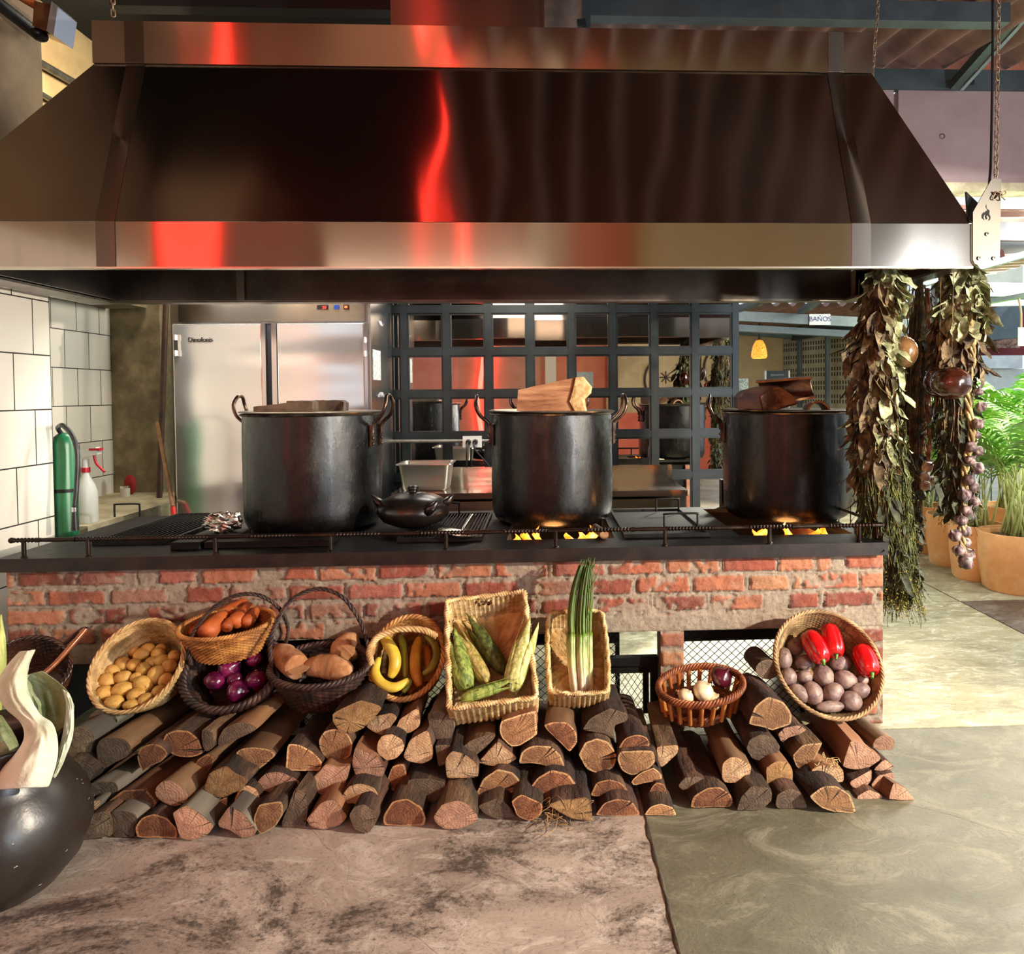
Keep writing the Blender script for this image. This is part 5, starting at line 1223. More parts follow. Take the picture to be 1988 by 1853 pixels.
hp = top_piece([(1433,794),(1432,772),(1447,757),(1480,750),(1510,749),(1535,765),(1549,783),(1545,786),(1505,797),(1480,797)], 3.86, .13, 'R', PS, 'hollowed brown palm wood piece on the right lid')
W = [P(x, y, 3.852) for x, y in [(1476,770),(1500,753),(1516,752),(1538,768),(1548,782),(1520,789),(1505,797),(1482,797)]]; mb = MB(); N = len(W); cen = sum(W, Vector())/N
mb.v += W + [w_ + V(0,.008,0) for w_ in W] + [cen + V(0,-.004,0)]; mb.f += [(i, (i+1) % N, 2*N) for i in range(N)] + [(i, N+i, N+(i+1) % N, (i+1) % N) for i in range(N)]; mb.mi += [0]*(2*N)
part(mb.build('worn_face', mat('worn_brown_face', '4e3018', 'b08456', 13, .7, bump=.7), smooth=20), hp)
# curved trough-like palm sheaths
def trough(c, ax, r0, r1, a0, a1, L_, th, m1, m2, label):
    root = empty('palm_sheath', c); tag(root, label, 'firewood', 'wood pieces on the cauldron lids'); ax = Vector(ax).normalized()
    x = ax.cross(V(0,0,1)).normalized(); y = x.cross(ax); ns, na = 8, 14
    def sheet(rr0, rr1, flip):
        mb = []; 
        for s in range(ns+1):
            t = s/ns; r = rr0 + (rr1-rr0)*t
            for k in range(na+1):
                a = R(a0 + (a1-a0)*k/na); mb.append(Vector(c) + ax*(L_*t + .02*math.sin(k/na*math.pi)*(s == 0)) + x*math.cos(a)*r + y*math.sin(a)*r)
        return mb
    o_, i_ = sheet(r0, r1, 0), sheet(r0-th, r1-th, 1); n = na+1; B = len(o_); m = MB(); m.v = o_ + i_; fs = []
    for s in range(ns):
        for k in range(na): q = s*n+k; fs += [(q, q+1, q+n+1, q+n), (B+q, B+q+n, B+q+n+1, B+q+1)]
    m.f = fs; m.mi = [0]*len(fs); part(m.build('sheath', m1, smooth=60), root)
    e = MB(); e.v = o_ + i_; ef = [(k, B+k, B+k+1, k+1) for k in range(na)] + [(ns*n+k, ns*n+k+1, B+ns*n+k+1, B+ns*n+k) for k in range(na)] + [(s*n, (s+1)*n, B+(s+1)*n, B+s*n) for s in range(ns)] + [(s*n+na, B+s*n+na, B+(s+1)*n+na, (s+1)*n+na) for s in range(ns)]
    e.f = ef; e.mi = [0]*len(ef); part(e.build('cut_edge', m2, smooth=0), root); return root
PE = mat('palm_cut_edge', 'a87c50', 'c99e6c', 20, .7)
p = P(1580, 752, 3.84); trough(p, (-.85, .45, -.10), .062, .075, -75, 115, .30, .012, PS, PE, 'curved brown palm sheath with a rolled lip on the right lid')
p = P(1590, 800, 3.80); trough(p, (.1, 1, -.03), .062, .06, 5, 175, .12, .012, PS, PE, 'half-ring of cut palm trunk at the right of the right lid')
# ---------------------------------------------------------------- baskets
def wk(name, a, b, c, rough=.7):
    m = mat(name, a, b, 16, rough, bump=.35, bscale=90, bdist=.002, c3=c, detail=6); nt = NT(m); m['wk'] = 1
    bs = [n for n in nt.n if n.type == 'BSDF_PRINCIPLED'][0]; src = bs.inputs['Base Color'].links[0].from_socket; vc = nt.new('ShaderNodeVertexColor'); vc.layer_name = 'Col'
    nt.link(nt.mix(1.0, src, vc.outputs[0], 'MULTIPLY'), bs.inputs['Base Color']); return m
CREAM = wk('cream_wicker', 'a88452', 'd9bd88', 'c4a26c'); REED = wk('pale_reed', 'b8955e', 'e0c898', 'cdb07a'); GOLD = wk('golden_wicker', '8a5524', 'c68f48', 'a9713a', .55)
DARKW = wk('dark_branch_wicker', '1d120e', '4a3228', '33211a', .55); TAN = wk('tan_wicker', '9a6a38', 'd0a468', 'b88a50'); BAM = mat('bamboo_slat', '8a4f22', 'b97a3c', 8, .4, bump=.15, bscale=30, stretch=(1,1,.3)); RUST = wk('redbrown_wicker', '5a2c16', '9a5a30', '7a4222', .5)
GREYW = wk('grey_tan_wicker', '7a6040', 'b89c70', '9a8058')
def outline(kind, n, bulge=0):
    if kind == 'round': return [(math.cos(2*math.pi*k/n), math.sin(2*math.pi*k/n)) for k in range(n)]
    c = []; r = .10 if kind == 'rect' else .14; m = 8; A, B = kind_ab
    for sx, sy, a0 in ((1,1,0),(-1,1,90),(-1,-1,180),(1,-1,270)):
        for k in range(m+1):
            a = R(a0 + 90*k/m); c.append(Vector((sx*(A-r*A) + r*A*math.cos(a), sy*(B-r*A) + r*A*math.sin(a))))
    per = [0]
    for i in range(len(c)): per.append(per[-1] + (c[(i+1) % len(c)]-c[i]).length)
    out = []
    for k in range(n):
        d = per[-1]*k/n; i = max(j for j in range(len(c)) if per[j] <= d + 1e-9); t = (d-per[i])/max(1e-9, per[i+1]-per[i]); p = c[i].lerp(c[(i+1) % len(c)], t)
        if bulge: p.x += bulge*A*math.copysign(1, p.x)*(1-(p.y/B)**2) if abs(p.x) > .3*A else 0; p.y += bulge*.5*B*math.copysign(1, p.y)*(1-(p.x/A)**2)*(abs(p.y) > .5*B)
        out.append((p.x/A, p.y/B))
    return out
kind_ab = (1, 1)
def basket(name, M, a, b, d, base, m, label, kind='round', stakes=72, rows=24, amp=.0036, th=.007, prof=1.0, rimr=.0055, strands=3, rim_m=None, cat='basket', twist=14, bulge=0, horiz=True, cut=None):
    """opening in the local z=0 plane, body below it (local -z)"""
    global kind_ab; kind_ab = (a, b)
    root = empty(name, M=M); tag(root, label, cat)
    n = stakes*3; O = outline(kind, n, bulge); nr = rows*2
    def surf(off, flip):
        vs = []
        for j in range(nr+1):
            t = j/nr; sc = base + (1-base)*(t**prof); z = -d*(1-t)
            for k in range(n):
                ph = 2*math.pi*k/n*stakes/2; rowi = j//2; w_ = (0.25, 1)[j % 2]
                if horiz: dsp = amp*(w_*.9 - .3 + .9*math.cos(ph + math.pi*rowi)*w_)
                else: dsp = amp*(1.4*abs(math.sin(ph)) + .7*((j % 2) ^ (k//3 % 2)) - .7)
                dsp += .002*noise.noise(Vector((k*.12, j*.25, flip*9 + a*30)))
                x, y = O[k]; L = math.hypot(x*a, y*b) or 1
                q = Vector((x*a*sc, y*b*sc, z)); nn = Vector((x/a, y/b, 0)).normalized()
                vs.append(q + nn*(off + dsp*(1 if not flip else -1)))
        return vs
    mb = MB(); o_, i_ = surf(0, 0), surf(-th, 1); B = len(o_); mb.v = [Vector(v) for v in o_ + i_]
    for j in range(nr):
        for k in range(n):
            l = (k+1) % n
            if cut:
                x, y = O[k]; 
                if cut(x, y, j/nr): continue
            mb.f.append((j*n+k, j*n+l, (j+1)*n+l, (j+1)*n+k)); mb.f.append((B+j*n+l, B+j*n+k, B+(j+1)*n+k, B+(j+1)*n+l)); mb.mi += [0, 0]
    # base, woven as concentric rings
    for s_, zz in ((0, -d), (B, -d+.004)):
        prev = [s_+k for k in range(n)]
        for q in range(1, 9):
            f = 1 - q/8; st = len(mb.v)
            for k in range(n):
                x, y = O[k]; v = Vector((x*a*base*f, y*b*base*f, zz + (amp*.9*math.cos(2*math.pi*k/n*stakes/2 + math.pi*q) if q < 8 else 0))); mb.v.append(v)
            for k in range(n):
                l = (k+1) % n; mb.f.append((prev[k], st+k, st+l, prev[l]) if s_ == 0 else (prev[l], st+l, st+k, prev[k])); mb.mi.append(0)
            prev = [st+k for k in range(n)]
    rr = random.Random(int(a*1e4)); tint = {}
    def tn(k, j): key = ((k//3 if not horiz else k//24), j//2); return tint.setdefault(key, rr.uniform(.62, 1.12))
    cols = []
    for q in range(len(mb.v)):
        u = q % B if q < 2*B else (q-2*B) % (8*n); t = tn(u % n, u//n); cols.append((t, t*.97, t*.92))
    o = mb.build('woven_body', m, smooth=180, cols=cols if 'wk' in m else None); o.parent = root
    mb = MB(); N = 160; kind_ab = (a, b); Or = outline(kind, N, bulge)
    for s_ in range(strands):
        pts = []
        for k in range(N):
            x, y = Or[k]; nn = Vector((x/a, y/b, 0)).normalized(); al = 2*math.pi*(k/N*twist + s_/strands)
            pts.append(Vector((x*a, y*b, .003)) + nn*(-th/2 + rimr*.9*math.cos(al)) + Vector((0,0,1))*rimr*.9*math.sin(al))
        mb.tube(pts, rimr*.85, 6, closed=True)
    o = mb.build('rim', rim_m or m, smooth=180); o.parent = root
    return root
def handle(root, pts, m, r=.006, strands=3, twist=10, gap=.006, name='handle'):
    c = catmull([Vector(p) for p in pts], 14); mb = MB(); n = len(c)
    for s_ in range(strands):
        q = []
        for i, p in enumerate(c):
            t = (c[min(i+1, n-1)] - c[max(i-1, 0)]).normalized(); x = t.orthogonal().normalized() if i == 0 else (x - t*x.dot(t)).normalized(); y = t.cross(x)
            al = 2*math.pi*(i/n*twist + s_/strands); q.append(p + (x*math.cos(al) + y*math.sin(al))*gap)
        mb.tube(q, [r*(1+.15*math.sin(i*.9+s_)) for i in range(n)], 6)
    o = mb.build(name, m, smooth=180); part(o, root); return o
def onp(M, px, py, dz=0):          # point under pixel on the basket's plane local z = -dz
    n = M.col[2].to_3d(); c = M.translation - n*dz; dr = ray(px, py); t = (c - CAM_POS).dot(n)/dr.dot(n); return CAM_POS + dr*t
F = {}
F['potato'] = tilt_frame(P(266, 1291, 3.02), 38, 0, -6)
F['onion'] = tilt_frame(P(450, 1303, 3.02), 46, -3, 0)
F['carrot'] = tilt_frame(P(440, 1212, 3.06), 78, 15, 0)
F['root'] = tilt_frame(P(622, 1292, 3.02), 76, 0, 0)
F['banana'] = tilt_frame(P(790, 1276, 3.05), 40, 0, -4)
F['corn'] = tilt_frame(P(950, 1256, 2.97), 50, 6.5, 0)
F['scallion'] = tilt_frame(P(1121, 1264, 3.02), 50, 0, 0)
F['bamboo'] = tilt_frame(P(1361, 1328, 2.98), 77, 13, 0)
F['pepper'] = tilt_frame(P(1608, 1288, 3.02), 38, 0, 4)
bk = {}
bk['potato'] = basket('wicker_basket', F['potato'], .190, .192, .16, .66, CREAM, 'round cream wicker basket of small yellow potatoes on the woodpile', stakes=78, rows=28, amp=.0048, prof=.8)
bk['onion'] = basket('wicker_basket', F['onion'], .197, .172, .14, .70, DARKW, 'dark twisted branch basket of red onions under the carrot basket', stakes=44, rows=13, amp=.006, th=.012, rimr=.011, strands=3, twist=17)
bk['carrot'] = basket('wicker_basket', F['carrot'], .186, .125, .135, .66, GOLD, 'golden oval basket of carrots standing on the red onions', stakes=76, rows=20, amp=.0055, rim_m=GOLD, rimr=.006, twist=30)
bk['root'] = basket('wicker_basket', F['root'], .205, .158, .150, .70, DARKW, 'nearly black branch basket holding big brown roots', stakes=46, rows=15, amp=.0055, th=.012, rimr=.009, twist=20)
bk['banana'] = basket('wicker_basket', F['banana'], .158, .180, .16, .70, TAN, 'tan wicker basket of plantains with a hoop handle', stakes=56, rows=16, amp=.006, rimr=.0075, twist=16)
bk['corn'] = basket('seagrass_basket', F['corn'], .174, .250, .135, .97, REED, 'tall rectangular seagrass basket of corn cobs with a cut-out handle', kind='rect', stakes=72, rows=14, amp=.0065, th=.010, rimr=.009, strands=2, twist=90, horiz=False, cut=lambda x, y, t: (y > .9 and -.30 < x < .18 and .62 < t < .84))
bk['scallion'] = basket('seagrass_basket', F['scallion'], .120, .188, .11, .97, REED, 'small rectangular seagrass basket holding a bunch of scallions', kind='brect', stakes=60, rows=13, amp=.0062, th=.009, rimr=.008, strands=2, twist=70, horiz=False, bulge=.09)
bk['pepper'] = basket('wicker_basket', F['pepper'], .236, .233, .145, .62, GREYW, 'wide round wicker basket of purple potatoes and red peppers', stakes=84, rows=26, amp=.0045, prof=.7, rimr=.006, twist=26)
# handles
hz = lambda M, x, y, z: M @ Vector((x, y, z))
handle(bk['onion'], [P(372,1292,2.98), P(366,1262,2.99), P(378,1225,3.0), P(415,1180,3.02), P(460,1156,3.03), P(505,1157,3.04), P(540,1180,3.06), P(558,1215,3.08), P(556,1245,3.09), P(540,1262,3.10)], DARKW, .0045, 3, 14, .0045)
handle(bk['root'], [P(529,1296,3.0), P(524,1262,3.0), P(534,1215,3.03), P(566,1165,3.06), P(618,1144,3.08), P(665,1160,3.07), P(698,1205,3.05), P(714,1250,3.02), P(719,1292,3.0)], DARKW, .0048, 3, 12, .005)
handle(bk['banana'], [P(722,1290,2.93), P(717,1268,2.94), P(727,1244,2.96), P(752,1228,2.97), P(790,1221,2.98), P(828,1226,2.99), P(846,1236,3.0)], CREAM, .0062, 4, 7, .0075)
# arched low rim detail of scallion basket
# bamboo slat basket
M_ = F['bamboo']; A_, B_ = .186, .128
bb = basket('bamboo_basket', M_ @ Matrix.Translation((0,0,-.095)), A_*.86, B_*.86, .055, .72, RUST, 'red-brown basket with short bamboo slats holding white onions', stakes=56, rows=10, amp=.004, rimr=.005)
mb = MB()
for s_ in range(4):
    pts = []
    for k in range(150):
        t = 2*math.pi*k/150; al = 2*math.pi*(k/150*19 + s_/4); nn = Vector((math.cos(t)/A_, math.sin(t)/B_, 0)).normalized()
        pts.append(M_ @ (Vector((math.cos(t)*A_, math.sin(t)*B_, -.006)) + nn*.009*math.cos(al) + Vector((0,0,1))*.013*math.sin(al)))
    mb.tube(pts, .0055, 6, closed=True)
part(mb.build('braided_rim', RUST, smooth=180), bb)
for k in range(22):
    t = 2*math.pi*(k+.5)/22; p = M_ @ Vector((math.cos(t)*A_*.985, math.sin(t)*B_*.985, -.012)); q = M_ @ Vector((math.cos(t)*A_*.87, math.sin(t)*B_*.87, -.112))
    mb = MB(); mb.tube([p, (p+q)/2, q], [.0098, .0092, .0098], 10); part(mb.build('bamboo_slat', BAM, smooth=50), bb)
bb2 = bb
# old basket with a bamboo handle at the far left
F['old'] = tilt_frame(P(52, 1300, 2.98), 50, -30, 10)
bk['old'] = basket('wicker_basket', F['old'], .17, .14, .14, .7, mat('varnished_basket', '241510', '4a2f20', 10, .25, bump=.3, bscale=60, coat=.4), 'dark varnished basket behind the pale cabbage leaves', stakes=48, rows=16, amp=.004, rimr=.006)
o = MB().tube(catmull([P(88,1306,2.97), P(108,1288,3.0), P(135,1258,3.04), P(166,1222,3.1)], 6), .0105, 10).build('basket_handle', mat('bamboo_stick', '7a3a1c', 'a5602c', 14, .3, coat=.3), smooth=50); part(o, bk['old'])
o = MB().tube(catmull([P(112,1262,3.06), P(140,1238,3.1), P(160,1222,3.14), P(172,1222,3.13)], 6), .008, 10).build('basket_handle', DARKW, smooth=50); part(o, bk['old'])
# ---------------------------------------------------------------- produce
def spud_mat(name, a, b, eye, rough=.55):
    m, nt, bs = newmat(name); v = nt.coord('Object'); n = nt.noise(v, 22, 6, .7); sp = nt.noise(v, 75, 2, .5)
    c = nt.ramp(n, [(.35, a), (.65, b)]); c = nt.mix(nt.math('MULTIPLY', nt.ramp(sp, [(.66, 0.0), (.72, 1.0)]), .7), c, eye)
    oi = nt.new('ShaderNodeObjectInfo'); hs = nt.new('ShaderNodeHueSaturation'); nt.link(c, hs.inputs['Color']); nt.link(nt.math('ADD', nt.math('MULTIPLY', oi.outputs['Random'], .3), .85), hs.inputs['Value'])
    nt.link(hs.outputs[0], bs.inputs['Base Color']); bs.inputs['Roughness'].default_value = rough
    nt.link(nt.bump(nt.math('ADD', n, sp), .25, .004), bs.inputs['Normal']); return m
YP = spud_mat('yellow_potato_skin', 'b98a3a', 'dcb565', '5a3a1a'); PP = spud_mat('purple_potato_skin', '5a4248', '8f7a6c', '2e2024', .5)
ORD = ['first','second','third','fourth','fifth','sixth','seventh','eighth']
def orient(x, y, M, roll):   # local frame for an item: long axis turned by roll in the basket plane
    n = M.col[2].to_3d(); ax = M.col[0].to_3d(); r = Matrix.Rotation(R(roll), 3, n); return r @ ax, r @ M.col[1].to_3d(), n
def row_labels(items, nrows, fmt):
    ys = sorted(items, key=lambda i: i[1]); per = math.ceil(len(ys)/nrows); out = {}
    for r in range(nrows):
        row = sorted(ys[r*per:(r+1)*per], key=lambda i: i[0])
        for k, it in enumerate(row): out[(it[0], it[1])] = fmt.format(k=ORD[k], r=('top','second','third','fourth','fifth','sixth')[r])
    return out
def spud(c, rx, ry, rz, fx, m, name, label, group, seed, cat='potato'):
    rr = random.Random(seed); e = [(Vector([rr.uniform(-1,1) for _ in range(3)]).normalized()) for _ in range(5)]
    def dsp(d):
        h = .07*noise.noise(d*1.6 + Vector((seed, 0, 0))) + .025*noise.noise(d*5 + Vector((seed, 3, 0)))
        for q in e: h -= .05*max(0, 1 - (d-q).length/.28)**2
        return h
    mb = MB().ball((0,0,0), rx, ry, rz, 24, 16, disp=dsp); o = mb.build(name, m, smooth=180)
    x, y, n = fx; o.matrix_world = fr(c, x, y, n); tag(o, label, cat, group); return o
M_ = F['potato']; s = 3.6815
PT = [(1060,665,48,38,0),(1010,705,52,42,20),(880,770,44,50,60),(960,780,48,40,-10),(1030,810,46,46,-30),(1120,850,54,60,0),(800,820,50,38,0),(880,870,55,42,10),(765,895,56,48,-20),(750,980,53,46,0),(880,955,70,46,12),(975,870,38,34,0),(1025,920,68,50,-30),(820,1045,58,42,0),(975,995,56,44,20),(940,1065,52,30,5),(1050,1030,52,42,20),(1140,975,50,46,30),(1185,890,42,46,0),(1210,790,46,48,0),(1240,720,36,42,0),(1155,750,48,42,0),(1130,700,44,40,0),(1150,660,34,30,0),(960,682,38,32,0),(1080,760,38,36,0)]
lb = row_labels(PT, 5, 'small yellow potato, {k} from the left in the {r} row of the cream basket')
for i, (x, y, rx, ry, ro) in enumerate(PT):
    v = (y-830)/200; dz = .115 - .045*(v+1); c = onp(M_, x/s, 1080+y/s, dz); k = 2.9/1400/s
    spud(c, rx*k*1.2, ry*k*1.2, (rx+ry)/2*k*1.0, orient(0,0,M_,ro), YP, 'yellow_potato', lb[(x, y)], 'yellow potatoes in the cream basket', i+1)
M_ = F['pepper']; s = 3.4276
PU = [(965,478,72,52,70),(1040,400,55,55,0),(995,600,58,52,60),(1100,505,62,50,20),(1105,600,48,44,0),(1230,595,62,70,0),(1345,510,75,52,0),(1375,620,75,58,-10),(1475,690,68,48,0),(1490,620,44,36,0),(1070,705,68,44,-45),(1158,708,60,72,0),(1295,705,68,58,30),(1410,762,70,60,0),(1275,797,90,34,0)]
lb = row_labels(PU, 5, 'purple potato, {k} from the left in the {r} row of the wide pepper basket')
for i, (x, y, rx, ry, ro) in enumerate(PU):
    v = (y-600)/230; dz = .095 - .035*(v+1); c = onp(M_, 1240+x/s, 1140+y/s, dz); k = 2.95/1400/s
    spud(c, rx*k*1.14, ry*k*1.14, min(rx, ry)*k*1.05, orient(0,0,M_,ro), PP, 'purple_potato', lb[(x, y)], 'purple potatoes in the wide basket', i+31)
# red peppers
RP = mat('red_pepper_skin', 'b00c10', 'c8161a', 4, .16, coat=.6, spec=.6); GS = mat('green_pepper_stem', '3f6a24', '6f9a3c', 20, .5)
def pepper(p0, p1, w_, label, n):
    d = (p1-p0); L = d.length; d.normalize(); x = d.cross(n).normalized(); y = d.cross(x)
    root = empty('red_pepper', p1); tag(root, label, 'bell pepper', 'red bell peppers in the wide basket')
    M2 = fr(p0, x, -y, d); prof = [(.001,.012),(.30,.0),(.62,.03),(.86,.14),(.98,.32),(1,.52),(.97,.70),(.86,.86),(.62,.965),(.34,.97),(.16,.925),(.001,.91)]
    pr = [(r*w_/2, z*L) for r, z in prof]
    sd = rnd(0, 9)
    part(MB().lathe(pr, 40, M2, disp=lambda a, z, i: -w_*.055*(abs(math.cos(1.5*a + sd)) < .35)*(1 - abs(math.cos(1.5*a+sd))/.35)*(i not in (0, 11)) + w_*.02*math.sin(a+sd)).build('fruit', RP, smooth=180), root)
    part(MB().tube([M2 @ V(0,0,L*.90), M2 @ V(0,0,L*.96), M2 @ V(.004,0,L*1.05), M2 @ V(.009,0,L*1.10)], [w_*.16, w_*.10, w_*.06, w_*.065], 9).build('stem', GS, smooth=60), root)
n_ = M_.col[2].to_3d()
for (a, b, wd, lab) in (((1120,305),(1232,500),.098,'red bell pepper nearest the cream side of the wide basket, stem pointing down'), ((1262,255),(1318,462),.092,'red bell pepper standing behind the leftmost one'), ((1470,395),(1556,585),.100,'red bell pepper apart at the right side of the wide basket')):
    pepper(onp(M_, 1240+a[0]/s, 1140+a[1]/s, .035), onp(M_, 1240+b[0]/s, 1140+b[1]/s, .0), wd, lab, n_)
# carrots
CA = mat('carrot_skin', '94421a', 'c4682c', 9, .6, bump=.4, bscale=50, c3='ac5424'); M_ = F['carrot']; s = 3.6815
for i, (a, b, w0, w1, dz, lab) in enumerate((((1365,570),(1560,385),34,20,.025,'dark carrot at the outer left edge of the golden basket'), ((1455,565),(1610,410),58,36,-.005,'thickest carrot in front in the golden basket'), ((1600,430),(1770,325),52,34,.01,'carrot lying at the back of the golden basket'), ((1665,490),(1795,345),50,30,0,'carrot right of the thickest one in the golden basket'), ((1745,490),(1850,375),42,26,.005,'carrot nearest the right rim of the golden basket'), ((1610,520),(1650,455),34,24,-.002,'short carrot end wedged between two thick carrots'))):
    p, q = onp(M_, a[0]/s, 1080+a[1]/s, dz+.01), onp(M_, b[0]/s, 1080+b[1]/s, dz-.0); k = 2.98/1400/s
    pts = [p + (q-p)*t for t in (0, .04, .2, .5, .8, .96, 1)]; rs = [r_*1.25 for r_ in (w0*k*.3, w0*k*.75, w0*k, (w0*.55+w1*.45)*k, w1*k, w1*k*.7, w1*k*.2)]
    o = MB().tube([v + V(0,0,.003*math.sin(t*2)) for t, v in enumerate(pts)], rs, 16).build('carrot', CA, smooth=180); tag(o, lab, 'carrot', 'carrots in the golden basket')
# red onions
RO = mat('red_onion_skin', '3c0a26', '74184a', 6, .18, coat=.5, stretch=(3,3,.4), bump=.05); M_ = F['onion']; RT = mat('onion_root', 'a08870', rough=.9)
def bulb(c, r, ax, m, name, label, group, cat='onion', flat=.9, tip=.35):
    ax = Vector(ax).normalized(); x = ax.orthogonal().normalized(); y = ax.cross(x); root = empty(name, c); tag(root, label, cat, group)
    M2 = fr(c, x, y, ax); prof = [(.02,-.90),(.30,-.86),(.62,-.70),(.88,-.40),(1,0),(.92,.36),(.66,.66),(.36,.84),(.16,1.0),(.09,1.2),(.03,1.25)]
    part(MB().lathe([(a*r, z*r*flat) for a, z in prof], 28, M2, disp=lambda a, z, i: r*.012*math.sin(a*9)).build('bulb', m, smooth=180), root)
    part(MB().lathe([(.001,-.97*r*flat),(.12*r,-.95*r*flat),(.14*r,-.87*r*flat)], 10, M2).build('root_end', RT, smooth=180), root); return root
for (x, y, r, ax, lab) in ((1640,795,24,(1,-.2,.5),'glossy red onion just under the golden basket'), (1540,892,22,(-.3,-.3,-1),'bright magenta red onion at the left of the dark basket'), (1700,968,23,(1,-.3,.1),'dark red onion lying in front in the dark basket'), (1832,885,22,(.2,-.4,-1),'red onion at the right of the dark basket'), (1815,735,17,(0,-.3,1),'small red onion in the shade behind the others'), (1680,885,16,(0,-1,.2),'red onion half hidden in the middle of the dark basket')):
    c = onp(M_, x/s, 1080+y/s, .035); bulb(c, r*2.95/1400, ax, RO, 'red_onion', lab, 'red onions in the dark basket')
# big brown roots
RTM = mat('brown_root_skin', '8a6040', 'cfa078', 7, .85, bump=.5, bscale=30, c3='a06c40'); RCF = mat('root_cut_face', 'b08860', '8a6444', 12, .8); M_ = F['root']; s = 3.55
def tuber(pts, rs, label, face=None):
    mb = MB().tube(catmull(pts, 6), [rs[min(len(rs)-1, int(i/6))]*(1-(i/6) % 1) + rs[min(len(rs)-1, int(i/6)+1)]*((i/6) % 1) + .003*noise.noise(Vector((i*.5, 1, rs[0]*90))) for i in range(6*(len(pts)-1)+1)], 20)
    mb.v = [v + V(1,1,1)*.004*noise.noise(v*22) for v in mb.v]
    o = mb.build('brown_root', RTM, smooth=180); tag(o, label, 'root vegetable', 'big brown roots in the dark basket'); return o
q = lambda x, y, dz: onp(M_, 500+x/s, 1080+y/s, dz)
t1 = tuber([q(130,650,.0), q(180,690,-.01), q(230,730,-.02), q(275,765,-.03)], [.03,.052,.052,.050], 'pale round-ended root at the left of the nearly black basket')
e1 = q(280,768,-.032); part(MB().ball((0,0,0), .046, .046, .006, 20, 6, M=fr(e1, *orient(0,0,M_,0)[:2], (q(275,765,-.03)-q(230,730,-.02)).normalized())).build('cut_end', RCF, smooth=180), t1)
tuber([q(300,640,.02), q(360,700,.01)], [.03,.035], 'root behind the pale round-ended one') if False else None
tuber([q(340,770,-.005), q(430,760,-.01), q(530,770,-.012), q(600,790,-.01), q(650,800,-.005)], [.034,.048,.050,.040,.018], 'long pointed root lying in front in the nearly black basket')
tuber([q(560,720,.04), q(600,660,.02), q(650,610,.0), q(690,590,-.01)], [.045,.066,.062,.035], 'large knobbly root leaning at the back of the nearly black basket')
o = MB().box((-.05,-.003,-.012), (.05,.003,.012)).build('name_label', mat('label_black', '0b0b0b', rough=.3), smooth=0); M3 = tilt_frame(q(440,690,.03), 20); o.matrix_world = M3 @ Matrix.Rotation(R(90), 4, 'X'); tag(o, 'small black label tucked behind the brown roots', 'label')
# plantains
def ban_mat(name, a, b, c, tip): return mat(name, a, b, 9, .42, bump=.1, bscale=40, c3=c, stops=(.3,.7))
BY = ban_mat('yellow_plantain', 'c2a02a', 'e6cf58', 'd8bc40', ''); BO = ban_mat('orange_plantain', '8a5216', 'c98f2a', 'b0741e', ''); BG = ban_mat('olive_plantain', '5a5418', '9a9430', '7c7a24', '')
BT = mat('plantain_stalk', '3a2c18', '6a5a2a', 20, .8)
M_ = F['banana']
def plantain(pts, w_, m, label):
    c = catmull(pts, 6); n = len(c); rs = [w_*max(.16, min(1, 1.15*math.sin(math.pi*(.06+.88*i/(n-1)))**.55)) for i in range(n)]
    root = MB().tube(c, rs, 5 + 1, squash=.92).build('plantain', m, smooth=48); tag(root, label, 'plantain', 'plantains in the tan basket')
    b = root.modifiers.new('s', 'SUBSURF'); b.levels = 1; b.render_levels = 2
    d = (c[0]-c[1]).normalized(); part(MB().tube([c[0]-d*.004, c[0]+d*.014, c[0]+d*.02], [w_*.22, w_*.16, w_*.17], 8).build('stalk', BT, smooth=40), root); return root
q = lambda x, y, dz: onp(M_, 500+x/s, 1080+y/s, dz)
plantain([q(850,545,.02), q(905,610,.0), q(945,690,-.01), q(945,770,.0), q(915,840,.015)], .030, BY, 'bright yellow plantain standing at the left of the tan basket')
plantain([q(985,545,.05), q(1010,640,.04), q(1020,740,.035), q(1020,840,.04)], .020, BG, 'dark olive plantain behind the bright yellow one')
plantain([q(1115,560,.03), q(1095,640,.02), q(1085,730,.012), q(1095,820,.015), q(1120,900,.02)], .027, BO, 'orange-brown ripe plantain in the middle of the tan basket')
plantain([q(1165,620,.06), q(1175,700,.05), q(1180,790,.05)], .020, BO, 'small orange plantain half hidden at the back')
plantain([q(1160,555,.02), q(1215,600,.01), q(1235,680,.0), q(1205,760,.0), q(1140,815,.0)], .019, BG, 'curved spotted plantain along the right rim of the tan basket')
plantain([q(840,700,.0), q(810,800,-.012), q(860,880,-.02), q(950,905,-.022), q(1045,850,-.02)], .024, BY, 'green-tipped yellow plantain curling along the front rim')
plantain([q(1000,940,.0), q(1030,900,.005), q(1055,850,.012)], .015, BG, 'small green plantain tip under the curled one')
plantain([q(810,525,.03), q(850,540,.025), q(900,555,.03)], .012, BG, 'thin green plantain tip poking over the left rim')
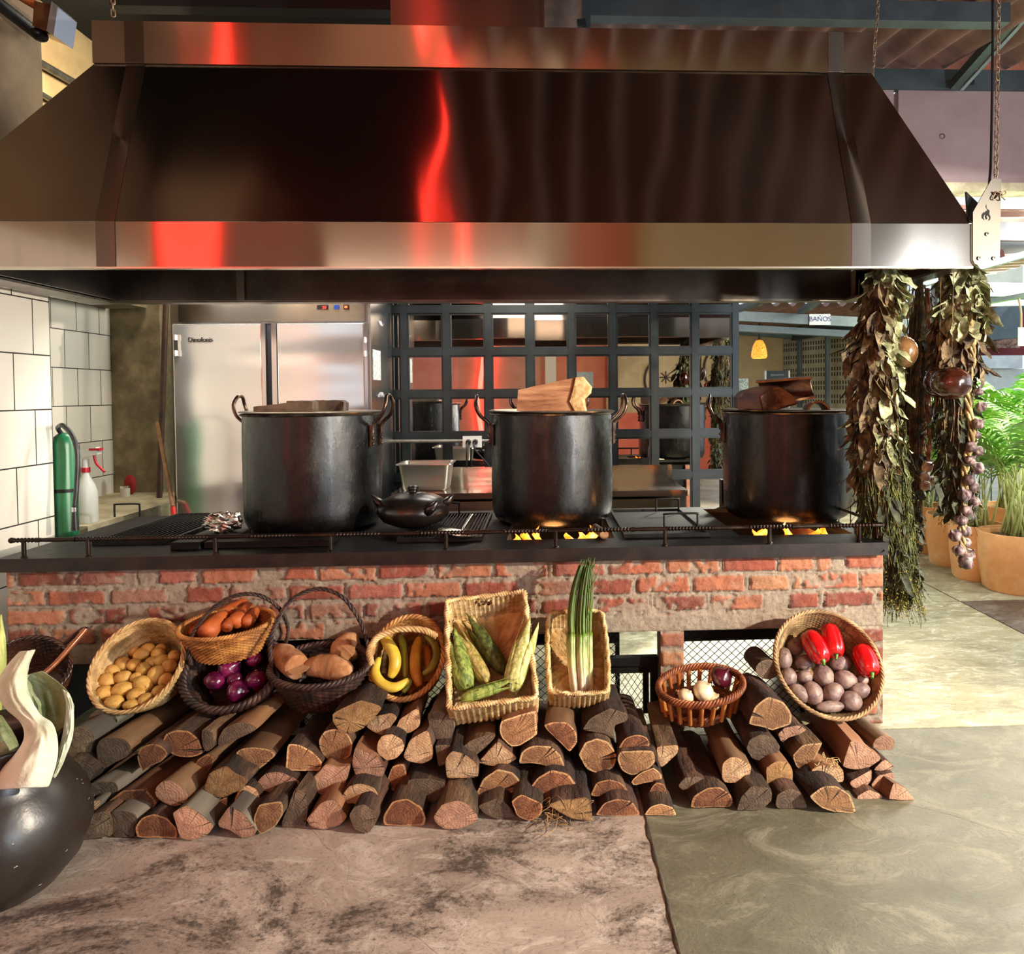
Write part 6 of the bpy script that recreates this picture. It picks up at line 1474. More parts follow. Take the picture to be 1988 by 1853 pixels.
# corn cobs in the husk
def husk_mat(name, a, b): return mat(name, a, b, 18, .6, bump=.6, bscale=26, stretch=(3.5,3.5,.35), bdist=.004, stops=(.4,.6))
HG = husk_mat('green_husk', '4f6420', '9aa850'); HP = husk_mat('pale_husk', '9ba04a', 'd8d492'); HTn = husk_mat('tan_husk', '7c7434', 'b8a25c'); HD = husk_mat('dark_husk', '2f3a14', '5f6a2a'); SILK = mat('corn_silk', '2c1c10', '6a4a28', 30, .8)
M_ = F['corn']
def corn(a, b, w_, m, label, n=None):
    p0, p1 = a, b; d = (p1-p0); L = d.length; d.normalize(); x = d.orthogonal().normalized(); y = d.cross(x); root = empty('corn_cob', p0); tag(root, label, 'corn cob', 'corn cobs in the tall basket')
    M2 = fr(p0, x, y, d); prof = [(.10,.0),(.34,.02),(.72,.08),(.95,.22),(1,.38),(.93,.55),(.74,.72),(.46,.87),(.22,.96),(.08,1.03)]; sd = rnd(0, 9)
    def dsp(a_, z, i): return w_*(.03*math.sin(a_*13+sd) + .05*noise.noise(Vector((math.cos(a_)*2, math.sin(a_)*2, z*9+sd))))
    mb = MB().lathe([(r*w_, z*L) for r, z in prof], 44, M2, disp=dsp, cap0=True, cap1=True); o = mb.build('husk', m, smooth=180); part(o, root)
    mb = MB()                                              # loose outer leaves
    for k in range(5):
        a0 = sd + k*1.26; vs = []; N = 12
        for i in range(N+1):
            t = i/N; z = L*(.02 + 1.16*t); r0 = w_*(1.04 + .03*k % .05)*math.sin(math.pi*min(.98, .10+.80*t))**.6 + .006*(t > .8)*(t-.8)*10; ww = .75*math.sin(math.pi*min(1, .15+.84*t))
            for sgn in (-1, -.33, .33, 1): aa = a0 + sgn*ww; vs.append(M2 @ Vector((r0*math.cos(aa), r0*math.sin(aa), z + .01*math.sin(t*6+k))))
        b = len(mb.v); mb.v += vs
        for i in range(N):
            for q_ in range(3): mb.f.append((b+i*4+q_, b+i*4+q_+1, b+(i+1)*4+q_+1, b+(i+1)*4+q_)); mb.mi.append(0)
    o = mb.build('husk_leaves', m, smooth=180); sm = o.modifiers.new('t', 'SOLIDIFY'); sm.thickness = .0012; part(o, root)
    mb = MB(); tip = M2 @ V(0,0,L*1.0)
    for k in range(14): mb.tube(catmull([tip, tip + d*.02 + V(rnd(-.01,.01), rnd(-.01,.01), rnd(-.005,.01)), tip + d*.035 + V(rnd(-.03,.03), rnd(-.03,.0), rnd(-.02,.02))], 3), .0009, 4)
    part(mb.build('silk', SILK, smooth=180), root); return root
q = lambda x, y, dz: onp(M_, 500+x/s, 1080+y/s, dz)
corn(q(1445,930,.035), q(1345,590,.03), .044, HG, 'green corn cob at the left side of the tall basket')
corn(q(1590,880,.05), q(1395,570,.04), .032, HTn, 'slim tan-green corn cob right of the leftmost one')
corn(q(1700,800,.075), q(1480,480,.07), .036, HD, 'dark green corn cob lying at the back of the tall basket')
corn(q(1745,935,.03), q(1865,530,.0), .046, HP, 'pale yellow-green corn cob leaning on the right side')
corn(q(1400,985,.0), q(1700,885,-.005), .024, HG, 'flat green corn cob lying across the front rim')
# scallion bunch
SCW = mat('scallion_white', 'b89a80', 'e0d2b4', 16, .4, stretch=(4,4,.5), c3='cfae9c', vary=.1); SCG = mat('scallion_green', '3c5c1e', '8ba24a', 12, .5, stretch=(3,3,.3), c3='61802e')
SCM, nt, bs = newmat('scallion_skin'); v = nt.coord('Object', (4,4,.5), rand=False); n = nt.noise(v, 18, 5, .7); g = nt.noise(nt.coord('Object', (30,30,3), rand=False), 1, 2)
sp = nt.new('ShaderNodeSeparateXYZ'); tc = nt.new('ShaderNodeTexCoord'); nt.link(tc.outputs['Object'], sp.inputs[0]); zz = nt.math('ADD', sp.outputs['Z'], nt.math('MULTIPLY', nt.math('SUBTRACT', g, .5), .22))
c = nt.ramp(zz, [(.24, 'c99a8c'), (.36, 'e6dcc2'), (.46, 'c4d08a'), (.54, '6f8f38'), (.74, '4a6a26')]); c = nt.mix(nt.math('MULTIPLY', nt.ramp(n, [(.4, 0.0), (.6, 1.0)]), .4), c, '4a4a20', 'MULTIPLY')
nt.link(c, bs.inputs['Base Color']); bs.inputs['Roughness'].default_value = .4
M_ = F['scallion']; root = empty('scallion_bunch', P(1125, 1340, 2.99)); tag(root, 'bunch of long scallions standing up in the small basket', 'scallions')
wm, gm = MB(), MB(); rr = random.Random(5)
for i in range(40):
    a = rr.uniform(0, 6.28); u = math.sqrt(rr.random()); ox, oy = math.cos(a)*u, math.sin(a)*u
    def pt(px, py, Y, w_): c = P(px, py, Y); return c + V(ox*w_*1.25, oy*w_*.7, rr.uniform(-.004, .004))
    pw = [pt(1129,1345,2.985,.034), pt(1127,1320,2.99,.038), pt(1124,1270,3.01,.042), pt(1124,1230,3.04,.042)]
    pg = [pw[-1], pt(1124,1190,3.07,.044), pt(1129,1140,3.10,.040), pt(1136,1105,3.12,.030), pt(1140,1088 + rr.uniform(-4, 14),3.14,.028)]
    wm.tube(catmull(pw, 4), [.0075*(1.25 if k < 4 else 1) for k in range(13)], 8); gm.tube(catmull(pg, 4), [.0065*(1-.035*k) for k in range(17)], 6, squash=.6)
for (e_, s0) in (((1166,1092),(1140,1150)), ((1152,1160),(1138,1200))): gm.tube(catmull([P(*s0,3.05), P((e_[0]+s0[0])/2+4, (e_[1]+s0[1])/2, 3.05), P(*e_,3.06)], 5), [.004,.0035,.003,.003,.0025,.002,.002,.002,.0015,.001,.0008], 6)
part(wm.build('white_stalks', SCM, smooth=180), root); part(gm.build('green_leaves', SCM, smooth=180), root)
# white onions and a dark one in the bamboo basket
WO = mat('white_onion_skin', 'c9b48e', 'e8dcbc', 5, .3, coat=.2, stretch=(3,3,.4)); s = 3.976; M_ = F['bamboo']
for (x, y, r, dz, m, nm, lab) in ((1455,1045,.046,.02,WO,'white_onion','large white onion in the bamboo slat basket'), (1318,1085,.034,.025,WO,'white_onion','smaller white onion at the left of the bamboo slat basket'), (1520,1120,.042,.055,WO,'white_onion','white onion showing between the bamboo slats'), (1590,935,.048,.0,mat('dark_onion_skin', '1e060c', '4a1220', 5, .2, coat=.5),'dark_red_onion','very dark red onion at the back of the bamboo slat basket')):
    bulb(onp(M_, 1000+x/s, 1080+y/s, dz), r, (.4,-.3,.6), m, nm, lab, 'onions in the bamboo slat basket')
# ---------------------------------------------------------------- things on the counter
z0 = ZT + .001
def onz(px, py, z=None): return PZ(px, py, ZT if z is None else z)
def tray(x0p, x1p, yf, yb, h_, label, name='grill_tray', slats=0, m=BLK2, hnd=None):
    x0, x1 = P(x0p, 1040, yf).x, P(x1p, 1040, yf).x; root = empty(name, ((x0+x1)/2, yf, z0)); tag(root, label, name.replace('_', ' '))
    mb = MB(); t = .012
    mb.box((x0, yf, z0), (x1, yf+t, z0+h_)); mb.box((x0, yb-t, z0), (x1, yb, z0+h_)); mb.box((x0, yf+t, z0), (x0+t, yb-t, z0+h_)); mb.box((x1-t, yf+t, z0), (x1, yb-t, z0+h_))
    part(mb.build('tray_frame', m, smooth=0), root)
    if slats:
        for i in range(slats):
            x = x0 + t + (x1-x0-2*t)*(i+.5)/slats; part(MB().bar((x, yf+t, z0+h_*.75), (x, yb-t, z0+h_*.75), .006, .006).build('grill_bar', BLK, smooth=0), root)
    else: part(MB().box((x0+t, yf+t, z0), (x1-t, yb-t, z0+h_*.35)).build('tray_plate', BLK, smooth=0), root)
    for (xc, yy, w_) in hnd or ():
        x = P(xc, 1040, yy).x; hw = w_/2
        part(MB().tube(catmull([(x-hw, yy, z0+h_*.7), (x-hw, yy, z0+h_+.055), (x-hw+.012, yy, z0+h_+.065), (x+hw-.012, yy, z0+h_+.065), (x+hw, yy, z0+h_+.055), (x+hw, yy, z0+h_*.7)], 4), .0055, 8).build('handle', BLK2, smooth=180), root)
    return root
tray(178, 330, 3.50, 4.30, .022, 'long black grill tray at the left end of the counter', slats=13, hnd=((248, 4.25, .14),))
tray(1212, 1378, 3.44, 4.2, .02, 'black griddle tray with two loop handles between the middle and right cauldrons', name='griddle_tray', hnd=((1296, 4.12, .13), (1322, 3.62, .17)))
tray(770, 935, 3.44, 4.15, .022, 'black barred grill under the clay casserole and skimmer', slats=22, hnd=((866, 4.1, .15),))
for (a, b, y, h_, lab) in ((330, 388, 3.36, .035, 'flat blackened steel bar lying at the left of the counter'), (395, 640, 3.38, .03, 'long low blackened griddle plate in front of the left cauldron')):
    x0, x1 = P(a, 1060, y).x, P(b, 1060, y).x; o = MB().box((x0, y, z0), (x1, y+.16, z0+h_)).build('griddle_plate', BLK, smooth=0, origin=((x0+x1)/2, y, z0)); bv = o.modifiers.new('b', 'BEVEL'); bv.width = .003; tag(o, lab, 'griddle plate')
x0 = P(1401, 960, 4.3).x; o = MB().box((x0, 4.30, z0), (x0+.10, 4.36, z0+.17)).build('steel_block', BLK2, smooth=0, origin=(x0, 4.3, z0)); tag(o, 'upright black steel block behind the right cauldron', 'block')
# foil parcel
rr = random.Random(8); p = P(427, 1036, 3.56); mb = MB().ball((0,0,0), .085, .07, .048, 30, 20, disp=lambda d: .30*noise.noise(d*3.1)+.22*noise.noise(d*7.3)+.12*noise.noise(d*15))
o = mb.build('foil_parcel', mat('crumpled_foil', 'b8b0a8', rough=.18, metal=1, bump=.5, bscale=60), smooth=0, loc=(p.x, 3.60, z0+.085)); tag(o, 'crumpled aluminium foil parcel on the counter left of the cauldrons', 'foil parcel')
p_ = P(427, 1055, 3.56); o = MB().box((p_.x-.11, 3.54, z0), (p_.x+.10, 3.68, z0+.035)).build('griddle_plate', BLK, smooth=0, origin=(p_.x, 3.54, z0)); tag(o, 'small blackened plate under the foil parcel', 'griddle plate')
# clay casserole
CB = mat('burnished_black_clay', '100d0c', '1f1815', 6, .28, bump=.08, bscale=20, spec=.6)
c = P(800, 1000, 3.72); cz = V(c.x, 3.76, z0+.024); root = empty('clay_casserole', cz); tag(root, 'burnished black clay casserole with a knobbed lid beside the left cauldron', 'casserole')
T_ = Matrix.Translation(cz) @ Matrix.Diagonal((1.28, 1.28, .92, 1))
part(MB().lathe([(.001,0),(.07,0),(.12,.03),(.145,.075),(.142,.11),(.125,.135),(.118,.135),(.13,.10),(.001,.03)], 48, T_).build('bowl', CB, smooth=180), root)
ld = part(MB().lathe([(.128,.133),(.118,.150),(.085,.172),(.04,.185),(.018,.188),(.018,.2),(.024,.212),(.020,.222),(.001,.226)], 40, T_).build('lid', CB, smooth=180), root)
for s_ in (-1, 1):
    part(MB().tube([cz + V(s_*.15,0,.10), cz + V(s_*.182,-.005,.128), cz + V(s_*.215,-.01,.165)], [.042,.030,.006], 10, squash=.7).build('ear_handle', CB, smooth=180), root)
part(MB().tube([cz + V(.09,-.14,.09), cz + V(.125,-.15,.115), cz + V(.15,-.155,.15)], [.028,.02,.005], 8).build('ear_handle', CB, smooth=180), root)
# skimmer
sk = empty('metal_skimmer', onz(890, 1050)); tag(sk, 'metal skimmer with a tubular handle lying on the barred grill', 'skimmer')
a, b = P(897, 1046, 3.50), P(917, 1004, 3.66); SKM = mat('skimmer_metal', 'b8b0a4', rough=.25, metal=1)
a = V(a.x, 3.50, z0+.032); 
part(MB().tube([a, a + (b-a)*.3, b], [.008, .014, .017], 10).build('tube_handle', SKM, smooth=60), sk)
part(MB().lathe([(.001,0),(.065,.002),(.09,.006),(.095,.018),(.09,.014),(.064,.006),(.001,.004)], 28, Matrix.Translation((P(885,1050,3.44).x, 3.48, z0+.022)) @ Matrix.Rotation(R(10), 4, 'Y')).build('skimmer_disc', SKM, smooth=60), sk)
# round stick end in the fire
p = P(1173, 1041, 3.43); o = MB().tube([(p.x, 3.43, z0+.022), (p.x-.03, 3.62, z0+.02)], .022, 12).build('firewood_log', BM['b'], smooth=50); tag(o, 'short round log end poking out of the fire under the middle cauldron', 'firewood'); part(MB().tube([(p.x+.0003, 3.427, z0+.022), (p.x, 3.431, z0+.022)], .0215, 12).build('cut_face', mat('small_cut_face', 'a87c52', '7c5636', 30), smooth=0), o)
# ---- left corner: gas cylinder, hose, spray bottle, jar, broom
GRN = mat('green_cylinder', '0f5a38', '136b42', 4, .35, bump=.05)
Yg = 4.25; gx_ = P(126, 900, Yg).x; zg = P(126, 842, Yg).z
gc = empty('gas_cylinder', (gx_, Yg, 0)); tag(gc, 'tall narrow green gas cylinder behind the tiled wall edge', 'gas cylinder')
part(MB().lathe([(.001,0),(.058,0),(.060,.03),(.060,zg-.06),(.052,zg-.02),(.03,zg+.0),(.001,zg+.005)], 32, Matrix.Translation((gx_, Yg, 0))).build('cylinder', GRN, smooth=50), gc)
part(MB().lathe([(.0605,0),(.063,.0),(.063,.02),(.0605,.02)], 32, Matrix.Translation((gx_, Yg, P(140,955,Yg).z))).build('strap', BLK2, smooth=50), gc)
hp = [V(gx_, Yg, zg-.02), V(gx_, Yg-.05, zg+.03), P(118,826,4.1), P(124,828,4.08), P(140,846,4.06), P(150,880,4.05), P(149,940,4.04), P(145,985,4.03)]
o = MB().tube(catmull(hp, 8), .0125, 10).build('hose', mat('black_hose', '151819', '2a2f30', 20, .4), smooth=180); tag(o, 'thick black rubber hose curving down beside the green cylinder', 'hose')
part(MB().tube([hp[-1], hp[-1] + V(0,0,-.025)], .0145, 10).build('hose_clamp', EDG, smooth=50), o); part(MB().tube([hp[-1] + V(0,0,-.025), P(146,1030,4.03)], [.013,.02], 10).build('hose_nozzle', mat('plug_black', '111113'), smooth=50), o)
Ys = YE + .75; b = P(168, 985, Ys); LZ = .735; sb = empty('spray_bottle', (b.x, Ys, LZ)); tag(sb, 'translucent white spray bottle with a red trigger on the concrete ledge', 'spray bottle')
BT = mat('bottle_white', 'dcdccf', rough=.35, trans=.15); T_ = Matrix.Translation((b.x, Ys, LZ)); hs = (P(168, 870, Ys).z - LZ)/.40
part(MB().lathe([(.001,0),(.052,.0),(.055,.01),(.054,.16),(.045,.20),(.022,.25),(.018,.27),(.001,.27)], 28, T_ @ Matrix.Scale(hs, 4)).build('bottle', BT, smooth=50), sb)
part(MB().lathe([(.022,.27),(.022,.295),(.001,.295)], 20, T_ @ Matrix.Scale(hs, 4)).build('red_collar', mat('trigger_red', 'b8202c', rough=.35), smooth=50), sb)
k_ = hs; h0 = V(b.x, Ys, LZ)
part(MB().tube([h0 + V(0,0,.295)*k_, h0 + V(0,0,.34)*k_], .017*k_, 12).bar(h0 + V(-.03,0,.365)*k_, h0 + V(.07,0,.385)*k_, .035*k_, .04*k_).build('spray_head', mat('bottle_white', 'dcdccf'), smooth=0), sb)
part(MB().tube(catmull([h0 + V(.045,0,.37)*k_, h0 + V(.055,0,.32)*k_, h0 + V(.08,0,.29)*k_, h0 + V(.10,0,.27)*k_], 4), .007*k_, 8).bar(h0 + V(.03,0,.392)*k_, h0 + V(.085,0,.392)*k_, .036*k_, .012*k_).build('trigger', mat('trigger_red', 'b8202c'), smooth=60), sb)
Yj = 6.2; p = P(243, 955, Yj); jr = empty('small_jar', (p.x, Yj, LZ)); tag(jr, 'small white jar with a metal lid at the far end of the ledge', 'jar')
part(MB().lathe([(.001,0),(.035,0),(.036,.07),(.001,.07)], 20, Matrix.Translation((p.x, Yj, LZ))).build('jar_body', mat('jar_white', 'c8c4b8', rough=.4), smooth=50), jr); part(MB().lathe([(.036,.07),(.036,.09),(.001,.092)], 20, Matrix.Translation((p.x, Yj, LZ))).build('jar_lid', EDG, smooth=50), jr)
p = P(250, 935, 6.3); o = MB().ball((p.x, 6.32, LZ+.085), .05, .035, .085, 12, 8, disp=lambda d: .15*noise.noise(d*3)).build('red_cloth', mat('red_rag', '7a1210', '9a1c18', 20, .8), smooth=180); tag(o, 'crumpled red cloth behind the small jar', 'cloth')
p0, p1, p2 = P(305, 822, 5.9), P(336, 985, 4.93), P(343, 1050, 4.85)
br = MB().tube([p0, p1], .014, 10).build('broom_stick', mat('wooden_stick', '6a4a2c', '8a643c', 8, .6), smooth=60); tag(br, 'leaning wooden broom stick with a red lower end beside the refrigerator', 'broom'); part(MB().tube([p1, p2, p2 + V(.05,-.1,-.6)], .017, 10).build('red_sleeve', mat('red_plastic', 'c2281c', rough=.4), smooth=60), br)
o = MB().tube([P(322, 592, 6.2), P(310, 930, 6.1), V(P(310, 930, 6.1).x, 6.08, .605)], .022, 10).build('wooden_pole', mat('dark_stick', '2e1c12', '4a3020', 8, .6), smooth=60); tag(o, 'dark wooden pole standing in the corner by the concrete column', 'pole')
# ---------------------------------------------------------------- hanging herbs, gourds, garlic
def lm_(name, a, b, c=None, rough=.8): return mat(name, a, b, 20, rough, bump=.4, bscale=50, c3=c)
LG = lm_('dry_greygreen_leaf', '565a3c', 'b4b696', '80865e'); LB = lm_('dry_brown_leaf', '2c2216', '7a6a4a', '4e4028'); LD = lm_('dark_green_leaf', '20241a', '4a523a', '33392a'); STM = lm_('dry_stem', '3a2a1c', '8a7448', '5c4830'); HRB = lm_('fine_green_herb', '2c3316', '6c7434', '474f22'); FLW = lm_('yellow_flower', '6a601c', 'b8a43c', '8a7c28')
def leaf(mb, p, d, side, L, W_, curl, rr, cup=.4):
    n = 5; d = d.normalized(); s = side - d*side.dot(d); s = s.normalized() if s.length > 1e-4 else d.orthogonal().normalized(); up = d.cross(s); b = len(mb.v); tw = rr.uniform(-.8, .8)
    for i in range(n+1):
        t = i/n; w_ = W_*math.sin(math.pi*min(.97, .06+.92*t))**.8*(1-.25*t); c = p + d*L*t + up*curl*L*t*t
        a = tw*t; s2 = s*math.cos(a) + up*math.sin(a); u2 = up*math.cos(a) - s*math.sin(a)
        for k in (-1, 0, 1): mb.v.append(c + s2*w_*k + u2*(cup*w_*abs(k) + rr.uniform(-1,1)*W_*.30))
    for i in range(n):
        for k in range(2): q = b+i*3+k; mb.f.append((q, q+1, q+4, q+3)); mb.mi.append(0)
def leaves_part(root, name, m, path, wid, n, L, W_, seed, down=.9, y0=0, y1=1, th=.0006):
    rr = random.Random(seed); mb = MB(); c = catmull(path, 10); N = len(c)
    for i in range(n):
        t = y0 + (y1-y0)*rr.random(); k = min(N-1, int(t*(N-1))); w_ = wid(t); a = rr.uniform(0, 6.283); rad = w_*rr.uniform(.45, 1)
        o = Vector((math.cos(a), math.sin(a)*.8, 0)); p = c[k] + o*rad
        d = Vector((o.x*rr.uniform(.0,.7), o.y*rr.uniform(0,.6), -down*rr.uniform(.9,1.9))) + Vector([rr.uniform(-.4,.4) for _ in range(3)])
        leaf(mb, p, d, Vector((-o.y, o.x, rr.uniform(-.6,.6))), L*rr.uniform(.6,1.3), W_*rr.uniform(.6,1.3), rr.uniform(-.5,.5), rr)
    o = mb.build(name, m, smooth=180); part(o, root); return o
def stems_part(root, name, m, path, wid, n, r, seed, y0=0, y1=1, wob=.012):
    rr = random.Random(seed); mb = MB(); c = catmull(path, 10); N = len(c)
    for i in range(n):
        a = rr.uniform(0, 6.283); u = math.sqrt(rr.random()); s0 = y0 + (y1-y0)*rr.random()*.4; e0 = y1 - (y1-y0)*rr.random()*.4; pts = []
        for k in range(9):
            t = s0 + (e0-s0)*k/8; w_ = wid(t)*u; pts.append(c[min(N-1, int(t*(N-1)))] + Vector((math.cos(a)*w_, math.sin(a)*w_*.8, 0)) + Vector([rr.uniform(-wob, wob) for _ in range(3)]))
        mb.tube(catmull(pts, 2), r*rr.uniform(.6, 1.3), 5)
    o = mb.build(name, m, smooth=180); part(o, root); return o
def sprig_part(root, name, m, m2, path, wid, n, seed, y0, y1):
    rr = random.Random(seed); mb = MB(); fb = MB(); c = catmull(path, 10); N = len(c)
    for i in range(n):
        t = y0 + (y1-y0)*rr.random(); w_ = wid(t); a = rr.uniform(0, 6.283); p = c[min(N-1, int(t*(N-1)))] + Vector((math.cos(a), math.sin(a)*.8, 0))*w_*rr.uniform(.1, 1); L = rr.uniform(.05, .15)
        d = Vector((math.cos(a)*.25, math.sin(a)*.2, -1)) + Vector([rr.uniform(-.25,.25) for _ in range(3)]); q = [p + d*L*k/3 + Vector([rr.uniform(-.004,.004) for _ in range(3)]) for k in range(4)]
        mb.tube(q, .0011, 3)
        for k in range(10):
            s_ = q[0].lerp(q[-1], rr.random()); e = Vector([rr.uniform(-1,1) for _ in range(3)]).normalized()*rr.uniform(.006,.014); f = e.orthogonal().normalized()*.003
            tgt = fb if (t > .86 and rr.random() < .45) else mb; b = len(tgt.v); tgt.v += [s_, s_+e*.5+f, s_+e, s_+e*.5-f]; tgt.f.append((b, b+1, b+2, b+3)); tgt.mi.append(0)
    part(mb.build(name, m, smooth=0), root)
    if fb.v: part(fb.build('flower_heads', m2, smooth=0), root)
def mkbundle(path_px, label):
    path = [P(x, y, Y) for x, y, Y in path_px]; root = empty('herb_bundle', path[0]); tag(root, label, 'dried herbs', 'herb bundles hanging from the hood'); return root, path
zh = hz0
TIE = mat('jute_tie', '8a7448', '5c4a2c', 30, .9)
def tie(root, c, r, n=3):
    for i in range(n): part(MB().tube([c + Vector((math.cos(a)*r, math.sin(a)*r*.8, .006*i)) for a in [2*math.pi*k/16 for k in range(16)]], .0028, 5, closed=True).build('tie', TIE, smooth=180), root)
def core(root, path, wid):
    c = catmull(path, 8); n = len(c); o = MB().tube(c, [wid(i/(n-1))*.52*(1 if i < n*.75 else .5) for i in range(n)], 12).build('inner_stems', LD, smooth=180); part(o, root)
r1, p1 = mkbundle([(1722,515,3.45),(1714,600,3.45),(1700,700,3.44),(1706,830,3.42),(1716,960,3.40),(1724,1080,3.38),(1728,1150,3.38)], 'long hanging bundle of grey-green and brown dried leaves nearest the right cauldron')
w1 = lambda t: .052 + .052*min(1, t*2.4) + .012*(t > .6)
stems_part(r1, 'stems', STM, p1, lambda t: w1(t)*.95, 260, .0022, 1)
leaves_part(r1, 'grey_green_leaves', LG, p1, lambda t: w1(t)*1.0, 460, .10, .032, 2, y0=.0, y1=.60)
leaves_part(r1, 'brown_leaves', LB, [v + V(-.045,-.02,0) for v in p1], lambda t: w1(t)*.8, 330, .13, .028, 3, y0=.08, y1=.62, down=1.2)
leaves_part(r1, 'dark_leaves', LD, p1, lambda t: w1(t)*.9, 380, .11, .018, 4, y0=.45, y1=.93)
stems_part(r1, 'trailing_stems', HRB, p1, lambda t: w1(t)*1.05, 420, .0018, 71, y0=.45, y1=1.0, wob=.016)
sprig_part(r1, 'fine_sprigs', HRB, FLW, [v + V(.012,0,0) for v in p1], lambda t: .08 + .045*t, 2300, 5, .48, 1.0)
leaves_part(r1, 'side_leaves', LD, [v + V(.10,0,0) for v in p1], lambda t: .05, 60, .07, .018, 31, y0=.72, y1=1.0)
core(r1, p1, w1); tie(r1, p1[1] + V(0,0,.02), .062); tie(r1, P(1712, 915, 3.40), .075)
r2, p2 = mkbundle([(1785,545,3.75),(1783,640,3.75),(1772,760,3.74),(1768,880,3.73),(1766,990,3.72),(1765,1060,3.72)], 'narrow dark bundle of thin stems hanging in the middle')
w2 = lambda t: .034 + .045*math.sin(min(1, t*1.3)*math.pi*.8)
stems_part(r2, 'stems', STM, p2, w2, 150, .0024, 11); leaves_part(r2, 'dark_leaves', LD, p2, lambda t: w2(t)*1.15, 330, .065, .017, 12, y0=.25, y1=1.0); sprig_part(r2, 'fine_sprigs', HRB, FLW, p2, lambda t: w2(t)*1.3, 200, 13, .25, .8)
stems_part(r2, 'trailing_stems', STM, p2, lambda t: w2(t)*1.1, 150, .0018, 72, y0=.2, y1=1.0)
leaves_part(r2, 'brown_leaves', LB, [v + V(.03,0,0) for v in p2], lambda t: .03, 60, .08, .010, 14, y0=.05, y1=.35, down=1.3); core(r2, p2, w2); tie(r2, p2[0] + V(0,0,-.04), .032)
r3, p3 = mkbundle([(1866,515,3.50),(1864,600,3.50),(1856,690,3.50),(1850,800,3.49),(1852,900,3.48),(1862,985,3.48)], 'thick bundle with big pale leaves at the top and a dark lower half')
w3 = lambda t: .06 + .055*math.sin(min(1, t*1.4)*math.pi*.9)
stems_part(r3, 'stems', STM, p3, lambda t: w3(t)*.9, 130, .0028, 21); leaves_part(r3, 'pale_leaves', LG, p3, w3, 170, .12, .038, 22, y0=0, y1=.28); leaves_part(r3, 'brown_leaves', LB, p3, w3, 170, .12, .034, 23, y0=.1, y1=.45, down=1.2)
leaves_part(r3, 'dark_leaves', LD, p3, lambda t: w3(t)*.85, 380, .09, .022, 24, y0=.4, y1=.97); sprig_part(r3, 'fine_sprigs', HRB, FLW, p3, lambda t: w3(t)*.95, 360, 25, .35, 1.0)
leaves_part(r3, 'top_leaves', LG, [v + V(.03,-.03,0) for v in p3], lambda t: .035, 50, .10, .022, 26, y0=.0, y1=.2); core(r3, p3, w3); tie(r3, p3[0] + V(0,0,-.10), .065)
# big single leaf below
mb = MB(); rr = random.Random(3); leaf(mb, P(1815, 925, 3.44), Vector((.1,0,-1)), Vector((1,.3,0)), .17, .035, .1, rr); part(mb.build('hanging_leaf', LD, smooth=180), r3)
# gourds
def gourd(px, py, Y, rx, rz, m, label, string_to=None):
    c = P(px, py, Y); k = Y/1400; root = empty('polished_gourd', c); tag(root, label, 'gourd', 'polished gourds between the herb bundles')
    part(MB().ball(c, rx*k, rx*k*.95, rz*k, 40, 28, disp=lambda d: .03*noise.noise(d*1.5 + Vector((px*.1,0,0))) - .05*max(0, d.z-.85)).build('shell', m, smooth=180), root)
    part(MB().tube([c + V(0,0,rz*k*.93), c + V(.004,0,rz*k*1.06)], [.007,.004], 8).build('stub', STM, smooth=60), root)
    t_ = c + V(0,0,rz*k); part(MB().tube([t_, t_ + V(.005,.0,.08), V(t_.x+.01, t_.y, zh+.005)], .0014, 5).build('string', STM, smooth=60), root); return root
def gourd_mat(name, a, b, c): return mat(name, a, b, 7, .14, c3=c, coat=.6, bump=.04, bscale=12, stops=(.3,.7))
GM1 = gourd_mat('redbrown_gourd', '1c0a06', '5a2c12', '38160a'); GM2 = gourd_mat('tan_gourd', '3a2212', '8a6a44', '5c4026'); GM3 = gourd_mat('dark_gourd', '1c0806', '4a140c', '2e0c08')
gourd(1846, 744, 3.36, 39, 33, GM1, 'largest glossy red-brown gourd in front of the thick herb bundle')
gourd(1822, 742, 3.45, 28, 31, GM3, 'dark gourd tucked behind the largest gourd')
gourd(1755, 684, 3.50, 26, 32, GM2, 'tan and brown gourd between the left and middle bundles')
gourd(1664, 692, 3.56, 21, 31, GM3, 'dark red gourd half hidden at the left of the first bundle')
# garlic
GAP = mat('purple_garlic_skin', '2c2022', '9a8884', 12, .55, stretch=(3,3,.6), bump=.3, bscale=40, c3='5a4648', vary=.25); GAW = mat('pale_garlic_skin', '9a8474', 'ddd0c0', 12, .55, stretch=(3,3,.6), bump=.3, bscale=40, c3='bca694', vary=.2)
def garlic(c, r, m, label, group, seed):
    rr = random.Random(seed); ax = Vector((rr.uniform(-.8,.8), rr.uniform(-.6,.2), rr.uniform(.5,1))).normalized(); x = ax.orthogonal().normalized(); y = ax.cross(x); root = empty('garlic_bulb', c); tag(root, label, 'garlic', group)
    nl = rr.choice((5,6,7)); ph = rr.uniform(0, 6); M2 = fr(c, x, y, ax)
    part(MB().lathe([(a*r, z*r*.85) for a, z in [(.05,-.86),(.35,-.88),(.72,-.68),(.96,-.25),(1,.12),(.84,.5),(.5,.78),(.22,.98),(.12,1.25),(.08,1.5)]], 40, M2, disp=lambda a, z, i: (-r*.13*(1-abs(math.cos(nl*.5*a+ph)))**1.5 if 0 < i < 7 else 0), cap0=True, cap1=True).build('cloves', m, smooth=180), root)
    part(MB().lathe([(.001,-.95*r),(.2*r,-.93*r),(.26*r,-.78*r)], 10, M2).build('root_disc', STM, smooth=60), root); return root
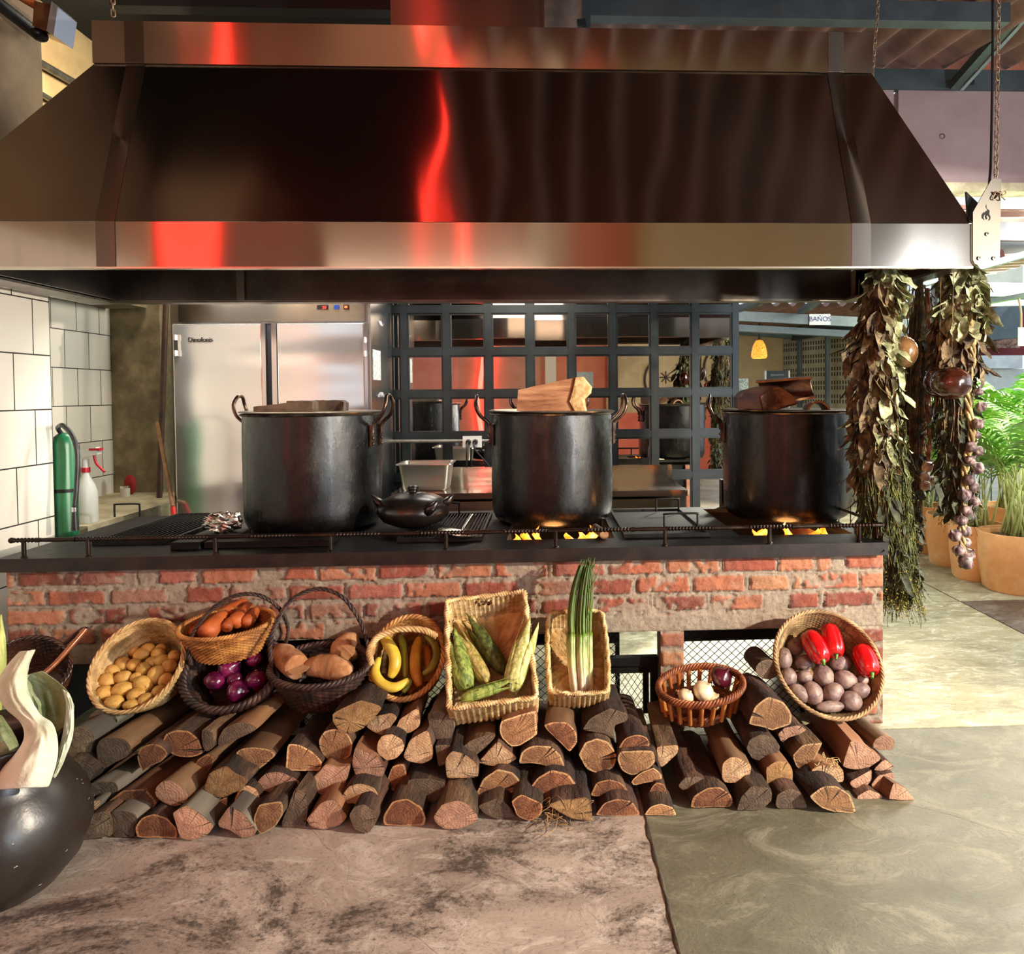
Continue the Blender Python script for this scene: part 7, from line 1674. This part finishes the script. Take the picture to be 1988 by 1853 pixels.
def strand(items, Y, m, where, group, braid, r=.010, bm=STM, seed=1):
    for i, (x, y, rad) in enumerate(items):
        c = P(x, y, Y + (.02 if i % 2 else -.01)); garlic(c, rad*1.13*Y/1400, m, '%s garlic bulb from the top on the %s' % (ORDX[i], where), group, seed*50+i)
    c = catmull([P(*b_) for b_ in braid], 10); mb = MB(); n = len(c)
    for s_ in range(3): mb.tube([p + Vector((math.cos(i*.55 + s_*2.09)*r*1.1, math.sin(i*.55+s_*2.09)*r*.8, 0)) for i, p in enumerate(c)], [r*(.8 + .3*math.sin(i*.9+s_)) for i in range(n)], 7)
    o = mb.build('garlic_braid', bm, smooth=180); tag(o, 'braided dry stems of the ' + where, 'braid')
ORDX = ['first','second','third','fourth','fifth','sixth','seventh','eighth','ninth','tenth','eleventh','twelfth','thirteenth','fourteenth','fifteenth','sixteenth','seventeenth','eighteenth','nineteenth','twentieth','lowest','last']
up_, lo_ = (lambda x, y, r: (1640+x/6.175, 560+y/6.175, r/6.175)), (lambda x, y, r: (1640+x/5.45, 840+y/5.45, r/5.45))
SA = [up_(1600,1240,52),up_(1635,1420,64),up_(1600,1625,68),up_(1580,1760,52)] + [lo_(*q) for q in ((1340,150,60),(1410,200,56),(1330,300,56),(1405,380,66),(1320,500,64),(1350,580,66),(1265,660,70),(1360,730,64),(1290,830,60),(1330,890,52),(1230,930,64),(1265,1040,70),(1170,1090,66),(1280,1170,56),(1205,1250,62),(1310,1290,66),(1280,1375,78))]
BRD = lm_('braided_garlic_stem', '6a5a34', 'b8a878', '8c7a50')
strand(SA, 3.40, GAP, 'long purple garlic string at the far right', 'purple garlic on the long string', [(1872,530,3.45),(1884,640,3.42),(1888,690,3.40),(1878,760,3.41),(1886,830,3.41),(1880,880,3.41),(1872,925,3.41),(1872,990,3.41),(1868,1040,3.41),(1870,1085,3.41)], seed=1, bm=BRD)
strand([(1801.5,906.6,10.8),(1796.5,926,9.7),(1796.5,943.4,9.7),(1813.4,934.7,10.4)], 3.62, GAW, 'short pale garlic string behind the bundles', 'pale garlic on the short string', [(1800,560,3.66),(1806,700,3.66),(1803,800,3.66),(1806,850,3.65),(1801,900,3.64)], seed=2, r=.007, bm=lm_('reddish_garlic_stem', '6a3a2c', 'b8886c', '8c5c44'))
strand([up_(*q) for q in ((600,1110,58),(655,1120,50),(560,1230,56),(620,1355,58),(590,1500,68),(580,1690,54),(660,1720,44))], 3.52, GAP, 'garlic string half hidden behind the first bundle', 'garlic behind the first bundle', [(1742,560,3.56),(1744,700,3.55),(1738,800,3.55),(1736,850,3.55)], seed=3, r=.006)
# ---------------------------------------------------------------- potted palms
TER = mat('terracotta_pot', 'd89a5c', 'efb87c', 4, .8, bump=.25, bscale=40, c3='e4a86a'); SOIL = mat('potting_soil', '2c1e14', '6a5440', 60, .95, bump=1, bscale=80)
PG = mat('palm_leaflet', '4f8a2a', 'a4cc58', 6, .45, c3='74ac3e', vary=.3); PS2 = mat('palm_stem', '8a9a44', 'c9cf8a', 8, .5, stretch=(1,1,.3))
for m in (PG,):
    bs = [n for n in m.node_tree.nodes if n.type == 'BSDF_PRINCIPLED'][0]; bs.inputs['Transmission Weight'].default_value = .12
def frond_mesh(seed, L):
    rr = random.Random(seed); mb = MB(); lf = MB(); n = 18; arch = rr.uniform(.55, 1.0); pts = []
    for i in range(n+1): t = i/n; a = arch*1.5*t**1.6; pts.append(Vector((L*(.18*t + .50*t*t*arch), 0, L*(t*.95 - .42*arch*t**2.4))))
    mb.tube(pts, [.006*(1-.8*i/n) for i in range(n+1)], 5)
    for i in range(5, n+1):
        for q in range(2):
            t = (i + q*.5)/n; k = min(n, i); p = pts[k]; d = (pts[k]-pts[k-1]).normalized()
            for s_ in (-1, 1):
                l = L*.30*math.sin(math.pi*min(.95, .15+.8*(t-.25)/.75))*rr.uniform(.85,1.1); e = Vector((d.x*.75, s_*.75, d.z*.75 + .12)).normalized(); w_ = .012
                b = len(lf.v)
                for j in range(5): u = j/4; c = p + e*l*u + Vector((0,0,-.45*l*u*u)); ww = w_*math.sin(math.pi*min(.96,.2+.75*u)); lf.v += [c + d*ww, c + V(0,0,-ww*.5), c - d*ww]
                for j in range(4):
                    for z in range(2): lf.f.append((b+j*3+z, b+j*3+z+1, b+j*3+z+4, b+j*3+z+3)); lf.mi.append(0)
    return mb, lf
FR = []
for i in range(4):
    a, b = frond_mesh(i+3, 1.0); me1 = a.build('x', PS2, smooth=180); me2 = b.build('y', PG, smooth=180); FR.append((me1.data, me2.data)); bpy.data.objects.remove(me1); bpy.data.objects.remove(me2)
def potted_palm(pxc, pyb, w_px, pyt, label, nf, seed, Lf, h_px=None):
    c = PZ(pxc, pyb, 0); rr = random.Random(seed); Y = c.y + w_px/2*c.y/1400*.85; r = w_px/2*Y/1400; cx = P(pxc, 900, Y).x; H = .455
    root = empty('potted_palm', (cx, Y, 0)); tag(root, label, 'potted plant', 'palms in terracotta pots'); T_ = Matrix.Translation((cx, Y, 0))
    pot = part(MB().lathe([(.001,0),(r*.80,0),(r*.86,.02),(r*.97,H*.5),(r,H-.01),(r*.99,H),(r*.93,H),(r*.91,H-.05),(.001,H-.06)], 56, T_, disp=lambda a, z, i: .002*noise.noise(Vector((math.cos(a)*3, math.sin(a)*3, z*5)))).build('terracotta_pot', TER, smooth=50), root)
    part(MB().lathe([(r*.92,H-.045),(r*.5,H-.03),(.001,H-.03)], 30, T_, disp=None).build('soil', SOIL, smooth=180), root)
    for i in range(nf):
        a = rr.uniform(0, 6.283); b0 = V(cx + rr.uniform(-1,1)*r*.35, Y + rr.uniform(-1,1)*r*.35, H-.04); L = Lf*rr.uniform(.75, 1.12); lean = rr.uniform(-.1, .25); sh = rr.uniform(.25, .45)*Lf
        top = b0 + V(math.cos(a)*sh*.22, math.sin(a)*sh*.22, sh); part(MB().tube([b0, (b0+top)/2 + V(.004,0,0), top], [.010,.008,.006], 6).build('cane', PS2, smooth=180), root)
        M2 = Matrix.Translation(top) @ Matrix.Rotation(a, 4, 'Z') @ Matrix.Rotation(lean, 4, 'Y') @ Matrix.Scale(L, 4); k = FR[i % 4]
        f = bpy.data.objects.new('frond', k[1]); COL.objects.link(f); f.matrix_world = M2; part(f, root)
        g = bpy.data.objects.new('midrib', k[0]); COL.objects.link(g); g.matrix_world = M2; bpy.context.view_layer.update(); g.parent = f; g.matrix_parent_inverse = f.matrix_world.inverted()
    return root
potted_palm(1975, 1160, 142, 1050, 'nearest terracotta pot with a tall leafy palm at the right edge', 30, 1, 1.05)
potted_palm(1898, 1133, 105, 1025, 'second terracotta pot from the right with a slim palm', 20, 2, .9)
potted_palm(1850, 1105, 98, 1010, 'third terracotta pot from the right behind the short garlic string', 18, 3, .9)
potted_palm(1800, 1078, 88, 990, 'farthest terracotta pot, half hidden by the herb bundles', 11, 4, .75)
for i, (px, Y, L) in enumerate(((1960, 6.9, 1.2), (2030, 6.6, 1.3))):
    q = P(px, 900, Y); 
    k = q; d = 1.56*1400/Y; potted_palm(px, 766+d, 110, 0, ('palm behind the nearest pot, close to the railing', 'tall palm at the very right edge behind the others')[i], 20, 9+i, L)
# ---------------------------------------------------------------- black clay pot and cabbage leaves, left foreground
c = V(P(-26, 1600, 2.30).x, 2.34, 0); CP = mat('matt_black_clay', '1a1613', '2c2621', 5, .38, bump=.1, bscale=30, coat=.1)
m_, nt_, bs_ = newmat('scuffed_black_clay'); v = nt_.coord('Object'); n1 = nt_.noise(v, 4, 5); sp = nt_.noise(nt_.coord('Object', (1,1,3)), 34, 2, .4)
col = nt_.ramp(n1, [(.3, '191613'), (.7, '2e2823')]); col = nt_.mix(nt_.ramp(sp, [(.745, 0.0), (.76, 1.0)]), col, 'c9bfa8'); nt_.link(col, bs_.inputs['Base Color']); bs_.inputs['Roughness'].default_value = .33; nt_.link(nt_.bump(nt_.noise(v, 16, 4), .15, .01), bs_.inputs['Normal'])
pot = empty('black_clay_pot', c); tag(pot, 'large round black clay pot with chipped specks in the left foreground', 'clay pot')
part(MB().lathe([(.001,0),(.12,0),(.17,.02),(.225,.085),(.256,.17),(.258,.225),(.240,.29),(.205,.345),(.184,.385),(.180,.43),(.190,.475),(.205,.50),(.197,.505),(.172,.46),(.168,.40),(.23,.25),(.12,.03),(.001,.02)], 72, Matrix.Translation(c), disp=lambda a, z, i: .003*noise.noise(Vector((math.cos(a)*1.5, math.sin(a)*1.5, z*4)))).build('pot_body', m_, smooth=180), pot)
CL = mat('cabbage_leaf_pale', 'b8bc9c', 'e4e4d0', 5, .55, bump=.8, bscale=16, bdist=.01, c3='ced2b8'); CG = mat('cabbage_leaf_green', '76845a', 'b4bc94', 6, .55, bump=1, bscale=18, bdist=.02, c3='929e72')
def cab2(L, Rr, Y0, Y1, bulge, m, label, seed, parent=None, name='cabbage_leaf', th=.003):
    n = 22; W = 14; a = catmull([V(x, y, 0) for x, y in L], 8); b = catmull([V(x, y, 0) for x, y in Rr], 8); g = lambda c, t: c[min(len(c)-1, int(t*(len(c)-1)))].lerp(c[min(len(c)-1, int(t*(len(c)-1))+1)], (t*(len(c)-1)) % 1)
    mb = MB()
    for i in range(n+1):
        t = i/n; p, q = g(a, t), g(b, t); wd = (q-p).length*2.3/1400
        for k in range(W+1):
            u = k/W; c = p.lerp(q, u); Y = Y0 + (Y1-Y0)*t - bulge*wd*(1-(2*u-1)**2) + .010*noise.noise(Vector((i*.45, k*.5, seed))) + .009*noise.noise(Vector((i*1.3, k*.8, seed+9))) + .004*math.sin(i*1.3+seed)*abs(2*u-1)**4
            vein = .0022*(abs(math.sin((k-W/2)*.9 + i*.55)) < .2); mb.v.append(P(c.x, c.y, Y - vein))
    for i in range(n):
        for k in range(W): q = i*(W+1)+k; mb.f.append((q, q+1, q+W+2, q+W+1)); mb.mi.append(0)
    o = mb.build(name, m, smooth=180); sd = o.modifiers.new('t', 'SOLIDIFY'); sd.thickness = th; ss = o.modifiers.new('s', 'SUBSURF'); ss.levels = 1; ss.render_levels = 1
    if parent: part(o, parent)
    else: tag(o, label, 'cabbage leaf', 'big pale leaves in the black clay pot')
    return o
CU = mat('cabbage_leaf_underside', '8a7460', 'b8a890', 6, .6, bump=.5, bscale=20)
l1 = cab2([(-20,1535),(0,1495),(30,1462),(46,1432),(38,1402),(6,1374),(-8,1335),(8,1298),(38,1264)], [(96,1530),(112,1480),(114,1440),(104,1404),(82,1390),(64,1362),(54,1328),(58,1290),(70,1262)], 2.20, 2.24, .45, CL, 'tall pale leaf curling over the front of the clay pot', 1)
cab2([(80,1392),(62,1362),(52,1330),(56,1292),(66,1264)], [(66,1398),(42,1366),(32,1330),(40,1296),(58,1268)], 2.225, 2.25, .2, CU, '', 5, parent=l1, name='curled_edge')
cab2([(70,1500),(78,1450),(74,1400),(58,1350),(46,1322),(52,1312)], [(112,1500),(128,1450),(137,1400),(140,1360),(118,1330),(80,1303)], 2.31, 2.40, -.6, CG, 'cupped green leaf at the back right of the clay pot', 2)
cab2([(100,1508),(110,1468),(122,1420),(128,1370),(120,1338)], [(106,1512),(128,1470),(143,1425),(143,1370),(134,1345)], 2.28, 2.36, .6, CL, 'narrow pale leaf edge along the right of the clay pot', 3)
cab2([(-50,1535),(-50,1480),(-45,1430),(-35,1385)], [(10,1535),(40,1495),(36,1440),(4,1388)], 2.27, 2.32, .4, CG, 'pale green leaf at the left edge of the clay pot', 4)
cab2([(-50,1500),(-45,1380),(-25,1260),(-12,1200)], [(-10,1500),(2,1400),(14,1280),(4,1192)], 2.50, 2.60, .4, mat('yellow_green_leaf', '8a9440', 'c9cf80', 6, .6, bump=.5), 'narrow yellow-green leaf rising behind the clay pot, against the wall', 6)
